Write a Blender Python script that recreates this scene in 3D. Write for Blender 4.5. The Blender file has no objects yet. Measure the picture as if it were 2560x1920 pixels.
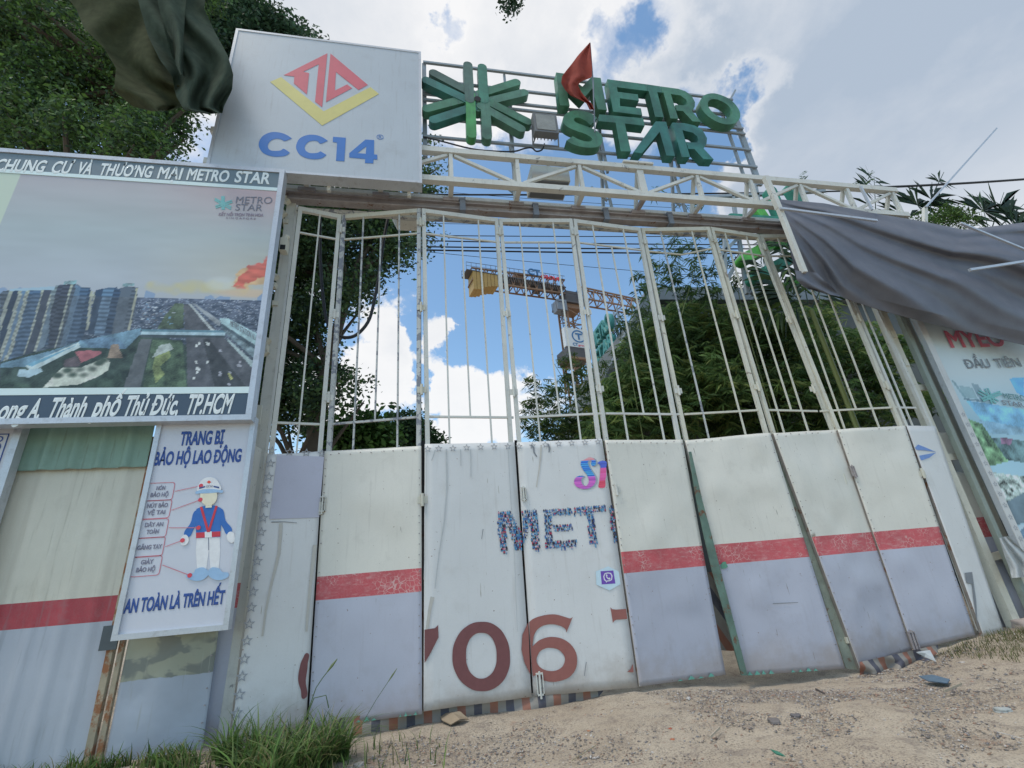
import bpy, math, random
import numpy as np
from math import sin, cos, pi, radians, hypot, atan2
rnd = random.Random(7)
RS = np.random.RandomState(11)
SC = bpy.context.scene
COL = SC.collection

# ------------------------------------------------------------------ camera
CAMF, YAW, PIT, ROL = 1166.0, 0.2067, 0.3808, -0.0845     # focal length in units of a 2560 wide picture
_f = np.array([sin(YAW)*cos(PIT), cos(YAW)*cos(PIT), sin(PIT)])
_r = np.array([cos(YAW), -sin(YAW), 0.0]); _u = np.cross(_r, _f)
_R = _r*cos(ROL) + _u*sin(ROL); _U = -_r*sin(ROL) + _u*cos(ROL)
EYE = np.array([0.0, 0.0, 1.5])
from mathutils import Matrix, Vector
cd = bpy.data.cameras.new('camera'); cam = bpy.data.objects.new('camera', cd); COL.objects.link(cam)
cd.sensor_width = 36; cd.lens = CAMF/2560*36; cd.clip_start = 0.05; cd.clip_end = 3000
m = Matrix.Identity(4)
for i in range(3):
    m[i][0], m[i][1], m[i][2], m[i][3] = _R[i], _U[i], -_f[i], EYE[i]
cam.matrix_world = m
SC.camera = cam

# ------------------------------------------------------------------ exposure, sun
SC.view_settings.view_transform = 'Standard'; SC.view_settings.look = 'None'
SC.view_settings.gamma = 1.0; SC.view_settings.use_curve_mapping = False
SC.view_settings.exposure = 0.16
SUN_EL, SUN_AZ = radians(64), radians(-115)      # azimuth measured from +Y towards +X
sd = bpy.data.lights.new('sun', 'SUN'); sun = bpy.data.objects.new('sun', sd); COL.objects.link(sun)
sd.energy = 1.45; sd.angle = radians(14); sd.color = (1.0, 0.92, 0.80)
_sv = Vector((sin(SUN_AZ)*cos(SUN_EL), cos(SUN_AZ)*cos(SUN_EL), sin(SUN_EL)))
sun.rotation_euler = _sv.to_track_quat('Z', 'Y').to_euler(); sun.location = (0, -5, 30)

def ray(px, py): return _f*CAMF + _R*(px-1280) - _U*(py-960)
def at(px, py, Y):                      # world point on the plane y = Y
    d = ray(px, py); return EYE + d*(Y/d[1])
def atz(px, py, z):                     # world point on the plane z = z
    d = ray(px, py); return EYE + d*((z-EYE[2])/d[2])
def atd(px, py, dist):
    d = ray(px, py); return EYE + d/np.linalg.norm(d)*dist

# ------------------------------------------------------------------ world: sky with clouds
W = bpy.data.worlds.new('World'); SC.world = W; W.use_nodes = True
nt = W.node_tree; nt.nodes.clear()
class NB:
    def __init__(s, t): s.t = t
    def n(s, typ, **kw):
        o = s.t.nodes.new(typ)
        for k, v in kw.items(): setattr(o, k, v)
        return o
    def put(s, sock, v):
        if isinstance(v, bpy.types.NodeSocket): s.t.links.new(v, sock)
        elif v is not None:
            if sock.type == 'RGBA' and len(v) == 3: v = (*v, 1)
            sock.default_value = v
    def math(s, op, a, b=None, c=None, clamp=False):
        o = s.n('ShaderNodeMath', operation=op, use_clamp=clamp); s.put(o.inputs[0], a)
        if b is not None: s.put(o.inputs[1], b)
        if c is not None: s.put(o.inputs[2], c)
        return o.outputs[0]
    def vmath(s, op, a, b=None, scale=None):
        o = s.n('ShaderNodeVectorMath', operation=op); s.put(o.inputs[0], a)
        if b is not None: s.put(o.inputs[1], b)
        if scale is not None: s.put(o.inputs['Scale'], scale)
        return o.outputs['Value'] if op in ('DOT_PRODUCT', 'LENGTH') else o.outputs[0]
    def noise(s, vec, scale, detail=4, rough=0.55, dist=0.0, out='Fac'):
        o = s.n('ShaderNodeTexNoise'); s.put(o.inputs['Vector'], vec); s.put(o.inputs['Scale'], scale)
        s.put(o.inputs['Detail'], detail); s.put(o.inputs['Roughness'], rough); s.put(o.inputs['Distortion'], dist)
        return o.outputs[out]
    def smooth(s, v, a, b, c=0.0, d=1.0):
        o = s.n('ShaderNodeMapRange', interpolation_type='SMOOTHSTEP'); s.put(o.inputs[0], v)
        for i, q in enumerate((a, b, c, d)): s.put(o.inputs[i+1], q)
        return o.outputs[0]
    def lin(s, v, a, b, c=0.0, d=1.0):
        o = s.n('ShaderNodeMapRange'); s.put(o.inputs[0], v)
        for i, q in enumerate((a, b, c, d)): s.put(o.inputs[i+1], q)
        return o.outputs[0]
    def mix(s, f, a, b, mode='MIX'):
        o = s.n('ShaderNodeMix', data_type='RGBA', blend_type=mode); s.put(o.inputs[0], f)
        s.put(o.inputs[6], a); s.put(o.inputs[7], b); return o.outputs[2]
    def bump(s, h, strength=0.3, dist=0.01, normal=None):
        o = s.n('ShaderNodeBump'); s.put(o.inputs['Height'], h); s.put(o.inputs['Strength'], strength)
        s.put(o.inputs['Distance'], dist)
        if normal is not None: s.put(o.inputs['Normal'], normal)
        return o.outputs[0]
    def sep(s, v): return s.n_sep(v)
    def xyz(s, v):
        o = s.n('ShaderNodeSeparateXYZ'); s.put(o.inputs[0], v); return o.outputs
    def comb(s, x, y, z):
        o = s.n('ShaderNodeCombineXYZ')
        for i, q in enumerate((x, y, z)): s.put(o.inputs[i], q)
        return o.outputs[0]
b = NB(nt)
SKYK = 0.1
sky = b.n('ShaderNodeTexSky', sky_type='NISHITA', sun_disc=False, sun_elevation=SUN_EL, sun_rotation=SUN_AZ,
          air_density=1.0, dust_density=0.6, ozone_density=1.6)
tc = b.n('ShaderNodeTexCoord'); D = b.vmath('NORMALIZE', tc.outputs['Generated'])
dz = b.xyz(D)[2]
# flat-layer coordinates make the clouds shrink towards the horizon
flat = b.vmath('SCALE', D, scale=b.math('DIVIDE', 1.0, b.math('ADD', b.math('MAXIMUM', dz, 0.0), 0.35)))
n1 = b.noise(flat, 2.3, 9, 0.58, 0.25)
n2 = b.noise(flat, 5.5, 8, 0.6, 0.4)
Dw = b.vmath('ADD', D, b.vmath('SCALE', b.vmath('SUBTRACT', b.noise(D, 5.0, 6, 0.62, 0.0, 'Color'), (0.5, 0.5, 0.5)), scale=0.34))
Dw = b.vmath('NORMALIZE', Dw)
def blob(px, py, deg, w, soft=0.0):
    d = ray(px, py); d = d/np.linalg.norm(d)
    v = b.vmath('DOT_PRODUCT', Dw, tuple(d))
    return b.smooth(v, cos(radians(deg)), cos(radians(deg*soft)), 0.0, w)
cov = b.math('MULTIPLY', b.math('SUBTRACT', n1, 0.5), 2.0)
cov = b.math('ADD', cov, b.math('MULTIPLY', b.math('SUBTRACT', n2, 0.5), 0.9))
# general cover: broken high cloud overhead, blue with cumulus lower down
cov = b.math('ADD', cov, b.smooth(dz, 0.60, 0.86, -0.12, 0.22))
for q in [(1150, 120, 16, .42), (1330, 60, 12, .30), (1700, 190, 7, .25), (2250, 200, 27, .9, .45), (2500, 420, 24, .7, .4), (2060, 430, 10, .5), (1990, 560, 6, .5),
          (650, 30, 14, .3), (1150, 290, 5, .25),
          (960, 770, 4.0, .45, .2), (1140, 810, 4.2, .50, .2), (930, 930, 6.5, .42, .2), (1010, 900, 5, .40, .2), (830, 980, 7, .4), (1180, 1010, 7, .42), (1330, 1040, 6, .35),
          (1130, 1080, 5, .5), (700, 1000, 7, .3),
          (1350, 410, 9, -.75), (1130, 480, 9, -.75), (980, 620, 9, -.70), (1300, 640, 11, -.9), (1500, 560, 11, -.85), (1680, 560, 9, -.55), (1450, 820, 10, -.9), (1290, 850, 6, -.5),
          (1550, 150, 5.0, -.60), (1660, 80, 5.0, -.55), (1730, 310, 5.5, -.85), (1830, 250, 4.2, -.70), (1590, 260, 4.0, -.45), (1450, 250, 3.5, -.35), (1250, 230, 3.5, -.30), (1040, 700, 3.5, -.4), (1060, 850, 3, -.35), (1770, 430, 5, -.6), (1075, 940, 2.6, -.5), (1840, 650, 8, -.4), (1060, 640, 5, -.5), (1230, 760, 3, -.35), (1060, 55, 2.0, -.5)]:
    cov = b.math('ADD', cov, blob(*q))
n4 = b.noise(flat, 14, 7, 0.62, 0.3)
cov = b.math('ADD', cov, b.math('MULTIPLY', b.math('SUBTRACT', n4, 0.5), 0.55))
lowm = b.smooth(dz, 0.45, 0.75)
mask = b.mix(lowm, b.smooth(cov, -0.06, 0.24), b.smooth(cov, -0.30, 0.42))
# inner tone: bright thin parts and sunlit edges, grey thick cores
thick = b.smooth(cov, 0.25, 1.5)
n3 = b.noise(flat, 3.0, 7, 0.58, 0.2)
grey = b.math('ADD', blob(2300, 250, 30, .60, .5), blob(640, 20, 16, .35))
shade = b.math('ADD', b.math('ADD', b.math('MULTIPLY', thick, 0.45), grey), b.math('MULTIPLY', b.math('SUBTRACT', n3, 0.5), 1.1), clamp=True)
lowb = b.smooth(dz, 0.25, 0.60, 1.0, 0.0)      # low cumulus seen sunlit
shade = b.math('MULTIPLY', shade, b.lin(lowb, 0, 1, 1.0, 0.45))
ccol = b.mix(shade, (0.84, 0.84, 0.85), (0.40, 0.475, 0.58))
ccol = b.mix(b.math('MULTIPLY', lowb, 0.5), ccol, (0.86, 0.88, 0.90))
ccol = b.vmath('SCALE', ccol, scale=1.0/SKYK)
skyc = b.mix(1.0, sky.outputs[0], (1.85, 2.08, 2.0), 'MULTIPLY')
mixed = b.mix(mask, skyc, ccol)
bg = b.n('ShaderNodeBackground'); b.put(bg.inputs[0], mixed); bg.inputs[1].default_value = SKYK
ow = b.n('ShaderNodeOutputWorld'); nt.links.new(bg.outputs[0], ow.inputs[0])

# ------------------------------------------------------------------ helpers: meshes
def tag(o, label=None, cat=None, group=None, kind=None):
    if label: o['label'] = label
    if cat: o['category'] = cat
    if group: o['group'] = group
    if kind: o['kind'] = kind
    return o
def thing(name, label, cat, loc=(0, 0, 0), group=None):
    o = bpy.data.objects.new(name, None); o.location = tuple(float(q) for q in loc); o.empty_display_size = 0.2
    COL.objects.link(o); return tag(o, label, cat, group)
def link(name, me, parent=None):
    o = bpy.data.objects.new(name, me); COL.objects.link(o)
    if parent is not None:
        o.parent = parent
        r = parent
        while r.parent is not None: r = r.parent
        if parent is r: o.location = -r.location
    return o
class MB:
    def __init__(s): s.v = []; s.f = []; s.m = []; s.smooth = False
    def add(s, vs, fs, mi=0):
        k = len(s.v); s.v += [tuple(float(c) for c in p) for p in vs]
        s.f += [tuple(i+k for i in q) for q in fs]; s.m += [mi]*len(fs); return s
    def box(s, x0, x1, y0, y1, z0, z1, mi=0):
        return s.add([(x0,y0,z0),(x1,y0,z0),(x1,y1,z0),(x0,y1,z0),(x0,y0,z1),(x1,y0,z1),(x1,y1,z1),(x0,y1,z1)],
                     [(0,3,2,1),(4,5,6,7),(0,1,5,4),(1,2,6,5),(2,3,7,6),(3,0,4,7)], mi)
    def beam(s, p, q, w, h=None, ref=(0, 1, 0), mi=0):
        p = np.array(p, float); q = np.array(q, float); h = w if h is None else h
        d = q-p; d /= np.linalg.norm(d); ref = np.array(ref, float)
        a = np.cross(d, ref)
        if np.linalg.norm(a) < 1e-4: a = np.cross(d, (1, 0, 0))
        a /= np.linalg.norm(a); c = np.cross(d, a)
        vs = [e + a*sx*w/2 + c*sy*h/2 for e in (p, q) for sx, sy in ((-1,-1),(1,-1),(1,1),(-1,1))]
        return s.add(vs, [(0,3,2,1),(4,5,6,7),(0,1,5,4),(1,2,6,5),(2,3,7,6),(3,0,4,7)], mi)
    def tube(s, pts, r, n=8, mi=0, cap=True):
        pts = [np.array(p, float) for p in pts]; rr = r if hasattr(r, '__len__') else [r]*len(pts)
        vs = []; fs = []; a = None
        for i, p in enumerate(pts):
            d = pts[min(i+1, len(pts)-1)]-pts[max(i-1, 0)]; d = d/(np.linalg.norm(d)+1e-9)
            if a is None:
                a = np.cross(d, (0, 0, 1))
                if np.linalg.norm(a) < 1e-3: a = np.cross(d, (0, 1, 0))
            a = a-d*np.dot(a, d); a /= np.linalg.norm(a)+1e-9; c = np.cross(d, a)
            for k in range(n):
                t = 2*pi*k/n; vs.append(p+(a*cos(t)+c*sin(t))*rr[i])
        for i in range(len(pts)-1):
            for k in range(n):
                fs.append((i*n+k, i*n+(k+1) % n, (i+1)*n+(k+1) % n, (i+1)*n+k))
        if cap: fs.append(tuple(range(n-1, -1, -1))); fs.append(tuple((len(pts)-1)*n+k for k in range(n)))
        return s.add(vs, fs, mi)
    def quad(s, a, b_, c, d, mi=0): return s.add([a, b_, c, d], [(0, 1, 2, 3)], mi)
    def prism(s, poly, y0, y1, mi=0):          # poly in (x,z), counter-clockwise seen from -y
        n = len(poly); vs = [(x, y0, z) for x, z in poly]+[(x, y1, z) for x, z in poly]
        fs = [tuple(range(n)), tuple(range(2*n-1, n-1, -1))]+[(i, i+n, (i+1) % n+n, (i+1) % n) for i in range(n)]
        return s.add(vs, fs, mi)
    def mesh(s, name, mats):
        me = bpy.data.meshes.new(name); me.from_pydata(s.v, [], s.f)
        for q in (mats if isinstance(mats, (list, tuple)) else [mats]): me.materials.append(q)
        if any(s.m): me.polygons.foreach_set('material_index', s.m)
        if s.smooth: me.polygons.foreach_set('use_smooth', [True]*len(s.f))
        me.update(); return me
    def obj(s, name, mats, parent=None): return link(name, s.mesh(name, mats), parent)
def npmesh(name, V, F, mat, col=None, smooth=False):
    V = np.asarray(V, np.float32); F = np.asarray(F, np.int32); k = F.shape[1]
    me = bpy.data.meshes.new(name); me.vertices.add(len(V)); me.vertices.foreach_set('co', V.ravel())
    me.loops.add(F.size); me.loops.foreach_set('vertex_index', F.ravel())
    me.polygons.add(len(F)); me.polygons.foreach_set('loop_start', np.arange(0, F.size, k, dtype=np.int32))
    me.polygons.foreach_set('loop_total', np.full(len(F), k, np.int32))
    if smooth: me.polygons.foreach_set('use_smooth', np.ones(len(F), bool))
    me.materials.append(mat); me.update(calc_edges=True)
    if col is not None:
        at_ = me.color_attributes.new('Col', 'FLOAT_COLOR', 'POINT')
        c = np.ones((len(V), 4), np.float32); c[:, :3] = col; at_.data.foreach_set('color', c.ravel())
    return me

# ---- frames: upright planes with horizontal axis U, outward normal N
class Frame:
    def __init__(s, O, U, off=0.0):
        s.O = np.array(O, float); s.U = np.array(U, float); s.U[2] = 0; s.U /= np.linalg.norm(s.U)
        s.N = np.array([s.U[1], -s.U[0], 0.0]); s.O = s.O + s.N*off
    def uv(s, px, py):
        d = ray(px, py); t = np.dot(s.O-EYE, s.N)/np.dot(d, s.N); p = EYE+d*t-s.O
        return float(np.dot(p, s.U)), float(p[2])
    def w(s, u, v, n=0.0): return s.O+s.U*u+np.array([0, 0, v])+s.N*n
def YF(Y): return Frame((0, Y, 0), (1, 0, 0))
def curve_mesh(polys, fr, depth=0.002, n0=0.0, closed_smooth=False, bevel=0.0):
    cu = bpy.data.curves.new('c', 'CURVE'); cu.dimensions = '2D'; cu.fill_mode = 'BOTH'; cu.extrude = depth/2
    if bevel: cu.bevel_depth = bevel; cu.bevel_resolution = 1; cu.offset = -bevel; cu.extrude = depth/2-bevel
    for P in polys:
        if closed_smooth:
            sp = cu.splines.new('BEZIER'); sp.bezier_points.add(len(P)-1)
            for q, (x, y) in zip(sp.bezier_points, P):
                q.co = (x, y, 0); q.handle_left_type = q.handle_right_type = 'AUTO'
            sp.resolution_u = 6
        else:
            sp = cu.splines.new('POLY'); sp.points.add(len(P)-1)
            for q, (x, y) in zip(sp.points, P): q.co = (x, y, 0, 1)
        sp.use_cyclic_u = True
    return cu2mesh(cu, fr, n0+depth/2)
def cu2mesh(cu, fr, n0, xf=None):
    o = bpy.data.objects.new('tmp', cu); COL.objects.link(o)
    dg = bpy.context.evaluated_depsgraph_get(); me = bpy.data.meshes.new_from_object(o.evaluated_get(dg))
    bpy.data.objects.remove(o)
    k = len(me.vertices); a = np.empty(k*3, np.float32); me.vertices.foreach_get('co', a); a = a.reshape(-1, 3).astype(float)
    if xf is not None: a = xf(a)
    P = fr.O+np.outer(a[:, 0], fr.U)+np.outer(a[:, 1], (0, 0, 1))+np.outer(a[:, 2]+n0, fr.N)
    me.vertices.foreach_set('co', P.astype(np.float32).ravel()); me.materials.clear(); me.update(); return me
def shape(name, polys, fr, mat, parent, depth=0.002, n0=0.003, smooth=False, bevel=0.0):
    me = curve_mesh(polys, fr, depth, n0, smooth, bevel); me.materials.append(mat); return link(name, me, parent)
def text_raw(s, offset, spacing=1.0):
    cu = bpy.data.curves.new('t', 'FONT'); cu.body = s; cu.size = 1; cu.bevel_depth = offset; cu.bevel_resolution = 0; cu.space_character = spacing
    cu.resolution_u = 4
    return cu
def _caph():
    cu = bpy.data.curves.new('t', 'FONT'); cu.body = 'H'; o = bpy.data.objects.new('tmp', cu); COL.objects.link(o)
    me = bpy.data.meshes.new_from_object(o.evaluated_get(bpy.context.evaluated_depsgraph_get())); h = max(v.co.y for v in me.vertices); bpy.data.objects.remove(o); return h
CAPH = _caph()
def _ext(s, offset, spacing):
    cu = text_raw(s, offset, spacing); o = bpy.data.objects.new('tmp', cu); COL.objects.link(o)
    me = bpy.data.meshes.new_from_object(o.evaluated_get(bpy.context.evaluated_depsgraph_get())); bpy.data.objects.remove(o)
    xs = [v.co.x for v in me.vertices]; return min(xs), max(xs)
def text(name, s, fr, mat, parent, p0, p1, cap, offset=0.0, shear=0.0, n0=0.004, spacing=1.0, px=True, depth=0.0015):
    """p0/p1: baseline start and end (pixels or u,v); cap: pixel point at the cap height above p0, or a height"""
    (u0, v0), (u1, v1) = (fr.uv(*p0), fr.uv(*p1)) if px else (p0, p1)
    h = (fr.uv(*cap)[1]-v0) if (px and isinstance(cap, tuple)) else cap
    s = s.replace('Ơ', 'O\u2019')
    CAP = CAPH
    bars = []
    if 'Đ' in s:
        wD = _ext('D', offset, spacing)[1]-_ext('D', offset, spacing)[0]
        for k_, ch in enumerate(s):
            if ch == 'Đ':
                e1 = _ext(s[:k_+1].replace('Đ', 'D'), offset, spacing)[1]; bars.append((e1-wD-.07, e1-wD+.36*wD+.04))
        s = s.replace('Đ', 'D')
    cu = text_raw(s, offset, spacing); cu.extrude = depth/2
    def xf(a):
        mn, mx = a[:, 0].min(), a[:, 0].max(); k = (u1-u0)/(mx-mn)
        v = a[:, 1]*h/CAP; z = np.clip(a[:, 2], -depth/2, depth/2)
        x = (a[:, 0]-mn)*k
        return np.stack([u0+x+shear*v, v0+(v1-v0)*x/(u1-u0)+v, z], 1)
    me = cu2mesh(cu, fr, n0, xf); me.materials.append(mat)
    if bars:
        e0, e1 = _ext(s, offset, spacing); k = (u1-u0)/(e1-e0); q = [(v.co[:]) for v in me.vertices]; fs = [tuple(p.vertices) for p in me.polygons]
        for (x0, x1) in bars:
            P = []
            for x, y in ((x0, .32), (x1, .32), (x1, .41), (x0, .41)):
                v = y*h/CAP; xx = (x-e0)*k; P.append(tuple(fr.w(u0+xx+shear*v, v0+(v1-v0)*xx/(u1-u0)+v, n0+depth/2+.0006)))
            b0 = len(q); q += P; fs.append((b0, b0+1, b0+2, b0+3))
        me = bpy.data.meshes.new(name); me.from_pydata(q, [], fs); me.materials.append(mat); me.update()
    return link(name, me, parent)
def crs(P, ang=55, closed=True, n=4):
    """round a polygon by Catmull-Rom, keeping the corners sharper than ang degrees"""
    P = [np.array(q, float) for q in P]; m_ = len(P); cor = []
    for i in range(m_):
        a_, c_ = P[i]-P[i-1], P[(i+1) % m_]-P[i]
        cs_ = np.dot(a_, c_)/(np.linalg.norm(a_)*np.linalg.norm(c_)+1e-9); cor.append(cs_ < cos(radians(ang)))
    out = []
    for i in range(m_):
        j = (i+1) % m_; p1, p2 = P[i], P[j]
        p0 = 2*p1-p2 if cor[i] else P[i-1]; p3 = 2*p2-p1 if cor[j] else P[(j+1) % m_]
        for k in range(n):
            t = k/n; out.append(tuple(0.5*((2*p1)+(-p0+p2)*t+(2*p0-5*p1+4*p2-p3)*t*t+(-p0+3*p1-3*p2+p3)*t**3)))
    return out
def inpoly(X, Z, P):
    r = np.zeros(X.shape, bool); n = len(P)
    for i in range(n):
        x0, z0 = P[i]; x1, z1 = P[(i+1) % n]
        c = (z0 > Z) != (z1 > Z)
        with np.errstate(divide='ignore', invalid='ignore'): t = (x1-x0)*(Z-z0)/(z1-z0+1e-12)+x0
        r ^= c & (X < t)
    return r

# ------------------------------------------------------------------ helpers: materials
def lin1(c): c /= 255.0; return c/12.92 if c <= 0.04045 else ((c+0.055)/1.055)**2.4
KD = 1.75
def DC(r, g, b_, k=1.0): return tuple(min(0.86, lin1(q)*KD*k) for q in (r, g, b_))
def newmat(name):
    mt = bpy.data.materials.new(name); mt.use_nodes = True; t = mt.node_tree
    p = t.nodes['Principled BSDF']; return mt, NB(t), p
def paint(name, col, rough=0.55, var=0.10, scale=3.0, dirt=0.25, dirtcol=(0.16, 0.13, 0.10), rust=0.0, rustcol=(0.16, 0.07, 0.035),
          streak=0.0, bump=0.15, metal=0.0, spec=0.35, peel=0.0, peelcol=(0.14, 0.15, 0.17), fine=60, foot=0.0, crack=None, scratch=0.0):
    mt, n, p = newmat(name); co = n.n('ShaderNodeTexCoord').outputs['Object']
    a = n.noise(co, scale, 5, 0.6); c = n.mix(n.lin(a, 0.3, 0.7, 0, 1), tuple(q*(1-var) for q in col), tuple(min(1, q*(1+var)) for q in col))
    f = n.noise(co, fine, 3, 0.6)
    c = n.mix(n.math('MULTIPLY', n.lin(f, 0.35, 0.75), dirt*0.5), c, dirtcol)
    if dirt: c = n.mix(n.math('MULTIPLY', n.smooth(n.noise(co, scale*2.7, 6, 0.65), 0.52, 0.75), dirt), c, dirtcol)
    if streak:
        x, y, z = n.xyz(co); sv = n.comb(n.math('MULTIPLY', x, 9.0), n.math('MULTIPLY', y, 9.0), n.math('MULTIPLY', z, 0.55))
        s1 = n.smooth(n.noise(sv, 2.2, 5, 0.6), 0.55, 0.72); c = n.mix(n.math('MULTIPLY', s1, streak), c, dirtcol)
    if peel: c = n.mix(n.smooth(n.noise(co, 7, 6, 0.62, 0.6), 0.66-peel*0.25, 0.69-peel*0.25), c, peelcol)
    if rust:
        r = n.smooth(n.noise(co, 5.0, 7, 0.7), 0.70-rust*0.3, 0.76-rust*0.25); c = n.mix(r, c, rustcol)
    if crack:
        v_ = n.n('ShaderNodeTexVoronoi', feature='DISTANCE_TO_EDGE'); n.put(v_.inputs['Vector'], co); v_.inputs['Scale'].default_value = 16
        l_ = n.math('MULTIPLY', n.smooth(v_.outputs['Distance'], 0.02, 0.05, 1.0, 0.0), n.smooth(n.noise(co, 2.6, 4, 0.6), 0.50, 0.60)); c = n.mix(n.math('MULTIPLY', l_, 0.8), c, crack)
        w_ = n.smooth(n.noise(n.vmath('MULTIPLY', co, (3.0, 3.0, 12.0)), 2.0, 6, 0.7), 0.50, 0.72); c = n.mix(n.math('MULTIPLY', w_, 0.45), c, crack)
    if scratch:
        s2 = n.noise(n.vmath('MULTIPLY', co, (40.0, 40.0, 3.0)), 1.0, 2, 0.5); s3 = n.math('MULTIPLY', n.smooth(s2, 0.70, 0.73), n.smooth(n.noise(co, 1.7, 3, 0.5), 0.52, 0.62)); c = n.mix(n.math('MULTIPLY', s3, scratch), c, dirtcol)
        s4 = n.smooth(n.noise(co, 26, 2, 0.5), 0.74, 0.77); c = n.mix(n.math('MULTIPLY', s4, scratch), c, (0.20, 0.12, 0.08))
    if foot:
        z_ = n.math('ADD', n.xyz(co)[2], n.math('MULTIPLY', n.math('SUBTRACT', n.noise(co, 3.5, 5, 0.65), 0.5), 0.9))
        c = n.mix(n.math('MULTIPLY', n.smooth(z_, -0.25, 0.45, 1.0, 0.0), foot), c, (0.27, 0.20, 0.135))
    n.put(p.inputs['Base Color'], c); p.inputs['Roughness'].default_value = rough; p.inputs['Metallic'].default_value = metal
    p.inputs['Specular IOR Level'].default_value = spec
    n.put(p.inputs['Normal'], n.bump(n.noise(co, fine*0.6, 4, 0.6), bump, 0.004))
    return mt
def flatmat(name, col, rough=0.6, spec=0.3):
    mt, n, p = newmat(name); co = n.n('ShaderNodeTexCoord').outputs['Object']
    c = n.mix(n.lin(n.noise(co, 14, 5, 0.65), 0.3, 0.75), col, tuple(q*0.86 for q in col))
    n.put(p.inputs['Base Color'], c); p.inputs['Roughness'].default_value = rough; p.inputs['Specular IOR Level'].default_value = spec; return mt
def attrmat(name, rough=0.6, transl=0.0, spec=0.25, noise=0.0, fade=0.0):
    mt, n, p = newmat(name); a = n.n('ShaderNodeAttribute', attribute_name='Col'); c = a.outputs['Color']
    if noise:
        co = n.n('ShaderNodeTexCoord').outputs['Object']
        c = n.mix(n.math('MULTIPLY', n.noise(co, 90, 3, 0.7), noise), c, (0.5, 0.5, 0.5))
    n.put(p.inputs['Base Color'], c); p.inputs['Roughness'].default_value = rough; p.inputs['Specular IOR Level'].default_value = spec
    if transl:
        tr = n.n('ShaderNodeBsdfTranslucent'); n.put(tr.inputs[0], c); ms = n.n('ShaderNodeMixShader'); ms.inputs[0].default_value = transl
        n.t.links.new(p.outputs[0], ms.inputs[1]); n.t.links.new(tr.outputs[0], ms.inputs[2])
        n.t.links.new(ms.outputs[0], n.t.nodes['Material Output'].inputs[0])
    return mt
M = {}
M['steel'] = paint('white_painted_steel', (0.64, 0.64, 0.59), 0.5, 0.07, 2.0, 0.22, rust=0.06, streak=0.15, peel=0.05, peelcol=(0.30, 0.30, 0.29))
M['steel_peel'] = paint('peeling_white_steel', (0.52, 0.53, 0.51), 0.5, 0.12, 2.0, 0.3, rust=0.1, streak=0.2, peel=0.55, peelcol=(0.22, 0.23, 0.26))
M['steel_cream'] = paint('cream_painted_steel', (0.63, 0.61, 0.51), 0.5, 0.08, 2.0, 0.25, rust=0.12, streak=0.15, peel=0.05, peelcol=(0.3, 0.25, 0.2))
M['rail'] = paint('rusty_rail', (0.34, 0.31, 0.31), 0.7, 0.25, 3.0, 0.4, rust=0.35)
M['grey_steel'] = paint('grey_steel', (0.20, 0.23, 0.28), 0.55, 0.15, 3.0, 0.3, rust=0.1)
M['alu'] = paint('aluminium_frame', (0.55, 0.58, 0.62), 0.35, 0.06, 3.0, 0.3, metal=0.3, spec=0.5)
M['cream'] = paint('cream_sheet', (0.72, 0.695, 0.62), 0.36, 0.05, 1.2, 0.12, streak=0.10, rust=0.03, scratch=0.8, bump=0.1)
M['red'] = paint('red_stripe_paint', (0.54, 0.085, 0.10), 0.5, 0.18, 2.5, 0.50, dirtcol=(0.60, 0.34, 0.33), rust=0, streak=0.10, crack=(0.66, 0.45, 0.42), bump=0.1)
M['greyblue'] = paint('grey_blue_sheet', (0.47, 0.485, 0.565), 0.34, 0.04, 1.2, 0.12, streak=0.08, rust=0.05, scratch=0.8, foot=0.5, bump=0.1)
M['banner'] = paint('white_banner', (0.69, 0.69, 0.68), 0.42, 0.04, 1.0, 0.12, dirtcol=(0.28, 0.24, 0.18), streak=0.13, rust=0.03, scratch=0.8, foot=0.55, bump=0.08)
M['banner_edge'] = paint('banner_border', (0.62, 0.63, 0.62), 0.5, 0.05, 2.0, 0.25, dirtcol=(0.22, 0.19, 0.15), streak=0.3, bump=0.2)
M['dark'] = flatmat('lens_black_gap_shade', (0.02, 0.02, 0.022))
M['rubber'] = flatmat('black_cable', (0.025, 0.028, 0.035), 0.5)
M['brown'] = flatmat('brown_ink', DC(100, 64, 64), 0.5)
M['brown2'] = flatmat('red_brown_ink', DC(122, 78, 72), 0.5)
M['greyink'] = flatmat('grey_ink', DC(105, 108, 112), 0.5)

# ================================================================== GROUND
def zg(x, y):
    x = np.asarray(x, float); y = np.asarray(y, float)
    g = -0.17+0.03*np.sin(x*0.9+y*0.7)+0.02*np.sin(x*2.3-y*1.7)
    dip = np.exp(-((x-5.4)/1.5)**2)*np.exp(-((y-7.0)/1.2)**2)*-0.16
    near = 0.07*np.clip((6.3-y)/2.5, 0, 1)
    rise = 0.14*np.clip((x-7.2)/2.0, 0, 1)
    left = 0.06*np.clip((-1.2-x)/1.5, 0, 1)
    fade = np.exp(-((x-2)/25.0)**2-((y-6)/25.0)**2)
    return -0.12+(g+0.12+dip+near+rise+left)*fade
gx = np.concatenate([[-900, -300, -100, -40, -20, -12], np.arange(-8, 14, 0.06), [15, 18, 25, 50, 100, 300, 900]])
gy = np.concatenate([[-900, -300, -60, -20, -6], np.arange(-1, 2.5, 0.3), np.arange(2.5, 8.0, 0.05), [8.5, 10, 14, 20, 30, 60, 120, 300, 900]])
GX, GY = np.meshgrid(gx, gy); GZ = zg(GX, GY)
near = (GX > -8) & (GX < 14) & (GY > 2.4) & (GY < 8)
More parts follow.
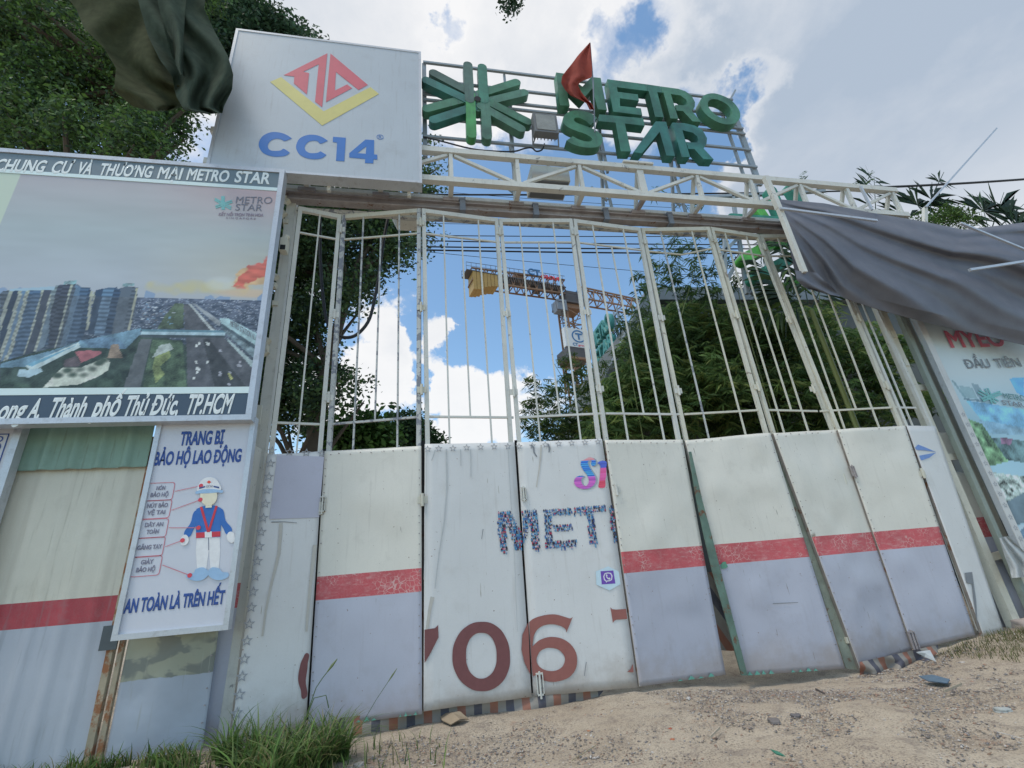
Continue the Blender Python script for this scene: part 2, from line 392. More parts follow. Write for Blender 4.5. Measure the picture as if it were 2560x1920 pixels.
def vnoise(X, Y, s, seed):
    r = np.random.RandomState(seed); g = r.rand(256, 256); x = X*s+37.3; y = Y*s+91.7
    xi = np.floor(x).astype(int); yi = np.floor(y).astype(int); fx = x-xi; fy = y-yi; fx = fx*fx*(3-2*fx); fy = fy*fy*(3-2*fy)
    q = lambda a, c: g[a % 256, c % 256]
    return (q(xi, yi)*(1-fx)+q(xi+1, yi)*fx)*(1-fy)+(q(xi, yi+1)*(1-fx)+q(xi+1, yi+1)*fx)*fy
GZ = GZ+near*((vnoise(GX, GY, 1.5, 1)-.5)*0.05+(vnoise(GX, GY, 5, 2)-.5)*0.022+(vnoise(GX, GY, 12, 3)-.5)*0.012)
H_, W_ = GX.shape; idx = np.arange(H_*W_).reshape(H_, W_)
F = np.stack([idx[:-1, :-1], idx[:-1, 1:], idx[1:, 1:], idx[1:, :-1]], -1).reshape(-1, 4)
mt, n, p = newmat('sandy_ground'); co = n.n('ShaderNodeTexCoord').outputs['Object']
big = n.noise(co, 0.9, 6, 0.6, 0.4); med = n.noise(co, 5, 6, 0.7); fi = n.noise(co, 55, 4, 0.7)
c = n.mix(n.smooth(big, 0.35, 0.65), (0.45, 0.375, 0.285), (0.52, 0.445, 0.345))
c = n.mix(n.smooth(med, 0.50, 0.66, 0, 0.75), c, (0.30, 0.25, 0.205))
vo = n.n('ShaderNodeTexVoronoi'); n.put(vo.inputs['Vector'], co); vo.inputs['Scale'].default_value = 42; vo.inputs['Randomness'].default_value = 1
gm = n.smooth(n.noise(co, 1.6, 5, 0.65, 0.3), 0.42, 0.60)
peb = n.math('MULTIPLY', n.smooth(vo.outputs['Distance'], 0.22, 0.36, 1.0, 0.0), gm)
pc = n.mix(n.xyz(vo.outputs['Color'])[0], (0.15, 0.125, 0.115), (0.42, 0.34, 0.28))
c = n.mix(n.math('MULTIPLY', peb, 0.8), c, pc)
c = n.mix(n.smooth(n.noise(co, 2.2, 4, 0.6), 0.62, 0.74, 0, 0.5), c, (0.38, 0.20, 0.12))
c = n.mix(n.smooth(fi, 0.48, 0.66, 0, 0.7), c, (0.17, 0.14, 0.125))
n.put(p.inputs['Base Color'], c); p.inputs['Roughness'].default_value = 0.95; p.inputs['Specular IOR Level'].default_value = 0.1
hh = n.math('ADD', n.math('MULTIPLY', peb, 0.8), n.math('ADD', fi, n.math('MULTIPLY', med, 0.8)))
n.put(p.inputs['Normal'], n.bump(hh, 0.9, 0.012))
M['ground'] = mt
ground = link('ground', npmesh('ground', np.stack([GX, GY, GZ], -1).reshape(-1, 3), F, mt, smooth=True)); tag(ground, kind='structure')

# stones: real pebbles over the ground (one mass nobody could count)
def pebbles(name, N, fx, size, cols, seed):
    r = np.random.RandomState(seed)
    base = np.array([(1,0,0),(-1,0,0),(0,1,0),(0,-1,0),(0,0,1),(0,0,-.5)], float)
    fc = np.array([(0,2,4),(2,1,4),(1,3,4),(3,0,4),(2,0,5),(1,2,5),(3,1,5),(0,3,5)])
    X, Y = fx(r, N); Z = zg(X, Y); s = size[0]*np.exp(r.rand(N)**2.2*math.log(size[1]/size[0]))
    ang = r.rand(N)*6.28; ca, sa = np.cos(ang), np.sin(ang)
    V = base[None]*(0.7+0.6*r.rand(N, 6, 1))*s[:, None, None]*np.array([1, 0.75, 0.55])
    x = V[..., 0]*ca[:, None]-V[..., 1]*sa[:, None]; y = V[..., 0]*sa[:, None]+V[..., 1]*ca[:, None]
    V = np.stack([x+X[:, None], y+Y[:, None], V[..., 2]+Z[:, None]+s[:, None]*0.12], -1).reshape(-1, 3)
    Fc = (fc[None]+6*np.arange(N)[:, None, None]).reshape(-1, 3)
    cc = np.array(cols)[r.randint(0, len(cols), N)]*(0.7+0.6*r.rand(N, 1))
    me = npmesh(name, V, Fc, M['attr_stone'], np.repeat(cc, 6, 0))
    o = link(name, me); return tag(o, kind='stuff')
M['attr_stone'] = attrmat('stones', 0.9, noise=0.15)
stc = [(0.26, 0.22, 0.19), (0.38, 0.31, 0.25), (0.18, 0.155, 0.14), (0.32, 0.20, 0.14), (0.46, 0.42, 0.38), (0.20, 0.19, 0.19)]
def gravel_xy(r, N):
    X = r.rand(N*3)*14-2.5; Y = 3.0+r.rand(N*3)**0.8*3.9
    k = vnoise(X, Y, 0.9, 5)+0.3*vnoise(X, Y, 3, 6) > 0.34+0.42*r.rand(N*3); return X[k][:N], Y[k][:N]
def _g(r, N):
    x, y = gravel_xy(r, N*2); return x[:N], y[:N]
peb1 = pebbles('gravel', 52000, _g, (0.004, 0.021), stc, 3)
tag(peb1, 'loose gravel scattered over the sandy ground before the gate', 'gravel')
peb2 = pebbles('rubble', 1100, lambda r, N: (5.5+r.rand(N)*5, 5.2+r.rand(N)**0.7*1.7), (0.008, 0.038), stc, 4)
tag(peb2, 'coarser stone rubble along the foot of the right gate leaves', 'rubble')
blob_st = [(1935, 1800, .07, (0.20, .18, .17)), (1990, 1790, .05, (.16, .15, .15)), (1720, 1740, .04, (.5, .48, .45)), (2508, 1783, .075, (.42, .44, .42)),
           (1365, 1705, .03, (.25, .25, .25)), (1675, 1815, .025, (.4, .12, .07)), (1680, 1840, .025, (.42, .15, .08)), (895, 1905, .05, (.48, .44, .4)), (1470, 1815, .02, (.45, .2, .1)),
           (2400, 1642, .03, (.6, .55, .5))]
ROCKF = [(0,2,4),(2,1,4),(1,3,4),(3,0,4),(2,0,5),(1,2,5),(3,1,5),(0,3,5)]
def rock(name, X, Y, s, col, label, grp=None, flat=0.5, matn=None):
    me = bpy.data.meshes.new(name); bm_ = MB(); r = random.Random(int(abs(X*1000+Y*77)))
    import bmesh
    q = bmesh.new(); bmesh.ops.create_icosphere(q, subdivisions=3, radius=1)
    for v in q.verts:
        d = v.co.copy(); k = 1+0.22*math.sin(d.x*3.1+X*5)+0.18*math.sin(d.y*4.3+Y*7)+0.12*math.sin(d.z*6+X*3)+r.uniform(-.05, .05)
        v.co = Vector((d.x*s*k, d.y*s*0.8*k, d.z*s*flat*k))
    q.to_mesh(me); q.free(); me.materials.append(matn or flatmat('stone_'+name, col, 0.9)); me.polygons.foreach_set('use_smooth', [True]*len(me.polygons))
    o = bpy.data.objects.new(name, me); COL.objects.link(o); o.location = (X, Y, float(zg(X, Y))+s*flat*0.35); o.rotation_euler.z = r.random()*6
    return tag(o, label, 'stone', grp)
labs = ['dark flat clod of asphalt lying on the sand before the folding gate', 'smaller dark clod touching the asphalt clod', 'pale broken stone in the shade near the gap between gate leaves',
        'large pale flat stone on the gravel at the right', 'small dark stone just beyond the end of the striped cloth', 'upper of two little brick-red bits on the sand', 'lower of two little brick-red bits on the sand',
        'pale stone beside the grass clump at the bottom edge', 'tiny rust-red pebble on the sand in the middle foreground', 'small white stone below the rightmost grey panel']
for (px, py, s, c_), lb in zip(blob_st, labs):
    q = atz(px, py, -0.12); rock('stone', q[0], q[1], s, c_, lb, None, 0.35)

# ================================================================== FOLDING GATE
# hinge line nodes: x at top, x at bottom, y
ND = [(-2.17, -2.20, 7.12), (-1.44, -1.40, 7.28), (0.02, 0.0, 6.98), (1.50, 1.42, 7.12), (2.98, 2.88, 7.0), (4.50, 4.42, 7.14), (6.00, 5.90, 6.98),
      (7.28, 7.22, 7.12), (8.82, 8.80, 6.98), (9.44, 9.42, 7.04)]
# per leaf: pixel corners of the sheet TL,TR,BR,BL
SP = [[(668, 1137), (808, 1128), (764, 1820), (574, 1867)],
      [(812, 1128), (1053, 1115), (1055, 1785), (770, 1822)],
      [(1062, 1110), (1286, 1106), (1329, 1742), (1059, 1778)],
      [(1292, 1106), (1505, 1097), (1595, 1718), (1334, 1741)],
      [(1512, 1100), (1706, 1099), (1814, 1687), (1599, 1716)],
      [(1712, 1101), (1925, 1082), (2112, 1672), (1862, 1689)],
      [(1933, 1083), (2092, 1074), (2282, 1626), (2152, 1677)],
      [(2094, 1074), (2262, 1064), (2438, 1588), (2284, 1625)],
      [(2266, 1064), (2338, 1065), (2512, 1584), (2462, 1598)]]
ZT = 7.90; ZC1, ZC2 = 7.34, 3.82
LAB = ['narrow first gate leaf at the left with a white banner bordered by printed stars',
       'second gate leaf from the left with cream top, red stripe and grey bottom sheet',
       'gate leaf printed with a large brown zero, beside the cream leaf at its left',
       'gate leaf printed with a large brown six and a purple phone badge',
       'gate leaf just right of the printed six, cream over red stripe over grey',
       'gate leaf with a green paint patch on its red stripe, between two gaps',
       'gate leaf right of the second gap, its lower corner lifted over the striped cloth',
       'wide last cream gate leaf sharing the seam with a rusty bolt at its foot',
       'narrow last gate leaf with a white banner and a blue diamond print']
sheetmats = [M['cream'], M['red'], M['greyblue']]
LEAF = []
M['edge'] = paint('rusty_sheet_edge', (.24, .22, .20), .6, .2, 4, .4, rust=.5)
def leaf_grid(fr, corners, nu, nz, zsplit, mats, name, parent, amp, seed, off=0.045, edge=0.008, ragged=0.0):
    """sheet metal skin with dents, painted in bands split at zsplit; mesh follows the four corners"""
    (TL, TR, BR, BL) = corners; r = np.random.RandomState(seed)
    us = np.linspace(0, 1, nu+1)
    rows = []
    zs = sorted(set([0.0, 1.0]+list(np.linspace(0, 1, nz+1))))
    # rows in absolute height between bottom and top, inserting the band limits exactly
    V = []; mi = []
    def zrow(t, s): return s
    levels = list(np.linspace(0, 1, nz+1))
    cols = []
    for u in us:
        zt = TL[1]*(1-u)+TR[1]*u; zb = BL[1]*(1-u)+BR[1]*u
        hs = [zb+(zt-zb)*l for l in levels]
        if zsplit:
            for zz in zsplit:
                k = int(np.argmin([abs(h-zz) for h in [TL[1]*.5+TR[1]*.5-(TL[1]*.5+TR[1]*.5-(BL[1]+BR[1])/2)*(1-l) for l in levels]]))
                hs[k] = zz
        col = []
        for l, h in zip(levels, hs):
            lw = (h-zb)/(zt-zb+1e-9)
            xl = BL[0]*(1-lw)+TL[0]*lw; xr = BR[0]*(1-lw)+TR[0]*lw
            col.append((xl+(xr-xl)*u, h))
        cols.append(col)
    A = np.array(cols)                      # nu+1, nz+1, 2
    U_, V_ = A[..., 0], A[..., 1]
    q = RS.rand(3)*10
    d = (vnoise(U_+seed, V_, 1.3, seed)-.5)*1.5+(vnoise(U_, V_+seed, 3.1, seed+1)-.5)*0.7
    ew = np.minimum(np.minimum(us, 1-us)[:, None]*6, 1); d = np.maximum(d*amp*ew*np.clip(np.linspace(0, 1, nz+1)*9, 0, 1)[None, :], -0.010)
    if ragged: V_[:, 0] += (r.rand(nu+1)-.5)*ragged
    if ragged: V_[:, -1] += (r.rand(nu+1)-.5)*ragged*0.4
    P = fr.O+U_[..., None]*fr.U+V_[..., None]*np.array([0, 0, 1])+(d+off)[..., None]*fr.N
    Pb = P-fr.N*edge
    n1_ = (nu+1)*(nz+1); ix = np.arange(n1_).reshape(nu+1, nz+1)
    Fs = np.stack([ix[:-1, :-1], ix[1:, :-1], ix[1:, 1:], ix[:-1, 1:]], -1)
    zlv = A[:, :, 1].mean(0)
    mid = (zlv[:-1]+zlv[1:])/2
    mrow = np.zeros(nz, int)
    if zsplit: mrow = np.where(mid > zsplit[1], 0, np.where(mid > zsplit[0], 1, 2))
    mif = np.tile(mrow, (nu, 1)).ravel()
    Ff = Fs.reshape(-1, 4); Fbk = Ff[:, ::-1]+n1_
    eb = []
    for a_, b2 in ((ix[:-1, 0], ix[1:, 0]), (ix[1:, -1], ix[:-1, -1]), (ix[0, 1:], ix[0, :-1]), (ix[-1, :-1], ix[-1, 1:])):
        eb.append(np.stack([b2, a_, a_+n1_, b2+n1_], -1))
    eb = np.concatenate(eb)
    me = npmesh(name, np.concatenate([P.reshape(-1, 3), Pb.reshape(-1, 3)]), np.concatenate([Ff, Fbk, eb]), mats[0])
    for q2 in mats[1:]: me.materials.append(q2)
    emid = np.zeros(len(eb), int)
    me.polygons.foreach_set('material_index', np.concatenate([mif, mif, emid]).astype(np.int32))
    sm = np.concatenate([np.ones(len(Ff)*2, bool), np.zeros(len(eb), bool)]); me.polygons.foreach_set('use_smooth', sm)
    return link(name, me, parent)
for i in range(9):
    (xl, xlb, yl), (xr, xrb, yr) = ND[i], ND[i+1]
    fr = Frame((xl, yl, 0), (xr-xl, yr-yl, 0)); L = hypot(xr-xl, yr-yl)
    t = thing('gate_leaf', LAB[i], 'gate leaf', fr.w(L/2, -0.1), 'leaves of the tall folding gate')
    st = M['steel_cream'] if i in (1, 5, 6, 7) else M['steel']
    narrow = i in (0, 8)
    g = 0.010; sw = 0.066
    frs = Frame(fr.O, fr.U, 0.045); cs = [frs.uv(*q) for q in SP[i]]
    def stile(u0t, u0b, m_):
        um = cs[0][0]+sw/2+.012 if u0t < L/2 else cs[1][0]-sw/2-.012
        MB().beam(fr.w(um, 3.36), fr.w(u0t, ZT), sw, 0.06, ref=fr.N).beam(fr.w(u0b, (cs[3][1]+cs[2][1])/2+.10), fr.w(um, 3.36), sw-.002, 0.058, ref=fr.N).obj('stile', m_, t)
    dl = xlb-xl; dr = xrb-xr
    stile(g+sw/2, cs[3][0]+sw/2+.012, M['steel_peel'] if i in (1,) else st)
    stile(L-g-sw/2, cs[2][0]-sw/2-.012, M['steel_peel'] if i in (1,) else st)
    a0, a1 = g+sw, L-g-sw
    MB().beam(fr.w(a0, ZT-0.045), fr.w(a1, ZT-0.045), 0.09, 0.06, ref=fr.N).obj('top_rail', st, t)
    MB().beam(fr.w(a0+.2, 0.14), fr.w(a1-.25, 0.14), 0.08, 0.06, ref=fr.N).obj('bottom_rail', st, t)
    bend = 0.05 if i == 5 else 0
    c1 = MB()
    if i == 5:
        c1.tube([fr.w(a0, ZC1-.02), fr.w(L*.5, ZC1-.12), fr.w(a1, ZC1+.02)], 0.018, 6)
    else: c1.beam(fr.w(a0-.03, ZC1), fr.w(a1+.03, ZC1), 0.03, 0.03, ref=fr.N)
    c1.obj('crossbar', M['rust_bar'] if i == 99 else st, t)
    MB().beam(fr.w(a0-.04, ZC2), fr.w(a1+.045, ZC2), 0.034, 0.03, ref=fr.N).obj('crossbar', M['steel_peel'] if i == 1 else st, t)
    fl = [0.5] if narrow else [0.25, 0.75]
    for k, fu in enumerate(fl):
        u = a0+(a1-a0)*fu
        MB().beam(fr.w(u+dl*.5, 3.2, 0.004), fr.w(u, ZT-0.09, 0.004), 0.025, 0.025, ref=fr.N).obj('bar', M['steel_peel'] if i in (1,) or (i == 5 and k == 0) else st, t)
    if not narrow and i != 5:
        u = a0+(a1-a0)*0.5
        MB().beam(fr.w(u, ZC2+.02, 0.0), fr.w(u, ZC1-.02, 0.0), 0.024, 0.024, ref=fr.N).obj('bar', M['steel_peel'] if i == 1 else st, t)
    cs = [fr.uv(*q) for q in SP[i]]
    frs = Frame(fr.O, fr.U, 0.045); cs = [frs.uv(*q) for q in SP[i]]
    if i in (0, 2, 3, 8):
        leaf_grid(fr, cs, 10, 30, None, [M['banner']], 'banner_sheet', t, 0.004, 20+i, ragged=0.02 if i in (0,) else 0.008)
    else:
        leaf_grid(fr, cs, 24, 50, (1.345, 1.64), sheetmats, 'metal_sheet', t, 0.040 if i > 3 else 0.028, 20+i, off=0.05)
        # self-tapping screws along the edges
        mb = MB(); r = random.Random(i)
        for side in (0, 1):
            for z in np.arange(0.15, 3.3, 0.13):
                if r.random() < 0.25: continue
                lw = (z-cs[3][1])/(cs[0][1]-cs[3][1]); xa = cs[3][0]*(1-lw)+cs[0][0]*lw; xb = cs[2][0]*(1-lw)+cs[1][0]*lw
                u = xa+0.03+r.uniform(-.008, .008) if side == 0 else xb-0.03+r.uniform(-.008, .008)
                q = fr.w(u, z+r.uniform(-.03, .03), 0.048); mb.tube([q, q+fr.N*0.012], 0.008, 6)
        for u in np.arange(0.1, L-.1, 0.16):
            q = fr.w(u+r.uniform(-.03, .03), (cs[0][1]*(1-u/L)+cs[1][1]*u/L)-0.05+r.uniform(-.02, .02), 0.048); mb.tube([q, q+fr.N*0.012], 0.008, 6)
        o = mb.obj('sheet_screws', M['rail'], t); o['kind'] = 'stuff'
    # folded edge of the sheet that closes the slot towards the next leaf
    for (a_, c_) in (((cs[0]), (cs[3])), ((cs[1]), (cs[2]))):
        MB().beam(fr.w(a_[0], a_[1]-.01, .018), fr.w(c_[0], c_[1]+.01, .018), .006, .05, ref=fr.N).obj('sheet_edge', M['edge'], t)
    if i in (0, 1, 2, 3, 6, 7): MB().beam(fr.w(L+(xrb-xr), -0.02, -.05), fr.w(L, 3.45, -.05), .06, .02, ref=fr.N).obj('seam_blackout_strip', M['dark'], t)  # added near-black strip: covers the sky slit and paints the seam dark
    # hinges on the right-hand hinge line
    if i < 8:
        for z in (7.55, 5.75, 4.25, 2.55):
            if z < 3.4 and i in (2, 4, 5): continue
            mb = MB(); q = fr.w(L-0.005, z, 0.06); mb.tube([q-np.array([0, 0, .09]), q+np.array([0, 0, .09])], 0.022, 8)
            mb.box(q[0]-.07, q[0]+.07, q[1]+.012, q[1]+.022, q[2]-.05, q[2]+.05); mb.obj('hinge', st, t)
    LEAF.append((t, fr, frs, cs, L))
# fold panels' prints
def leafpx(i, n_=0.052): return Frame(LEAF[i][1].O, LEAF[i][1].U, n_)
fr3, fr4, fr1, fr9 = leafpx(2), leafpx(3), leafpx(0), leafpx(8)
t1, t3, t4, t9 = LEAF[0][0], LEAF[2][0], LEAF[3][0], LEAF[8][0]
def star_pts(c, R, k=0.42, rot=0.0):
    return [(c[0]+(R if j % 2 == 0 else R*k)*sin(rot+j*pi/5), c[1]+(R if j % 2 == 0 else R*k)*cos(rot+j*pi/5)) for j in range(10)]
def stars(fr, cs, parent, R=0.062, mat=None, name='star_border'):
    for c_ in cs: shape('printed_star', [star_pts(c_, R), star_pts(c_, R*0.62)[::-1]], fr, mat or M['starink'], parent, 0.001, 0.002)
M['starink'] = flatmat('star_ink', DC(128, 130, 134), 0.5)
z4 = lambda x, y: (520+x/3.456, 1000+y/3.456); z5 = lambda x, y: (520+x/3.456, 1440+y/3.456)
zc = lambda x, y: (1040+x/3.16, 1060+y/3.16)
sl = [z4(555, 437), z4(705, 450), z4(850, 457), z4(985, 460), z4(540, 548), z4(525, 662), z4(510, 778), z4(495, 897), z4(477, 1018), z4(460, 1140), z4(443, 1265), z4(427, 1393), z4(410, 1525),
      z5(390, 135), z5(375, 272), z5(356, 415), z5(335, 560), z5(313, 717), z5(292, 868), z5(270, 1025), z5(247, 1185), z5(228, 1345)]
stars(fr1, [fr1.uv(*q) for q in sl], t1, 0.070)
stars(fr3, [fr3.uv(*zc(x, y)) for x, y in ((92, 198), (180, 195), (292, 192), (400, 187), (510, 182), (617, 179), (726, 177))], t3, 0.060)
stars(fr4, [fr4.uv(*zc(x, y)) for x, y in ((815, 177), (920, 172), (1023, 163), (1127, 156), (1230, 150), (1335, 145), (1438, 140))], t4, 0.060)
# border line under the stars / inner printed field edge
M['fieldink'] = paint('banner_field', (0.50, 0.54, 0.60), 0.5, 0.05, 1.0, 0.15, streak=0.25)
def pxpoly(fr, pts): return [fr.uv(*q) for q in pts]
shape('printed_field', [pxpoly(fr1, [z4(598, 475), z4(1003, 490), z4(960, 1015), z4(530, 1030)])], fr1, paint('lilac_print', (0.50, 0.50, 0.59), 0.5, 0.04, 1.5, 0.12), t1, 0.001, 0.002)
# the brown phone digits: zero, six, seven's arm, one
z7 = lambda x, y: (1060+x/3.456, 1480+y/3.456)
out0 = [z7(x, y) for x, y in ((245, 560), (275, 410), (370, 295), (495, 257), (620, 290), (710, 400), (742, 540), (725, 690), (640, 810), (490, 857), (350, 800), (270, 690))]
in0 = [z7(x, y) for x, y in ((363, 550), (380, 440), (430, 372), (497, 352), (565, 375), (612, 450), (627, 550), (612, 655), (560, 725), (490, 748), (425, 720), (378, 650))]
shape('printed_zero', [pxpoly(fr3, out0), pxpoly(fr3, in0)], fr3, M['brown'], t3, 0.001, 0.002, True)
shape('printed_seven', [pxpoly(fr3, [z7(4, 325), z7(95, 312), z7(122, 285), z7(125, 392), z7(60, 520), z7(4, 615)])], fr3, M['brown'], t3, 0.001, 0.002)
def seam(z_): return None
o6 = [z7(x, y) for x, y in ((1285, 215), (1230, 350), (1222, 320), (1170, 290), (1090, 278), (1010, 300), (955, 360), (935, 470), (1000, 415), (1090, 388), (1190, 402), (1270, 455), (1318, 540), (1315, 650), (1255, 735), (1140, 775), (1040, 765), (960, 720), (935, 690), (908, 260), (950, 228), (1040, 200), (1130, 193), (1210, 213), (1262, 228))]
i6 = [z7(x, y) for x, y in ((1095, 482), (1160, 497), (1208, 545), (1216, 600), (1185, 655), (1120, 682), (1040, 672), (985, 630), (972, 575), (1000, 515), (1045, 488))]
shape('printed_six', [crs(pxpoly(fr4, o6), 50), crs(pxpoly(fr4, i6), 80)], fr4, M['brown2'], t4, 0.001, 0.002)
shape('printed_six', [pxpoly(fr3, [z7(900, 262), z7(918, 712), z7(868, 610), z7(842, 500), z7(850, 370)])], fr3, M['brown2'], t3, 0.001, 0.002)
shape('printed_one', [pxpoly(fr4, [z7(1610, 132), z7(1625, 148), z7(1660, 152), z7(1745, 146), z7(1757, 232), z7(1660, 240), z7(1642, 250), z7(1632, 268)])], fr4, M['brown2'], t4, 0.001, 0.002)
shape('printed_one', [pxpoly(fr4, [z7(1755, 690), z7(1785, 665), z7(1805, 620), z7(1810, 694)])], fr4, M['brown2'], t4, 0.001, 0.002)
shape('printed_arc', [pxpoly(fr1, [z5(*q) for q in ((858, 665), (862, 760), (845, 900), (832, 1060), (800, 980), (780, 900), (790, 800), (815, 720))])], fr1, M['brown'], t1, 0.001, 0.002, True)
M['stain'] = flatmat('dirt_stain', (.56, .535, .48), .6); M['fineline'] = flatmat('grey_seam_line', (.54, .56, .56), .6)
def line(name, fr, pts, w_, mat, parent, n0=.0025):
    P = [np.array(fr.uv(*q)) for q in pts]; L_, R_ = [], []
    for k in range(len(P)):
        d = P[min(k+1, len(P)-1)]-P[max(k-1, 0)]; d /= np.linalg.norm(d); nn = np.array([-d[1], d[0]])*w_/2*(1-.6*k/len(P)); L_.append(tuple(P[k]+nn)); R_.append(tuple(P[k]-nn))
    return shape(name, [L_+R_[::-1]], fr, mat, parent, .0006, n0)
line('print_line', fr1, [z4(548, 1055), z4(660, 1052), z4(770, 1062)], .012, M['greyink'], t1)
line('dirt_run', fr1, [z4(630, 1065), z4(625, 1170), z4(612, 1330), z4(575, 1480), z4(540, 1620), z5(500, 300), z5(470, 520)], .045, M['stain'], t1)
line('dirt_run', fr1, [z4(925, 1250), z4(905, 1420), z4(885, 1600), z5(860, 330), z5(850, 480)], .05, M['stain'], t1)
line('banner_seam', fr3, [zc(727, 190), zc(752, 640), zc(778, 1040), zc(800, 1640)], .008, M['fineline'], t3)
line('banner_seam', fr3, [zc(82, 215), zc(78, 700), zc(62, 1230)], .008, M['fineline'], t3)
line('dirt_run', fr3, [zc(240, 200), zc(245, 500), zc(225, 760), zc(180, 1040), zc(150, 1300)], .022, M['fineline'], t3)
line('dirt_run', fr3, [zc(152, 205), zc(135, 260), zc(122, 290)], .018, M['fineline'], t3); line('dirt_run', fr3, [zc(352, 200), zc(355, 330)], .014, M['fineline'], t3); line('dirt_run', fr3, [zc(432, 200), zc(435, 420)], .014, M['fineline'], t3)
line('dirt_run', fr3, [zc(130, 1365), zc(110, 1450), zc(85, 1620)], .05, M['stain'], t3)
line('dirt_run', fr4, [zc(910, 165), zc(930, 190), zc(932, 225), zc(955, 258)], .03, M['greyink'], t4); line('dirt_run', fr4, [zc(990, 165), zc(985, 240), zc(975, 350), zc(950, 500)], .024, M['stain'], t4); line('dirt_run', fr4, [zc(1045, 160), zc(1055, 190), zc(1050, 225)], .028, M['greyink'], t4)
line('tear_line', fr4, [zc(1345, 1880), zc(1330, 1990)], .01, M['greyink'], t4); line('scratch', fr3, [zc(530, 830), zc(518, 910)], .01, M['greyink'], t3); line('scratch', LEAF and leafpx(5, .075), [(1932, 1509), (1995, 1506)], .012, M['greyink'], LEAF[5][0])
# METR letters filled with little printed people
people = [(0.05, 0.12, 0.35), (0.08, 0.28, 0.50), (0.03, 0.03, 0.06), (0.62, 0.30, 0.36), (0.45, 0.05, 0.10), (0.04, 0.06, 0.15), (0.12, 0.35, 0.55), (0.5, 0.52, 0.6)]
M['attr_print'] = attrmat('printed_colours', 0.5)
def crowd_letter(fr, polys, parent, name, clip=None, seed=1):
    r = random.Random(seed); P = [pxpoly(fr, q) for q in polys]
    xs = [a for q in P for a, _ in q]; zs_ = [b2 for q in P for _, b2 in q]
    V = []; Fq = []; C = []
    z = min(zs_)
    while z < max(zs_):
        x = min(xs)
        while x < max(xs):
            cx, cz = x+r.uniform(-.008, .008), z+r.uniform(-.008, .008)
            if any(inpoly(np.array([cx]), np.array([cz]), q)[0] for q in P):
                c_ = people[r.randrange(len(people))]; c2 = people[r.randrange(3)]; h = r.uniform(.045, .065); w_ = r.uniform(.008, .013)
                for (x0, x1, a, b2, cc) in ((-w_, w_, h*.35, h*.8, c_), (-w_*.9, -w_*.15, 0, h*.38, c2), (w_*.15, w_*.9, 0, h*.38, c2), (-w_*.45, w_*.45, h*.84, h, (0.1, .07, .06))):
                    k = len(V)
                    for (a1, b1) in ((x0, a), (x1, a), (x1, b2), (x0, b2)): V.append(fr.w(cx+a1, cz-h/2+b1, 0.003)); C.append(cc)
                    Fq.append((k, k+1, k+2, k+3))
            x += 0.026
        z += 0.046
    return link(name, npmesh(name, V, Fq, M['attr_print'], C), parent)
Mz = lambda *p_: [zc(*q) for q in p_]
crowd_letter(fr3, [Mz((642, 700), (715, 695), (720, 1015), (660, 1018)), Mz((700, 697), (750, 695), (832, 860), (840, 1000), (785, 1005), (705, 745))], t3, 'printed_letter_m', seed=3)
crowd_letter(fr4, [Mz((838, 690), (955, 685), (978, 995), (915, 998), (900, 800), (850, 950))], t4, 'printed_letter_m', seed=4)
crowd_letter(fr4, [Mz((1005, 680), (1230, 665), (1235, 715), (1070, 722), (1082, 925), (1270, 922), (1272, 978), (1028, 990)), Mz((1085, 795), (1230, 785), (1235, 835), (1090, 842))], t4, 'printed_letter_e', seed=5)
crowd_letter(fr4, [Mz((1250, 665), (1495, 648), (1500, 697), (1405, 705), (1440, 960), (1375, 962), (1345, 712), (1250, 718))], t4, 'printed_letter_t', seed=6)
crowd_letter(fr4, [Mz((1520, 648), (1558, 645), (1592, 945), (1562, 948))], t4, 'printed_letter_r', seed=7)
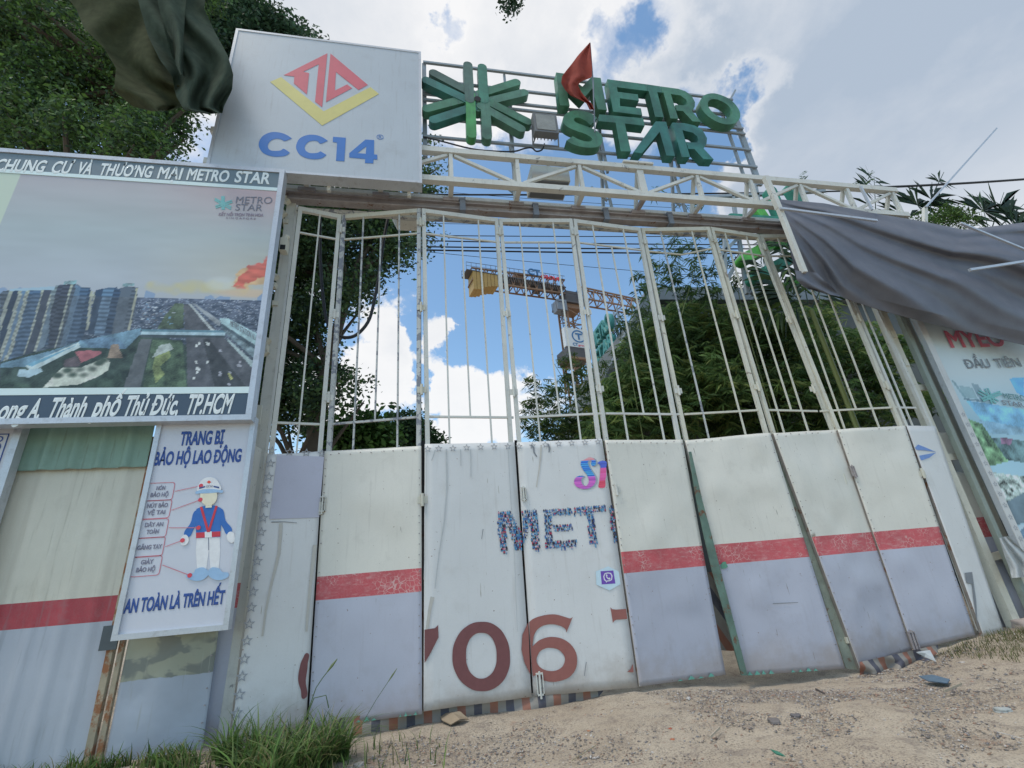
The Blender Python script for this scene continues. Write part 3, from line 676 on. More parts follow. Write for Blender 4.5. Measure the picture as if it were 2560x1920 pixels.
# striped script S and 1
zs1 = lambda x, y: (1400+x/10.055, 1120+y/10.055)
Sout = [(530, 330), (600, 300), (720, 240), (820, 250), (880, 300), (905, 370), (885, 430), (830, 455), (785, 435), (778, 390), (800, 340), (780, 318), (740, 312), (700, 350), (715, 430), (760, 520), (840, 640), (890, 740), (895, 840), (850, 930), (760, 1000), (640, 1030), (500, 1015), (390, 950), (352, 860), (370, 780), (430, 720), (520, 698), (590, 705), (600, 722), (560, 750), (535, 800), (540, 870), (580, 930), (640, 955), (690, 930), (720, 870), (715, 780), (680, 680), (610, 590), (550, 500), (522, 420)]
S1 = [(940, 385), (1000, 335), (1080, 322), (1150, 335), (1175, 380), (1165, 480), (1160, 600), (1165, 700), (1140, 800), (1128, 985), (970, 990), (985, 850), (1005, 650), (1015, 480), (990, 410)]
def striped(fr, pts, name, parent, cols, dx=0):
    P = pxpoly(fr, [zs1(*q) for q in pts]); me = curve_mesh([P], fr, 0.001, 0.004, True); me.materials.append(M['attr_print'])
    # subdivide into print stripes by painting a fine raster instead
    xs = [q[0] for q in P]; zz = [q[1] for q in P]; nx, nz = 60, 80
    X = np.linspace(min(xs)-.02, max(xs)+.02, nx); Z = np.linspace(min(zz)-.02, max(zz)+.02, nz)
    V = []; Fq = []; C = []
    # smooth outline
    Ps = []
    m_ = len(P)
    for k in range(m_):
        p0, p1, p2, p3 = (np.array(P[(k+j-1) % m_]) for j in range(4))
        for t_ in (0, .33, .66): Ps.append(tuple(0.5*((2*p1)+(-p0+p2)*t_+(2*p0-5*p1+4*p2-p3)*t_*t_+(-p0+3*p1-3*p2+p3)*t_**3)))
    XX, ZZ = np.meshgrid((X[:-1]+X[1:])/2, (Z[:-1]+Z[1:])/2); ins = inpoly(XX, ZZ, Ps)
    bpy.data.meshes.remove(me)
    r = random.Random(5); zc_ = [cols(((max(zz)-z)/(max(zz)-min(zz))), r) for z in Z]
    for j in range(nz-1):
        for k in range(nx-1):
            if ins[j, k]:
                b0 = len(V); V += [fr.w(X[k], Z[j], .003), fr.w(X[k+1], Z[j], .003), fr.w(X[k+1], Z[j+1], .003), fr.w(X[k], Z[j+1], .003)]; C += [zc_[j]]*4; Fq.append((b0, b0+1, b0+2, b0+3))
    return link(name, npmesh(name, V, Fq, M['attr_print'], C), parent)
def scol(t_, r):
    k = r.uniform(.75, 1.25)
    if t_ < .1: c_ = DC(205, 125, 130)
    elif t_ < .62: c_ = DC(45, 85, 165) if r.random() < .75 else DC(70, 140, 200)
    else: c_ = DC(150, 80, 150) if r.random() < .7 else DC(185, 90, 160)
    return tuple(min(.8, q*k) for q in c_)
def ocol(t_, r):
    k = r.uniform(.75, 1.25)
    c_ = DC(70, 85, 160) if t_ < .28 else (DC(190, 80, 130) if t_ < .75 else DC(175, 65, 85))
    return tuple(min(.8, q*k) for q in c_)
_sh = [(x+45, y+12) for x, y in Sout]
shape('printed_shadow', [pxpoly(fr4, [zs1(x+42, y+8) for x, y in Sout])], fr4, flatmat('grey_shadow_ink', DC(125, 135, 142)), t4, 0.0008, 0.0008, True)
striped(fr4, Sout, 'printed_letter_s', t4, scol); striped(fr4, S1, 'printed_one', t4, ocol)
# phone badge
zv = lambda x, y: (1040+x/3.16, 1060+y/3.16)
shape('badge_hexagon', [pxpoly(fr4, [zv(*q) for q in ((1518, 1125), (1600, 1165), (1615, 1265), (1528, 1315), (1425, 1270), (1420, 1165))])], fr4, flatmat('pale_blue_print', DC(160, 178, 198)), t4, 0.0006, 0.0015)
shape('badge_square', [pxpoly(fr4, [zv(*q) for q in ((1457, 1163), (1558, 1157), (1575, 1260), (1467, 1267))])], fr4, flatmat('violet_print', DC(92, 65, 140)), t4, 0.0006, 0.003)
ring = [(1490, 1178), (1516, 1172), (1540, 1176), (1552, 1200), (1548, 1232), (1530, 1242), (1510, 1244), (1504, 1254), (1498, 1243), (1484, 1232), (1478, 1205)]
rin = [(1515+(x-1515)*.76, 1208+(y-1208)*.76) for x, y in ring]
shape('badge_bubble', [pxpoly(fr4, [zv(*q) for q in ring]), pxpoly(fr4, [zv(*q) for q in rin])], fr4, flatmat('white_print', (.75, .75, .8)), t4, 0.0006, 0.0042)
shape('badge_handset', [pxpoly(fr4, [zv(*q) for q in ((1500, 1190), (1507, 1186), (1513, 1198), (1508, 1205), (1520, 1218), (1527, 1213), (1537, 1221), (1530, 1230), (1515, 1226), (1502, 1210))])], fr4, flatmat('white_print', (.75, .75, .8)), t4, 0.0006, 0.0042)
# blue diamond on the last leaf
zr = lambda x, y: (2100+x/3.77, 760+y/3.77)
shape('printed_diamond', [pxpoly(fr9, [zr(*q) for q in ((705, 1355), (735, 1325), (800, 1350), (905, 1395), (800, 1380), (725, 1375))]), pxpoly(fr9, [zr(*q) for q in ((745, 1430), (905, 1400), (840, 1450), (765, 1475))])], fr9, flatmat('blue_print', DC(95, 120, 165)), t9, 0.001, 0.002)
shape('printed_letter', [pxpoly(fr9, [(2412, 1432), (2430, 1430), (2440, 1500), (2444, 1570), (2436, 1520), (2430, 1460), (2416, 1458)])], fr9, M['greyink'], t9, 0.001, 0.002)
# green paint patch and dent star on the leaf between the gaps
fr6 = leafpx(5, 0.062); t6 = LEAF[5][0]
M['greenpaint'] = flatmat('old_green_paint', (0.13, 0.32, 0.22))
zq = lambda x, y: (1640+x/3.456, 1000+y/3.456)
shape('paint_patch', [pxpoly(fr6, [zq(*q) for q in ((555, 1430), (575, 1400), (600, 1395), (620, 1440), (600, 1455), (565, 1460))])], fr6, M['greenpaint'], t6, 0.001, 0.004)
# flaked green paint along the foot of the sheets
for li, x0, x1 in ((1, 0.35, 0.62), (1, 0.8, 0.97), (4, 0.42, 0.9), (5, 0.02, 0.3), (5, 0.45, 0.75), (6, 0.05, 0.9)):
    t_, fr_, frs_, cs_, L_ = LEAF[li]; f_ = Frame(fr_.O, fr_.U, 0.062); r = random.Random(li*7+int(x0*9))
    for k in range(4):
        a = x0+(x1-x0)*k/4; b2 = a+(x1-x0)/4*r.uniform(.5, .95)
        ua, ub = cs_[3][0]+(cs_[2][0]-cs_[3][0])*a, cs_[3][0]+(cs_[2][0]-cs_[3][0])*b2
        za, zb_ = cs_[3][1]+(cs_[2][1]-cs_[3][1])*a, cs_[3][1]+(cs_[2][1]-cs_[3][1])*b2; h = r.uniform(.02, .06)
        shape('paint_flake', [[(ua, za+.004), (ub, zb_+.004), (ub-.02, zb_+h*.6), (ua+(ub-ua)*.5, (za+zb_)/2+h), (ua+.02, za+h*.5)]], f_, flatmat('turquoise_paint', (0.16, .42, .33)) if False else M['turq'] if 'turq' in M else M.setdefault('turq', flatmat('turquoise_paint', (0.16, .42, .33))), t_, 0.001, 0.004)
# bolts: seam bolt at the foot, latch on leaf seams
def bolt(parent, fr_, u, z, s=1.0, m_=None):
    mb = MB()
    for a, b2, c_, d in ((-.04, .04, .10, .115), (-.04, .04, -.10, -.085), (-.04, -.028, -.10, .10), (.028, .04, -.10, .10)):
        P0 = fr_.w(u+a*s, z+c_*s, 0.0); P1 = fr_.w(u+b2*s, z+d*s, 0.02); lo = np.minimum(P0, P1); hi = np.maximum(P0, P1); mb.box(lo[0], hi[0], lo[1]-.005, hi[1]+.005, lo[2], hi[2])
    mb.tube([fr_.w(u, z-.13*s, .02), fr_.w(u, z+.13*s, .02)], 0.012*s, 8); return mb.obj('bolt_latch', m_ or M['rail'], parent)
f8 = leafpx(7, 0.065)
for px, py, s in ((2133, 1180, .9), (2285, 1605, 1.3)):
    u, v = f8.uv(px, py); bolt(LEAF[7][0], f8, u, v, s)
for li, px, py, s in ((3, 1298, 1236, .9), (3, 1331, 1714, 1.2), (1, 807, 1262, 1.0)):
    f_ = leafpx(li, 0.06); u, v = f_.uv(px, py); bolt(LEAF[li][0], f_, max(u, 0.02), v, s, M['steel'])

# ================================================================== TRUSS AND RAIL
tr = thing('lattice_girder', 'white painted lattice girder carrying the gate rail above the folding leaves', 'girder', (4.4, 6.9, 8.3))
XV = [-3.35, -2.04, -0.73, 0.58, 1.88, 3.17, 4.49, 5.80, 7.10, 8.36, 9.60, 10.87]
MB().beam((-3.6, 6.7, 9.085), (11.0, 6.7, 9.085), 0.12).obj('top_chord', M['steel'], tr)
MB().beam((-3.6, 6.7, 8.355), (11.0, 6.7, 8.355), 0.12).obj('bottom_chord', M['steel'], tr)
MB().beam((-3.6, 7.16, 8.36), (11.0, 7.16, 8.36), 0.08, 0.10).obj('rear_chord', M['steel'], tr)
for k, x in enumerate(XV):
    MB().beam((x, 6.7, 8.42), (x, 6.7, 9.02), 0.07 if k != 6 else 0.14, 0.08).obj('upright', M['steel'], tr)
    MB().beam((x-.01, 6.76, 9.05), (x, 7.13, 8.41), 0.07, 0.06).obj('rear_strut', M['steel'], tr)
    MB().beam((x, 6.77, 8.34), (x, 7.12, 8.345), 0.09, 0.07, ref=(0, 0, 1)).obj('cross_tie', M['rail'] if k == 6 else M['steel'], tr)
    if k+1 < len(XV):
        x2 = XV[k+1]
        # diagonals meet at the top of odd nodes (k=3 is a top node)
        if k % 2 == 1: MB().beam((x+.07, 6.705, 9.0), (x2-.09, 6.705, 8.44), 0.062, 0.06).obj('diagonal', M['steel'], tr)
        else: MB().beam((x+.09, 6.705, 8.44), (x2-.07, 6.705, 9.0), 0.062, 0.06).obj('diagonal', M['steel'], tr)
MB().box(4.13, 4.80, 6.60, 6.86, 9.155, 9.20).obj('top_plate', M['steel'], tr)
rl = thing('gate_rail', 'rusty brown double-flanged rail the gate leaves hang from under the girder', 'rail', (3.0, 7.15, 8.1))
mb = MB(); mb.box(-2.45, 8.6, 7.07, 7.23, 8.20, 8.225); mb.box(-2.45, 8.6, 7.135, 7.165, 8.07, 8.20); mb.box(-2.45, 8.6, 7.07, 7.23, 8.045, 8.07)
mb.obj('rail_beam', M['rail'], rl)
MB().box(-2.4, 8.6, 7.28, 7.36, 7.96, 8.04).obj('guide_bar', M['steel_peel'], rl)
for x in XV[1:10]:
    MB().box(x-.15, x+.15, 7.04, 7.26, 8.228, 8.305).obj('bracket', M['rail'], rl)
for (px, py) in ((1157, 520), (1341, 532), (1517, 540), (1678, 551)):
    q = at(px, py, 7.05); mb = MB(); mb.box(q[0]-.055, q[0]+.055, 7.035, 7.262, 8.00, 8.035); mb.box(q[0]-.055, q[0]+.055, 7.035, 7.065, 8.035, 8.26)
    mb.box(q[0]-.055, q[0]+.055, 7.236, 7.262, 8.035, 8.26); mb.box(q[0]-.06, q[0]+.06, 7.03, 7.265, 8.262, 8.30); mb.obj('hanger', M['grey_steel'], rl)
for k in range(2, 9):                # rollers carrying the leaves
    x, _, y = ND[k]
    if k % 2 == 1: continue
    MB().tube([(x, 7.1, 7.88), (x, 7.13, 8.06)], 0.02, 8).obj('hanger_rod', M['rail'], rl)

# ================================================================== LEFT TOWER
tw = thing('lattice_post', 'tall white square gate post with triangular bracing behind the billboard edge', 'post', (-2.4, 7.1, 0))
P1x, P1y = -2.33, 7.26
MB().beam((P1x-.01, P1y, -0.15), (P1x+.02, P1y, 8.26), 0.15).obj('post', M['steel'], tw)
MB().beam((-2.42, 7.55, -0.15), (-2.42, 7.55, 8.2), 0.11).obj('post', M['steel'], tw)
MB().beam((-3.1, 7.25, -0.1), (-3.1, 7.25, 8.3), 0.12).obj('post', M['steel'], tw)
for a, c_ in (((-2.98, 7.25, 8.42), (-2.33, 7.1, 7.98)), ((-3.05, 7.25, 7.15), (-2.36, 7.1, 7.75)), ((-3.05, 7.25, 6.85), (-2.36, 7.1, 6.35)), ((-3.05, 7.25, 6.20), (-2.36, 7.1, 6.20)),
              ((-3.05, 7.25, 5.6), (-2.36, 7.1, 5.15)), ((-3.05, 7.25, 5.05), (-2.36, 7.1, 5.05)), ((-3.05, 7.25, 4.55), (-2.36, 7.1, 5.0)), ((-3.05, 7.25, 4.05), (-2.36, 7.1, 3.95)), ((-3.05, 7.25, 8.05), (-2.36, 7.1, 8.05)),
              ((-2.42, 7.5, 7.6), (-2.36, 7.15, 7.6)), ((-2.42, 7.5, 5.9), (-2.36, 7.15, 5.9))):
    MB().beam(a, c_, 0.085, 0.085).obj('brace', M['steel_cream'], tw)
MB().box(-2.44, -2.30, 6.98, 7.0, 3.75, 4.05).obj('gusset_plate', M['steel_cream'], tw)
# siren / small camera on the post
cm = thing('security_camera', 'small beige camera housing strapped to the left gate post', 'camera', at(713, 600, 6.95))
q = at(712, 612, 6.95); mb = MB(); mb.box(q[0]-.06, q[0]+.05, 6.88, 7.02, q[2]-.16, q[2]+.10); mb.obj('housing', M['steel_cream'], cm)
mb = MB(); mb.tube([(q[0]-.005, 6.95, q[2]+.10), (q[0]-.005, 6.95, q[2]+.16), (q[0]+.03, 6.98, q[2]+.17)], 0.055, 10); mb.obj('cap', M['steel_cream'], cm)
mb = MB(); mb.box(q[0]-.045, q[0]+.035, 6.87, 6.885, q[2]-.15, q[2]-.06); mb.obj('lens', M['dark'], cm)
# narrow curved sheet between the poster and the first leaf
def curved_sheet(name, label, px_tl, px_tr, px_br, px_bl, Y, mats, bulge, cat, zs=(1.345, 1.64)):
    f_ = YF(Y); cs_ = [f_.uv(*q) for q in (px_tl, px_tr, px_br, px_bl)]
    nu, nz = 10, 40; V = []; mi = []
    lv = np.linspace(0, 1, nz+1)
    for j in range(nz+1):
        for k in range(nu+1):
            u = k/nu; zt = cs_[0][1]*(1-u)+cs_[1][1]*u; zb = cs_[3][1]*(1-u)+cs_[2][1]*u; z = zb+(zt-zb)*lv[j]
            x = (cs_[3][0]*(1-u)+cs_[2][0]*u)*(1-lv[j])+(cs_[0][0]*(1-u)+cs_[1][0]*u)*lv[j]
            V.append([x, Y-0.02-bulge*math.sqrt(max(0, 1-(u*1.0)**2))+bulge, z])
    V = np.array(V).reshape(nz+1, nu+1, 3)
    for zz in zs:
        k = int(np.argmin(abs(V[:, :, 2].mean(1)-zz))); V[k, :, 2] = zz
    zl = V[:, :, 2].mean(1); ix = np.arange((nz+1)*(nu+1)).reshape(nz+1, nu+1)
    Ff = np.stack([ix[:-1, :-1], ix[:-1, 1:], ix[1:, 1:], ix[1:, :-1]], -1).reshape(-1, 4); n_ = V.reshape(-1, 3).shape[0]
    V2 = V.reshape(-1, 3)+np.array([0, 0.012, 0])
    me = npmesh(name, np.concatenate([V.reshape(-1, 3), V2]), np.concatenate([Ff, Ff[:, ::-1]+n_]), mats[0], smooth=True)
    for q2 in mats[1:]: me.materials.append(q2)
    mid = (zl[:-1]+zl[1:])/2; mr = np.where(mid > zs[1], 0, np.where(mid > zs[0], 1, 2)); mr = np.repeat(mr, nu)
    me.polygons.foreach_set('material_index', np.concatenate([mr, mr]).astype(np.int32))
    return tag(link(name, me), label, cat)
curved_sheet('fence_sheet', 'narrow rolled cream sheet with a red band between poster and starred leaf', (628, 1108), (664, 1128), (548, 1910), (490, 1905), 7.16, sheetmats, 0.16, 'metal sheet')

# ================================================================== CC14 BOARD
YC = 6.55; fc = YF(YC)
cc = thing('company_signboard', 'big pale square signboard with a red and yellow diamond logo and blue CC14', 'signboard', (-1.8, 6.7, 8.4))
bx0, bx1 = -3.56, 0.03
ztL, ztR = fc.uv(1054, 129)[1], fc.uv(1054, 129)[1]; zbR = fc.uv(1054, 457)[1]
bx0 = fc.uv(590, 70)[0]; bx1 = fc.uv(1054, 300)[0]
M['boardface'] = paint('pale_board_face', (0.47, 0.52, 0.57), 0.38, 0.05, 0.7, 0.14, streak=0.16, bump=0.05, spec=0.5)
MB().box(bx0+.05, bx1-.05, YC+.01, YC+.22, zbR+.05, ztR-.05).obj('face_panel', M['boardface'], cc)
for a in ((bx0, bx1, YC, YC+.24, ztR-.05, ztR), (bx0, bx1, YC, YC+.24, zbR, zbR+.05)): MB().box(*a).obj('frame_bar', M['alu'], cc)
for a in ((bx0, bx0+.05, YC, YC+.24, zbR+.051, ztR-.051), (bx1-.05, bx1, YC, YC+.24, zbR+.051, ztR-.051)): MB().box(*a).obj('frame_bar', M['alu'], cc)
for x in (-3.0, -1.6, -0.2):
    MB().beam((x, YC+.26, zbR-.1), (x, YC+.26, ztR-.1), 0.06).obj('rear_post', M['steel'], cc)
fcf = YF(YC+.01)
zz4 = lambda x, y: (620+x/6.1444, 100+y/6.1444)
M['logored'] = paint('logo_red', DC(165, 82, 92, .95), 0.45, 0.06, 2, 0.1, streak=0.1); M['logoyel'] = paint('logo_yellow', DC(172, 164, 105, .9), 0.45, 0.06, 2, 0.08)
M['logoblue'] = paint('logo_blue', DC(42, 90, 148, 1.0), 0.45, 0.06, 2, 0.08)
def cpoly(name, pts, mat, parent=cc, fr=fcf, zz=zz4, **k): return shape(name, [pxpoly(fr, [zz(*q) for q in P]) for P in pts], fr, mat, parent, **k)
cpoly('logo_red_left', [[(1220, 207), (1140, 1035), (1030, 950), (1087, 375), (850, 490), (940, 512), (905, 838), (705, 672), (712, 565), (550, 543)]], M['logored'])
cpoly('logo_red_right', [[(1268, 210), (1842, 692), (1697, 770), (1352, 495), (1335, 780), (1523, 685), (1600, 742), (1197, 958)]], M['logored'])
cpoly('logo_yellow_chevron', [[(340, 645), (510, 572), (1163, 1098), (1880, 725), (2012, 830), (1140, 1318)]], M['logoyel'])
zz2 = lambda x, y: (500+x/3.456, y/3.456)
C1 = [(795, 1197), (733, 1220), (700, 1205), (660, 1200), (615, 1215), (588, 1250), (592, 1285), (620, 1303), (665, 1305), (700, 1300), (725, 1287), (777, 1320), (745, 1345), (690, 1355), (620, 1352), (550, 1325), (512, 1275), (512, 1225), (545, 1175), (610, 1145), (680, 1145), (745, 1165)]
C2 = [(1105, 1218), (1042, 1243), (1015, 1222), (975, 1217), (935, 1230), (907, 1265), (912, 1300), (945, 1322), (990, 1325), (1020, 1320), (1042, 1308), (1093, 1340), (1060, 1365), (1005, 1377), (930, 1370), (865, 1340), (833, 1290), (835, 1245), (865, 1195), (930, 1168), (1000, 1168), (1060, 1188)]
cpoly('letter_c', [crs(C1, 60)], M['logoblue'], zz=zz2); cpoly('letter_c', [crs(C2, 60)], M['logoblue'], zz=zz2)
cpoly('digit_one', [[(1150, 1183), (1260, 1192), (1247, 1395), (1175, 1390), (1185, 1235), (1147, 1228)]], M['logoblue'], zz=zz2)
cpoly('digit_four', [[(1430, 1207), (1505, 1212), (1503, 1335), (1532, 1338), (1532, 1380), (1500, 1378), (1496, 1413), (1425, 1410), (1427, 1375), (1290, 1362), (1290, 1325)], [(1437, 1265), (1360, 1325), (1432, 1330)]], M['logoblue'], zz=zz2)
u, v = fcf.uv(*zz2(1556, 1185)); rr = 0.062
shape('registered_ring', [[(u+rr*cos(t), v+rr*sin(t)) for t in np.linspace(0, 2*pi, 24)[:-1]], [(u+rr*.85*cos(t), v+rr*.85*sin(t)) for t in np.linspace(0, 2*pi, 24)[:-1]][::-1]], fcf, M['logoblue'], cc)
text('registered_letter', 'R', fcf, M['logoblue'], cc, (u-.025, v-.035), (u+.03, v-.035), 0.07, 0.005, px=False)

# ================================================================== METRO STAR ROOF SIGN
YG = 6.85
sg = thing('roof_sign', 'steel grid sign above the girder with green METRO STAR letters and starburst emblem', 'sign', (3.8, 6.85, 9.15))
# weathered greens
M['signbar'] = paint('sign_grid_steel', (0.30, 0.35, 0.39), 0.5, 0.1, 3, 0.2)
for z in (11.83, 11.27, 10.85, 10.67, 10.16, 9.63):
    MB().beam((0.08, YG, z), (7.58, YG, z), 0.05).obj('grid_bar', M['signbar'], sg)
for x, w_ in ((0.10, .09), (1.87, .045), (3.90, .05), (5.62, .05), (7.22, .045), (7.55, .13)):
    MB().beam((x, YG+.07, 9.15), (x, YG+.07, 11.86), w_, 0.06).obj('grid_post', M['signbar'], sg)
for x in (1.95, 4.0, 5.75):
    MB().beam((x, YG+.10, 11.0), (x+.12, YG+1.1, 8.6), 0.06).obj('back_stay', M['signbar'], sg)
    MB().beam((x+.05, YG+.45, 8.35), (x-.02, YG+.45, 10.2), 0.05).obj('back_stay', M['signbar'], sg)
    MB().beam((x-.35, YG+.45, 9.1), (x, YG+.5, 8.8), 0.045).obj('back_stay', M['signbar'], sg)
def green(name, c, sp=None):
    m_ = paint(name, c, 0.45, 0.40, 2.2, 0.35, dirtcol=(0.05, 0.08, 0.08), streak=0.4, bump=0.08, spec=0.45); return m_
G1, G2, G3, G4, G5, G6 = green('sign_green_teal', (0.045, 0.18, 0.125)), green('sign_green_mid', (0.065, 0.205, 0.125)), green('sign_bright_green', (0.07, 0.32, 0.10)), green('sign_grey_green', (0.08, 0.20, 0.14)), green('sign_dull_grey', (0.075, 0.145, 0.12)), green('sign_teal', (0.035, 0.175, 0.15))
YL_ = 6.58; fl = YF(YL_); LD = 0.20           # letters stand from YL_ back to the grid
zA = lambda x, y: (1370+x/6.9125, 160+y/6.9125); zB = lambda x, y: (1580+x/6.9125, 180+y/6.9125); zC = lambda x, y: (1040+x/6.9125, 130+y/6.9125)
def AB(x, y): return (x+1451.6, y+138.3)
def letter(name, polys, mat, smooth=False, zz=zA, fr=fl, parent=sg, dn=0.0):
    return shape(name, [pxpoly(fr, [zz(*q) for q in P]) for P in polys], fr, mat, parent, LD-dn*2, -LD+dn, smooth)
letter('letter_m', [[(140, 145), (290, 165), (595, 390), (750, 225), (910, 240), (1020, 795), (860, 780), (765, 420), (585, 630), (310, 360), (375, 720), (205, 712)]], G2)
E_ = [(1025, 262), AB(120, 200), AB(300, 330), ]
letter('letter_e', [[(1025, 262), (1700, 350), (1722, 466), (1190, 400), (1205, 480), (1550, 525), (1572, 635), (1240, 590), (1245, 725), (1605, 765), (1630, 885), (1125, 820)]], G1)
letter('letter_t', [[(1704, 350), AB(495, 248), AB(515, 353), AB(435, 345), AB(550, 780), AB(400, 770), AB(290, 332), (1726, 466)]], G1)
letter('letter_r', [[AB(499, 249), AB(800, 290), AB(920, 330), AB(1030, 410), AB(1090, 520), AB(1085, 600), AB(1030, 668), AB(1195, 862), AB(1045, 850), AB(880, 672), AB(770, 665), AB(750, 568), AB(905, 576), AB(955, 545), AB(938, 480), AB(840, 405), AB(670, 378), AB(800, 805), AB(665, 800), AB(545, 356), AB(519, 353)]], G2)
Oo = [(1180, 560), (1215, 435), (1370, 368), (1530, 395), (1700, 480), (1830, 620), (1872, 745), (1830, 845), (1700, 903), (1540, 885), (1390, 815), (1260, 710)]
Oi = [(1310, 560), (1340, 490), (1430, 468), (1560, 510), (1680, 600), (1725, 700), (1690, 775), (1600, 798), (1500, 770), (1400, 700), (1340, 630)]
letter('letter_o', [[AB(*q) for q in Oo], [AB(*q) for q in Oi]], G2, True)
S_ = [(850, 930), (760, 860), (620, 812), (460, 800), (335, 840), (265, 920), (265, 1010), (340, 1085), (480, 1150), (640, 1205), (740, 1262), (772, 1305), (735, 1335), (640, 1335), (520, 1295), (430, 1248), (320, 1320), (430, 1385), (580, 1430), (740, 1445), (870, 1425), (938, 1350), (942, 1265), (885, 1185), (780, 1120), (620, 1060), (490, 1010), (443, 962), (465, 925), (545, 928), (650, 980), (735, 1055)]
letter('letter_s', [crs(S_, 60)], G2, False, dn=.001)
letter('letter_t', [[(885, 868), (1645, 935), (1672, 1065), (1328, 1025), (1435, 1510), (1258, 1505), (1168, 1010), (872, 985)]], G1, dn=.002)
letter('letter_a', [[(1862, 988), (2042, 998), (2197, 1588), (2047, 1578), (1932, 1168), (1627, 1538), (1477, 1523)]], G6, dn=.001)
letter('letter_r', [[AB(*q) for q in [(695, 872), (900, 880), (1080, 920), (1220, 1000), (1298, 1140), (1290, 1235), (1240, 1320), (1415, 1510), (1235, 1500), (1080, 1330), (975, 1325), (945, 1212), (1120, 1215), (1150, 1180), (1130, 1110), (1050, 1045), (872, 1002), (1005, 1465), (860, 1465)]]], G6, dn=.003)
# starburst emblem: twelve rounded arms round a hub
em_c = fl.uv(*zC(1065, 800))
arms = [((898, 200), (930, 800), G5), ((940, 700), (965, 1400), G3), ((1148, 230), (1180, 800), G1), ((1195, 760), (1235, 1420), G4),
        ((305, 320), (1000, 690), G5), ((1180, 780), (1935, 1160), G2), ((180, 455), (960, 830), G6), ((1130, 900), (1820, 1290), G4),
        ((190, 940), (1000, 730), G2), ((1100, 680), (1740, 480), G2), ((310, 1125), (1010, 900), G6), ((1130, 830), (1880, 650), G4)]
for k, (a, c_, g_) in enumerate(arms):
    p_, q_ = np.array(fl.uv(*zC(*a))), np.array(fl.uv(*zC(*c_))); d = (q_-p_)/np.linalg.norm(q_-p_); nn = np.array([-d[1], d[0]]); R = 0.098
    P = [tuple(q_+(d*cos(t)+nn*sin(t))*R) for t in np.linspace(-pi/2, pi/2, 9)]+[tuple(p_+(-d*cos(t)-nn*sin(t))*R) for t in np.linspace(-pi/2, pi/2, 9)]
    off = 0.003*(k % 6)
    shape('emblem_arm', [P], fl, g_, sg, LD-0.02-off, -LD-.002*k)
P = [(em_c[0]+.30*cos(t), em_c[1]+.30*sin(t)) for t in np.linspace(0, 2*pi, 13)[:-1]]
shape('emblem_hub', [P], fl, G4, sg, LD-.03, -LD-.03)
P = [(em_c[0]+.07*cos(t), em_c[1]+.07*sin(t)) for t in np.linspace(0, 2*pi, 17)[:-1]]
shape('emblem_painted_hole', [P], fl, M['dark'], sg, 0.004, -.008)  # solid near-black disc, painted in place of a shaded hole
# rod sticking up behind the O
MB().beam(at(1825, 250, 6.8), at(1838, 226, 6.8), 0.045).obj('loose_rod', M['signbar'], sg)

# floodlight clamped to the grid
def flood(name, label, c, w_, h_, d_, tilt, mats, bracket=True, grp=None):
    t = thing(name, label, 'floodlight', c, grp); cx, cy, cz = c
    m_, mface = mats
    e = MB(); e.prism([(cx-w_/2, cz-h_/2), (cx+w_/2, cz-h_/2), (cx+w_/2, cz+h_/2), (cx-w_/2, cz+h_/2)], cy, cy+d_); h1 = e.obj('housing', m_, t)
    e = MB(); k = 0.8; e.box(cx-w_/2*k, cx+w_/2*k, cy-.012, cy-.002, cz-h_/2*k, cz+h_/2*k); f1 = e.obj('glass', mface, t)
    e = MB()
    for i in range(7): x = cx-w_/2+.03+i*(w_-.06)/6; e.box(x-.006, x+.006, cy+d_, cy+d_+.06, cz-h_/2+.02, cz+h_/2-.02)
    e.obj('cooling_fins', m_, t)
    e = MB(); e.beam((cx-w_/2-.02, cy+d_/2, cz), (cx-w_/2-.02, cy+d_/2+.1, cz-h_/2-.16), .02, .03); e.beam((cx+w_/2+.02, cy+d_/2, cz), (cx+w_/2+.02, cy+d_/2+.1, cz-h_/2-.16), .02, .03)
    e.beam((cx-w_/2-.03, cy+d_/2+.1, cz-h_/2-.16), (cx+w_/2+.03, cy+d_/2+.1, cz-h_/2-.16), .03, .02); e.obj('mounting_yoke', m_, t)
    return t
M['greyhouse'] = paint('grey_housing', (0.16, 0.17, 0.18), 0.5, 0.1, 4, 0.3); M['lampface'] = paint('clouded_lamp_glass', (0.26, 0.27, 0.25), 0.25, 0.15, 6, 0.3, spec=0.6)
q0 = at(1363, 312, 6.5)
t = flood('floodlight', 'grey floodlight on the sign grid between the starburst emblem and the S', (q0[0], 6.45, q0[2]), 0.50, 0.52, 0.16, 0, (M['greyhouse'], M['lampface']))
MB().beam((q0[0]-.2, 6.50, q0[2]-.27), (q0[0]-.2, 6.8, 9.66), .02).obj('stay', M['greyhouse'], t)
q1 = at(1375, 440, 7.0); w_ = .40
t = thing('floodlight', 'white box floodlight with dark underside seen behind the girder diagonal', 'floodlight', q1)
x0, x1 = at(1330, 430, 7.0)[0], at(1424, 440, 7.0)[0]; zt_, zb_ = at(1380, 416, 7.0)[2], at(1380, 449, 7.0)[2]
MB().box(x0, x1, 7.0, 7.55, zb_, zt_).obj('housing', M['steel'], t); MB().box(x0+.03, x1-.03, 7.03, 7.50, zb_-.03, zb_-.002).obj('lamp_glass', M['greyhouse'], t)
MB().beam(((x0+x1)/2, 7.2, zt_), ((x0+x1)/2, 7.0, zt_+.25), .05).obj('bracket_arm', M['grey_steel'], t)
q2 = at(1030, 545, 7.6)
t = thing('floodlight', 'hanging lamp with yellow reflector behind the second gate leaf, under the rail', 'floodlight', q2)
e = MB(); x0, x1 = at(985, 545, 7.6)[0], at(1052, 545, 7.6)[0]; za, zb_ = at(1020, 528, 7.6)[2], at(1020, 560, 7.6)[2]
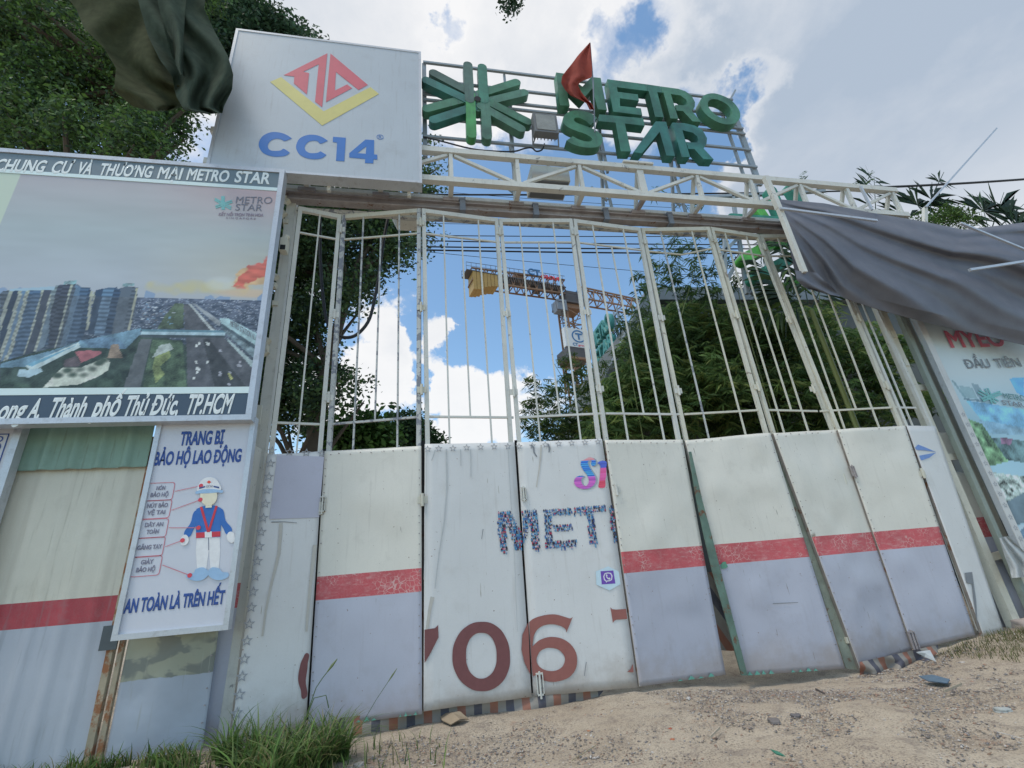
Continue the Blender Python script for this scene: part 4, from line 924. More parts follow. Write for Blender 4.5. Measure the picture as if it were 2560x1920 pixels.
e.add([(x0-.05, 7.5, za), (x1+.05, 7.5, za), (x1-.02, 7.5, zb_), (x0+.06, 7.5, zb_), (x0-.05, 7.9, za), (x1+.05, 7.9, za), (x1-.02, 7.8, zb_), (x0+.06, 7.8, zb_)], [(0, 3, 2, 1), (4, 5, 6, 7), (0, 1, 5, 4), (1, 2, 6, 5), (2, 3, 7, 6), (3, 0, 4, 7)])
e.obj('housing', M['steel'], t); MB().box(x0+.10, x1-.12, 7.485, 7.497, zb_+.06, za-.03).obj('reflector', flatmat('yellow_reflector', (.55, .46, .12), .3), t)
MB().beam((x0-.04, 7.49, za), (x0+.07, 7.49, zb_), .02).obj('rim', M['rubber'], t)
MB().beam((.2, 7.7, za), (.2, 7.2, 8.4), .03).obj('hanger', M['grey_steel'], t)

# flag
fg = thing('flag', 'torn faded red flag hanging from a thin pole in front of the sign letter M', 'flag', at(1484, 400, 6.3))
MB().tube([at(1487, 330, 6.42), at(1483, 210, 6.42), at(1475, 108, 6.42)], 0.016, 8).obj('pole', M['grey_steel'], fg)
YFg = 6.36
def patch(name, label_parent, rows, Y, mat, amp=0.05, freq=7, nu=16, nv=24, seed=0, thick=0.004):
    """cloth patch from pixel rows: each row is (left px, right px); rows run from top to bottom"""
    rows = [((np.array(a, float)), np.array(c_, float)) for a, c_ in rows]; V = np.zeros((nv+1, nu+1, 3))
    for j in range(nv+1):
        t_ = j/nv*(len(rows)-1); k = min(int(t_), len(rows)-2); f_ = t_-k
        a = rows[k][0]*(1-f_)+rows[k+1][0]*f_; c_ = rows[k][1]*(1-f_)+rows[k+1][1]*f_
        for i in range(nu+1):
            u = i/nu; px = a*(1-u)+c_*u
            V[j, i] = at(px[0], px[1], Y+amp*sin(freq*u+2.1*sin(j*0.2+seed)+seed)*min(1, 0.35+j/nv))
    ix = np.arange((nu+1)*(nv+1)).reshape(nv+1, nu+1); Ff = np.stack([ix[:-1, :-1], ix[1:, :-1], ix[1:, 1:], ix[:-1, 1:]], -1).reshape(-1, 4)
    n_ = (nu+1)*(nv+1); V = V.reshape(-1, 3)
    me = npmesh(name, np.concatenate([V, V+np.array([0, thick, 0])]), np.concatenate([Ff, Ff[:, ::-1]+n_]), mat, smooth=True)
    return link(name, me, label_parent)
def clothmat(name, col, tr=0.3, rough=0.8, var=0.15):
    mt, n, p = newmat(name); co = n.n('ShaderNodeTexCoord').outputs['Object']
    c = n.mix(n.lin(n.noise(co, 5, 5, 0.6), .3, .7), tuple(q*(1-var) for q in col), tuple(q*(1+var) for q in col))
    n.put(p.inputs['Base Color'], c); p.inputs['Roughness'].default_value = rough; p.inputs['Specular IOR Level'].default_value = 0.15
    n.put(p.inputs['Normal'], n.bump(n.noise(co, 60, 4, .6), .25, .004))
    if tr:
        t_ = n.n('ShaderNodeBsdfTranslucent'); n.put(t_.inputs[0], c); ms = n.n('ShaderNodeMixShader'); ms.inputs[0].default_value = tr
        n.t.links.new(p.outputs[0], ms.inputs[1]); n.t.links.new(t_.outputs[0], ms.inputs[2]); n.t.links.new(ms.outputs[0], n.t.nodes['Material Output'].inputs[0])
    return mt
M['flag'] = clothmat('faded_red_cloth', (0.42, 0.10, 0.075), 0.4)
zt3 = lambda x, y: (1040+x/3.456, 60+y/3.456)
patch('flag_cloth', fg, [(zt3(1500, 160), zt3(1506, 160)), (zt3(1400, 270), zt3(1515, 280)), (zt3(1345, 345), zt3(1522, 380)), (zt3(1300, 400), zt3(1520, 460)), (zt3(1262, 450), zt3(1420, 500)), (zt3(1255, 510), zt3(1400, 530)),
                        (zt3(1290, 570), zt3(1430, 590)), (zt3(1340, 620), zt3(1480, 650)), (zt3(1470, 680), zt3(1520, 690)), (zt3(1500, 740), zt3(1540, 740))], YFg, M['flag'], 0.06, 9, 20, 40, 1)

# ================================================================== LEFT BILLBOARD
YB = 6.48; fb = YF(YB)
bb = thing('project_billboard', 'huge framed billboard with an aerial city picture between two dark lettered bands', 'billboard', (-4.5, 6.6, 0))
bxR = fb.uv(700, 520)[0]; bzT = fb.uv(640, 420)[1]; bzB = fb.uv(620, 1050)[1]; bxL = -9.5
F_ = 0.075
MB().box(bxL, bxR-F_, YB+.012, YB+.14, bzB+F_, bzT-F_).obj('backing_panel', M['alu'], bb)
MB().box(bxL, bxR, YB-.02, YB+.16, bzT-F_, bzT).obj('frame_bar', M['alu'], bb); MB().box(bxL, bxR, YB-.02, YB+.16, bzB, bzB+F_).obj('frame_bar', M['alu'], bb)
MB().box(bxR-F_, bxR, YB-.02, YB+.16, bzB+F_+.001, bzT-F_-.001).obj('frame_bar', M['alu'], bb)
M['navy'] = paint('dark_slate_print', DC(54, 68, 82), 0.45, 0.05, 1, 0.06); M['slate'] = paint('slate_print', DC(84, 98, 106), 0.45, 0.05, 1, 0.06)
M['whiteprint'] = paint('white_print', DC(170, 184, 184), 0.5, 0.04, 1, 0.05)
xi = bxR-F_-.003
h1, h0 = fb.uv(320, 408)[1], fb.uv(320, 452)[1]
hz1 = fb.uv(*(640/1, 428))[1]; hz0 = fb.uv(600, 463)[1]
MB().box(bxL, xi, YB, YB+.010, hz0, bzT-F_-.004).obj('header_band', M['slate'], bb)
fz1 = fb.uv(*(2180/3.456, 800+632/3.456))[1]; fz0 = bzB+F_+.004
MB().box(bxL, xi, YB, YB+.010, fz0, fz1).obj('footer_band', M['navy'], bb)
MB().box(bxL, xi, YB-.004, YB+.010, hz0-.07, hz0-.002).obj('divider', M['whiteprint'], bb); MB().box(bxL, xi, YB-.004, YB+.010, fz1+.002, fz1+.095).obj('divider', M['whiteprint'], bb)
zi = lambda x, y: (x/3.456, y/3.456); zj = lambda x, y: (x/3.456, 800+y/3.456)
M['pale'] = flatmat('pale_letter_print', DC(180, 188, 186), 0.5)
hw = [('CHUNG', (-62, 1478), (372, 1492)), ('CƯ', (432, 1495), (605, 1503)), ('VÀ', (655, 1500), (783, 1510)), ('THƯƠNG', (845, 1512), (1303, 1535)), ('MẠI', (1355, 1540), (1560, 1552)), ('METRO', (1608, 1553), (1970, 1572)), ('STAR', (2022, 1573), (2330, 1590))]
for s_, a, c_ in hw:
    a2 = zi(*a); c2 = zi(*c_)
    text('header_word', s_, fb, M['pale'], bb, a2, c2, 0.232, 0.03, 0.05)
fw = [('ong', (-40, 868), (190, 860), 1), ('A,', (222, 858), (330, 854), 1), ('Thành', (393, 850), (720, 835), 1), ('phố', (790, 833), (1015, 823), 1), ('Thủ', (1050, 827), (1250, 818), 1), ('Đức,', (1293, 818), (1532, 812), 1), ('TP.HCM', (1592, 812), (1985, 802), 1)]
for s_, a, c_, k in fw:
    text('footer_word', s_, fb, M['pale'], bb, zj(*a), zj(*c_), 0.262, 0.03, 0.12)
# --- the printed aerial picture, painted as a fine colour raster on its own sheet
pz1, pz0 = hz0-.075, fz1+.10; px0_, px1_ = -7.6, xi
NX, NZ = 360, 300
X = np.linspace(px0_, px1_, NX); Z = np.linspace(pz0, pz1, NZ); XX, ZZ = np.meshgrid(X, Z)
r = np.random.RandomState(5)
def C(r_, g_, b_): return np.array([lin1(r_), lin1(g_), lin1(b_)])*KD
img = np.zeros((NZ, NX, 3)); tz = (ZZ-pz0)/(pz1-pz0)
PB = lambda x, y: fb.uv(x/3.16, 600+y/3.16)
hzn = PB(1500, 465)[1]
skt = np.clip((ZZ-hzn)/(pz1-hzn), 0, 1)[..., None]
nz_ = (vnoise(XX+ZZ*1.5, ZZ*3, 1.1, 31)*.6+vnoise(XX, ZZ*4, 3, 32)*.4)[..., None]
sky_ = C(160, 168, 178)*(1-skt)+C(150, 165, 165)*skt
sky_ = sky_*(1-.55*np.clip(skt*2-1.1, 0, 1))+C(160, 142, 155)*.55*np.clip(skt*2-1.1, 0, 1)
rr_ = np.clip((XX-(-4.2))/2.0, 0, 1)[..., None]; sky_ = sky_*(1-.5*rr_*np.clip(skt*2.2-1.2, 0, 1))+C(180, 138, 138)*.5*rr_*np.clip(skt*2.2-1.2, 0, 1)
w_ = np.exp(-((skt-.25)/.25)**2)*rr_*.5; sky_ = sky_*(1-w_)+C(172, 168, 140)*w_
sky_ *= (0.84+0.14*nz_)
img[:] = sky_
def blobp(cx, cy, rx, ry, c_, k, ang=0.0, ns=0.0):
    u_, v_ = PB(cx, cy); d = ((XX-u_)*cos(ang)+(ZZ-v_)*sin(ang)), (-(XX-u_)*sin(ang)+(ZZ-v_)*cos(ang))
    q = (d[0]/rx)**2+(d[1]/ry)**2+ns*(vnoise(XX, ZZ, 4, 44)-.5)+ns*.6*(vnoise(XX, ZZ, 11, 45)-.5); a = np.clip(1.3-q, 0, 1)[..., None]**1.0*k
    img[:] = img*(1-a)+np.array(c_)*a
blobp(1560, 375, .62, .14, C(172, 166, 118), .65, 0, 1.4); blobp(1750, 345, .22, .13, C(180, 188, 188), .45); blobp(1980, 420, .5, .08, C(190, 160, 120), .5)
SUNSET = True
# land
land = ZZ < hzn
t2 = np.clip((hzn-ZZ)/(hzn-pz0), 0, 1)[..., None]
city = C(80, 96, 122)*(1-t2)+C(48, 60, 62)*t2
sp = (r.rand(NZ, NX)[..., None] < .10*(1-t2))*C(150, 165, 180)+(vnoise(XX, ZZ*3, 16, 61)[..., None]-.5)*C(120, 130, 150)
img = np.where(land[..., None], np.clip(city+sp*.6, 0.01, 1), img)
sk = (vnoise(XX, ZZ*0, 9, 71) > .5)*.10*vnoise(XX, ZZ*0, 16, 72)
img = np.where(((ZZ >= hzn) & (ZZ < hzn+sk*1.5))[..., None], C(120, 140, 165), img)
def pf(pts, col, ns=0.0, k=1.0, seed=80, sc=12):
    P = [PB(*q) for q in pts]; m_ = inpoly(XX, ZZ, P)[..., None]
    c_ = np.array(col)*(1+ns*(vnoise(XX, ZZ, sc, seed)[..., None]-.5)*2+ns*.8*(r.rand(NZ, NX)[..., None]-.5))
    img[:] = np.where(m_, img*(1-k)+np.clip(c_, 0.005, 1)*k, img)
pf([(980, 750), (1260, 750), (2040, 1050), (2040, 1200), (0, 1240), (0, 960), (600, 800)], C(52, 72, 62), .6)
pf([(1380, 500), (1450, 500), (1450, 700), (1240, 700), (1300, 600)], C(75, 95, 70), .6)
pf([(1450, 510), (1500, 505), (2060, 1060), (2060, 1180), (1480, 1180), (1470, 780), (1460, 700)], C(80, 84, 92), .25)
pf([(1490, 505), (1510, 505), (1690, 710), (1660, 710)], C(165, 178, 180), .1)
pf([(1600, 780), (1650, 780), (1960, 1180), (1700, 1180)], C(58, 62, 66), .4); pf([(1515, 500), (1545, 505), (1740, 640), (1735, 680), (1700, 660)], C(140, 150, 158), .3)
pf([(1110, 780), (1195, 780), (1100, 1190), (965, 1190)], C(88, 95, 100), .1)
pf([(1205, 790), (1440, 790), (1475, 1185), (1120, 1185)], C(72, 98, 70), .7); pf([(1230, 890), (1330, 850), (1350, 920), (1260, 1000), (1300, 1060), (1230, 1130), (1200, 1000)], C(130, 150, 80), .5)
pf([(1260, 830), (1340, 815), (1370, 860), (1200, 930)], C(150, 165, 160), .4)
for k in range(10): x_ = 1480+r.rand()*180; y_ = 800+r.rand()*350; pf([(x_, y_), (x_+16, y_), (x_+18, y_+22), (x_+1, y_+24)], C(190, 200, 205))
for k in range(10): x_ = 1700+r.rand()*200; y_ = 850+r.rand()*300; pf([(x_, y_), (x_+18, y_), (x_+24, y_+18), (x_+3, y_+20)], C(150, 155, 170))
pf([(1795, 1050), (1815, 1050), (1845, 1100), (1822, 1103)], C(175, 180, 90))
def cloudpoly(pts, col, k, seed, sc=7, ns=.5):
    P = [PB(*q) for q in pts]; jx = (vnoise(XX, ZZ, sc, seed)-.5)*.20+(vnoise(XX, ZZ, sc*3, seed+1)-.5)*.09; jz = (vnoise(XX, ZZ, sc, seed+2)-.5)*.14+(vnoise(XX, ZZ, sc*3, seed+3)-.5)*.06
    m_ = sum(inpoly(XX+jx*s, ZZ+jz*s, P).astype(float) for s in (.6, .8, 1.0, 1.2, 1.4))[..., None]/5*k; img[:] = img*(1-m_)+np.array(col)*(1+ns*(vnoise(XX, ZZ*3, 9, seed+5)[..., None]-.5))*m_
cloudpoly([(1800, 365), (1870, 250), (1960, 215), (2100, 205), (2125, 320), (1980, 350), (1930, 368)], C(188, 150, 100), .7, 201)
cloudpoly([(1845, 350), (1905, 230), (1980, 185), (2150, 160), (2150, 300), (2010, 320), (1940, 360)], C(176, 88, 80), .92, 211)
# footbridge and station
pf([(1115, 702), (1770, 712), (1780, 728), (1115, 722)], C(80, 130, 150)); pf([(1115, 722), (1780, 730), (1780, 755), (1115, 748)], C(150, 185, 200), .1); pf([(1115, 748), (1780, 755), (1780, 772), (1120, 768)], C(60, 75, 82), .2)
pf([(1735, 620), (1800, 618), (2075, 760), (2065, 860), (1745, 655)], C(150, 190, 198), .05); pf([(1745, 655), (2065, 862), (2060, 890), (1740, 680)], C(62, 82, 92), .5); pf([(1740, 680), (2060, 893), (2050, 975), (1790, 745)], C(105, 130, 140), .6, seed=7, sc=20)
pf([(1790, 770), (2040, 1000), (2030, 1050), (1800, 800)], C(150, 175, 178), .3)
# towers
def tower(pts, seed, tint=1.0):
    P = [PB(*q) for q in pts]; m_ = inpoly(XX, ZZ, P); rr = np.random.RandomState(seed); xs = [q[0] for q in P]; x = min(xs)
    pal = [C(52, 72, 95), C(66, 90, 115), C(84, 112, 138), C(60, 68, 82), C(100, 122, 140), C(98, 112, 118), C(46, 60, 80), C(76, 88, 100)]
    while x < max(xs):
        w_ = rr.uniform(.035, .15); c_ = pal[rr.randint(len(pal))]*tint*rr.uniform(.85, 1.15)
        if rr.rand() < .28: w_ = .022; c_ = C(140, 148, 138)
        fl_ = 1+.35*(np.sin(ZZ*95+rr.rand()*6)) * (rr.rand() < .75)
        sel = m_ & (XX-.02*np.sin(ZZ*3) >= x) & (XX-.02*np.sin(ZZ*3) < x+w_)
        img[sel] = (np.array(c_)[None, None]*fl_[..., None])[sel]; x += w_
    return P
tower([(0, 420), (30, 400), (430, 388), (430, 560), (420, 800), (300, 870), (60, 945), (0, 960)], 1); tower([(400, 400), (440, 355), (600, 345), (640, 370), (715, 372), (700, 640), (640, 790), (460, 850), (380, 860)], 2)
pf([(600, 350), (640, 372), (520, 835), (470, 845)], C(92, 120, 145), .3, .7)
tower([(735, 420), (760, 395), (860, 372), (920, 372), (935, 385), (1000, 362), (1090, 375), (1060, 600), (1000, 780), (840, 765), (690, 740), (720, 600)], 3, 1.05)
pf([(1075, 378), (1092, 378), (1010, 770), (998, 768)], C(150, 154, 135)); pf([(712, 400), (735, 402), (700, 700), (676, 720)], C(150, 156, 142), .1)
pf([(505, 325), (605, 316), (603, 345), (500, 350)], C(95, 140, 145), .9, .7); pf([(970, 342), (1065, 338), (1062, 362), (965, 366)], C(95, 140, 145), .9, .7)
for k in range(40):
    x_ = 1100+r.rand()*260; y_ = 480+r.rand()*190; pf([(x_, y_), (x_+8+r.rand()*22, y_), (x_+8+r.rand()*18, y_+6), (x_, y_+7)], [C(165, 178, 190), C(90, 140, 175), C(120, 120, 125)][r.randint(3)], .1)
for k in range(70):
    x_ = 1620+r.rand()*460; y_ = 480+r.rand()*230
    if y_ > 480+(x_-1560)*.42: continue
    pf([(x_, y_), (x_+8+r.rand()*26, y_+2), (x_+8+r.rand()*22, y_+8), (x_, y_+7)], [C(150, 165, 185), C(90, 110, 140), C(130, 135, 150)][r.randint(3)], .1)
pf([(80, 385), (430, 365), (430, 392), (75, 402)], C(140, 165, 180))
# podium, hall, plaza
pf([(0, 975), (400, 875), (620, 800), (1110, 695), (1110, 740), (990, 860), (760, 850), (560, 850), (330, 990), (0, 1010)], C(90, 135, 160), .4, seed=12, sc=9)
pf([(630, 790), (870, 760), (960, 800), (1000, 860), (720, 850)], C(80, 120, 150), .5)
pf([(200, 990), (620, 805), (632, 845), (320, 1000), (240, 1040)], C(170, 195, 205)); pf([(205, 985), (600, 830), (560, 850), (250, 1000)], C(90, 160, 190)); pf([(150, 1020), (230, 1025), (320, 1010), (335, 1040), (225, 1085), (135, 1075)], C(150, 185, 200))
pf([(590, 880), (700, 870), (800, 880), (790, 905), (640, 970), (620, 930)], C(165, 85, 95), .15); pf([(510, 945), (600, 915), (640, 970), (620, 1000), (500, 1000)], C(92, 80, 85), .4)
pf([(875, 825), (935, 820), (945, 870), (970, 930), (840, 935), (865, 880)], C(140, 120, 100), .4)
pf([(490, 1010), (640, 1005), (830, 930), (865, 960), (850, 1030), (770, 1080), (620, 1140), (340, 1165), (430, 1060)], C(185, 195, 180), .15)
for x_, y_ in ((450, 1070), (535, 1028), (575, 1065), (640, 1022), (660, 1065), (720, 1020), (780, 970), (820, 945)): blobp(x_, y_, .07, .05, C(65, 85, 70), 1, 0, 1.0)
pf([(0, 1100), (340, 1165), (620, 1145), (960, 1050), (960, 1190), (0, 1230)], C(52, 75, 60), .7)
# left pale margin of the picture
Lp = [PB(*q) for q in ((0, -500), (146, -500), (0, -60))]
e_ = [fb.uv(0, 440), fb.uv(46, 447), fb.uv(-5, 590)]
img = np.where(((XX-e_[1][0])+(ZZ-e_[1][1])*(0.0) < 0)[..., None] & (ZZ > fb.uv(0, 600)[1]-0)[..., None], C(165, 178, 165), img)
lm_ = ((ZZ < hzn)[..., None])*1.0
det = (vnoise(XX, ZZ, 14, 101)*.5+vnoise(XX, ZZ, 30, 102)*.3+r.rand(NZ, NX)*.2)[..., None]
g_ = img.mean(-1, keepdims=True); img = img*(1-lm_)+lm_*(((img*.72+g_*.28)*(.50+.75*det))*.92+C(70, 92, 108)*.10)
img = np.clip(img*np.array([.86, .84, .82]), 0.005, .85)
ix = np.arange(NX*NZ).reshape(NZ, NX); Ff = np.stack([ix[:-1, :-1], ix[:-1, 1:], ix[1:, 1:], ix[1:, :-1]], -1).reshape(-1, 4)
V = np.stack([XX, np.full_like(XX, YB+.004), ZZ], -1).reshape(-1, 3)
M['attr_pic'] = attrmat('printed_picture', 0.42, spec=0.35)
link('printed_picture', npmesh('printed_picture', V, Ff, M['attr_pic'], img.reshape(-1, 3)), bb)
# small logo on the picture
fbp = YF(YB+.002)
zl5 = lambda x, y: (520+x/4.608, 420+y/4.608)
M['dimteal'] = flatmat('dim_teal_ink', DC(100, 150, 150)); M['dimgrey'] = flatmat('dim_grey_ink', DC(100, 102, 112)); M['dimviolet'] = flatmat('dim_violet_ink', DC(118, 108, 122))
for k in range(6):
    a = {0: ((162, 325), (165, 480)), 1: ((182, 325), (185, 480)), 2: ((80, 350), (270, 450)), 3: ((78, 370), (265, 475)), 4: ((85, 440), (275, 375)), 5: ((90, 460), (280, 395))}[k]
    p_, q_ = [np.array(fbp.uv(*zl5(*c_))) for c_ in a]; d = (q_-p_)/np.linalg.norm(q_-p_); nn = np.array([-d[1], d[0]])*.013
    shape('logo_bar', [[tuple(p_-nn), tuple(q_-nn), tuple(q_+nn), tuple(p_+nn)]], fbp, M['dimteal'], bb, 0.001, 0.001+.0003*k)
text('logo_word', 'METRO', fbp, M['dimgrey'], bb, zl5(318, 408), zl5(735, 412), zl5(318, 330), 0.0)
text('logo_word', 'STAR', fbp, M['dimgrey'], bb, zl5(312, 490), zl5(622, 497), zl5(312, 415), 0.0)
text('logo_line', 'KẾT NỐI TRỌN TINH HOA', fbp, M['dimviolet'], bb, zl5(122, 550), zl5(636, 560), zl5(122, 518), 0.02)
text('logo_line', 'SINGAPORE', fbp, M['dimviolet'], bb, zl5(207, 585), zl5(548, 596), zl5(207, 565), 0.0, spacing=1.4)
zs6 = lambda x, y: (520+x/4.148, 760+y/4.148)
text('station_words', 'METRO STATION N.10', fbp, M['dimgrey'], bb, zs6(228, 222), zs6(512, 390), 0.085, 0.0)

# ================================================================== SAFETY POSTER
YP = 6.62; fp = YF(YP)
ps = thing('safety_poster', 'framed white safety notice with a drawn worker and blue headings', 'poster', (-3.0, 6.7, 1.0))
pxl, pxr = fp.uv(300, 1500)[0], fp.uv(606, 1310)[0]; pzt, pzb = fp.uv(500, 1046)[1], fp.uv(430, 1588)[1]
MB().box(pxl+.05, pxr-.05, YP+.012, YP+.08, pzb+.05, pzt-.05).obj('poster_sheet', paint('poster_white', (0.62, 0.64, 0.70), 0.4, 0.03, 1, 0.05, bump=0.04), ps)
for a in ((pxl, pxr, YP-.02, YP+.10, pzt-.06, pzt), (pxl, pxr, YP-.02, YP+.10, pzb, pzb+.06), (pxl, pxl+.06, YP-.02, YP+.10, pzb+.061, pzt-.061), (pxr-.06, pxr, YP-.02, YP+.10, pzb+.061, pzt-.061)):
    MB().box(*a).obj('frame_bar', M['alu'], ps)
M['inkblue'] = flatmat('deep_blue_ink', DC(45, 68, 120)); M['inkgrey'] = flatmat('label_grey_ink', DC(105, 105, 120)); M['inkred'] = flatmat('red_ink', DC(175, 65, 75))
M['inkline'] = flatmat('dull_red_line', DC(165, 100, 110))
fpp = YF(YP+.011); zp = lambda x, y: (280+x/2.861, 1040+y/2.861)
text('heading', 'TRANG BỊ', fpp, M['inkblue'], ps, zp(482, 208), zp(795, 197), zp(482, 117), 0.035, 0.0)
text('heading', 'BẢO HỘ LAO ĐỘNG', fpp, M['inkblue'], ps, zp(295, 352), zp(920, 325), zp(300, 262), 0.035, 0.0)
text('slogan', 'AN TOÀN LÀ TRÊN HẾT', fpp, M['inkblue'], ps, zp(80, 1410), zp(800, 1340), zp(88, 1315), 0.035, 0.0)
def rrect(x0, z0, x1, z1, rad): return [(x1-rad+rad*cos(t), z1-rad+rad*sin(t)) for t in np.linspace(0, pi/2, 5)]+[(x0+rad+rad*cos(t), z1-rad+rad*sin(t)) for t in np.linspace(pi/2, pi, 5)]+[(x0+rad+rad*cos(t), z0+rad+rad*sin(t)) for t in np.linspace(pi, 1.5*pi, 5)]+[(x1-rad+rad*cos(t), z0+rad+rad*sin(t)) for t in np.linspace(1.5*pi, 2*pi, 5)]
boxes = [((345, 541), ('NÓN', 'BẢO HỘ'), (452, 540), (640, 500)), ((322, 667), ('NÚT BẢO', 'VỆ TAI'), (430, 675), (636, 600)), ((297, 804), ('DÂY AN', 'TOÀN'), (410, 800), (622, 800)), ((271, 937), ('GĂNG TAY',), (385, 935), (508, 890)), ((247, 1073), ('GIÀY', 'BẢO HỘ'), (365, 1066), (560, 1140))]
for (cx, cy), ws, la, lb in boxes:
    u, v = fpp.uv(*zp(cx, cy)); hw_, hh_ = 0.155, 0.085*1.35
    shape('label_outline', [rrect(u-hw_, v-hh_, u+hw_, v+hh_, .035), rrect(u-hw_+.008, v-hh_+.008, u+hw_-.008, v+hh_-.008, .03)[::-1]], fpp, M['inkline'], ps, 0.001, 0.002)
    for k, s_ in enumerate(ws):
        zz = v-.025 if len(ws) == 1 else v+(.022 if k == 0 else -.062); l_ = len(s_)*.0165
        text('label_word', s_, fpp, M['inkgrey'], ps, (u-l_, zz), (u+l_, zz), .048, 0.03, px=False)
    a, c_ = np.array(fpp.uv(*zp(*la))), np.array(fpp.uv(*zp(*lb))); d = (c_-a)/np.linalg.norm(c_-a); nn = np.array([-d[1], d[0]])*.004
    shape('leader_line', [[tuple(a-nn), tuple(c_-nn), tuple(c_+nn), tuple(a+nn)]], fpp, M['inkline'], ps, 0.001, 0.014)
    shape('leader_dot', [[(c_[0]+.026*cos(t), c_[1]+.026*sin(t)) for t in np.linspace(0, 2*pi, 13)[:-1]]], fpp, M['inkred'], ps, 0.001, 0.0155)
# a plain generic worker with ordinary proportions, drawn in the same place and colours
lay = [0.0]
def fig(name, pts, col, smooth=True):
    lay[0] += .0009
    return shape(name, [pxpoly(fpp, [zp(*q) for q in pts])], fpp, M.setdefault('fig%s' % (col,), flatmat('figure_ink', DC(*col))), ps, 0.0005, 0.001+lay[0], smooth)
skin, blue, redc, whi, gry, out, navy_ = (196, 180, 160), (50, 92, 150), (165, 55, 65), (190, 194, 202), (128, 155, 180), (95, 100, 115), (55, 68, 110)
fig('trousers', [(610, 860), (770, 850), (775, 960), (765, 1095), (705, 1098), (695, 950), (675, 1100), (610, 1102), (600, 960)], whi, False)
fig('trouser_seam', [(688, 860), (694, 860), (696, 960), (690, 960)], out, False)
fig('arm', [(610, 670), (640, 690), (590, 800), (540, 870), (515, 850), (560, 770)], blue); fig('arm', [(770, 660), (745, 690), (795, 800), (835, 850), (858, 830), (815, 750)], blue)
fig('shirt', [(605, 665), (650, 645), (735, 640), (780, 658), (780, 780), (775, 865), (605, 875), (600, 780)], blue, False)
fig('safety_belt', [(603, 835), (777, 825), (777, 862), (603, 874)], redc, False); fig('belt_buckle', [(665, 828), (715, 825), (716, 868), (666, 871)], whi, False)
fig('strap', [(630, 652), (648, 648), (700, 830), (682, 832)], redc, False); fig('strap', [(742, 642), (758, 645), (702, 830), (684, 832)], redc, False)
fig('glove', [(520, 850), (548, 868), (540, 915), (505, 925), (492, 890)], whi); fig('glove', [(830, 840), (858, 828), (880, 870), (868, 905), (835, 895)], whi)
fig('boot', [(600, 1098), (680, 1096), (682, 1150), (540, 1158), (535, 1135), (590, 1120)], gry); fig('boot', [(700, 1095), (770, 1092), (790, 1115), (835, 1125), (835, 1148), (702, 1150)], gry)
fig('neck', [(672, 610), (715, 608), (718, 655), (672, 658)], skin, False)
fig('head', [(635, 560), (650, 530), (740, 525), (755, 560), (748, 605), (720, 635), (670, 637), (643, 608)], skin)
fig('helmet', [(620, 545), (630, 480), (670, 445), (725, 442), (765, 475), (775, 540), (700, 530)], whi)
fig('helmet_brim', [(600, 552), (640, 530), (700, 524), (760, 528), (798, 545), (760, 548), (640, 555)], gry)
fig('helmet_stripe', [(628, 512), (670, 502), (670, 512), (627, 524)], navy_, False); fig('helmet_stripe', [(730, 500), (770, 508), (772, 520), (730, 511)], navy_, False)
fig('helmet_mark', [(682, 475), (698, 462), (714, 474), (698, 486)], (195, 70, 55), False)
text('helmet_words', 'CC14', fpp, M['inkgrey'], ps, zp(676, 512), zp(722, 510), zp(676, 499), 0.02, n0=.02)

# ================================================================== CORRUGATED FENCE, LEFT
def corrugated(name, x0, x1, z0, z1, Y, pitch, amp, mats, zs, parent, lean=0.0):
    n_ = int((x1-x0)/pitch*10); X = np.linspace(x0, x1, n_+1); Zr = sorted(set([z0, z1]+[z for z in zs if z0 < z < z1]+list(np.linspace(z0, z1, 12))))
    ph = (X/pitch) % 1.0; prof = np.clip((np.abs(ph-.5)-.16)/.14, -0.5, 0.5)+.5          # trapezoidal ribs
    V = np.array([[x, Y-amp*(1-pr)+0.008*math.sin(z*3+x*2), z] for z in Zr for x, pr in zip(X, prof)])
    ix = np.arange(len(V)).reshape(len(Zr), n_+1); Ff = np.stack([ix[:-1, :-1], ix[:-1, 1:], ix[1:, 1:], ix[1:, :-1]], -1).reshape(-1, 4)
    me = npmesh(name, np.concatenate([V, V+np.array([0, .006, 0])]), np.concatenate([Ff, Ff[:, ::-1]+len(V)]), mats[0])
    for q in mats[1:]: me.materials.append(q)
    if zs:
        mid = np.array([(Zr[i]+Zr[i+1])/2 for i in range(len(Zr)-1)]); mr = np.where(mid > zs[1], 0, np.where(mid > zs[0], 1, 2)); mr = np.repeat(mr, n_)
        me.polygons.foreach_set('material_index', np.concatenate([mr, mr]).astype(np.int32))
    return link(name, me, parent)
fe = thing('corrugated_fence', 'ribbed metal fence under the billboard, green over cream, red stripe and grey', 'fence', (-5, 7, 0))
M['fcream'] = paint('fence_cream', (0.66, 0.64, 0.54), 0.5, 0.06, 1.0, 0.15, dirtcol=(0.28, .26, .19), streak=0.28)
M['fred'] = paint('fence_red', (0.42, 0.06, 0.075), 0.5, 0.25, 2.0, 0.4, dirtcol=(0.30, 0.20, 0.20), streak=0.45)
M['fgrey'] = paint('fence_grey', (0.44, 0.475, 0.53), 0.45, 0.06, 1.0, 0.12, dirtcol=(0.22, .24, .25), streak=0.3)
M['fgreen'] = paint('fence_green', (0.24, 0.37, 0.30), 0.5, 0.1, 1.2, 0.25, dirtcol=(0.12, .14, .10), streak=0.5)
for a, c_ in ((-9.3, -7.45), (-7.43, -5.58), (-5.56, -3.62)):
    corrugated('cream_panel', a, c_, -0.2, 3.45, 7.0, 0.31, 0.018, [M['fcream'], M['fred'], M['fgrey']], (1.33, 1.61), fe)
zg_ = at(200, 1172, 6.93)[2]
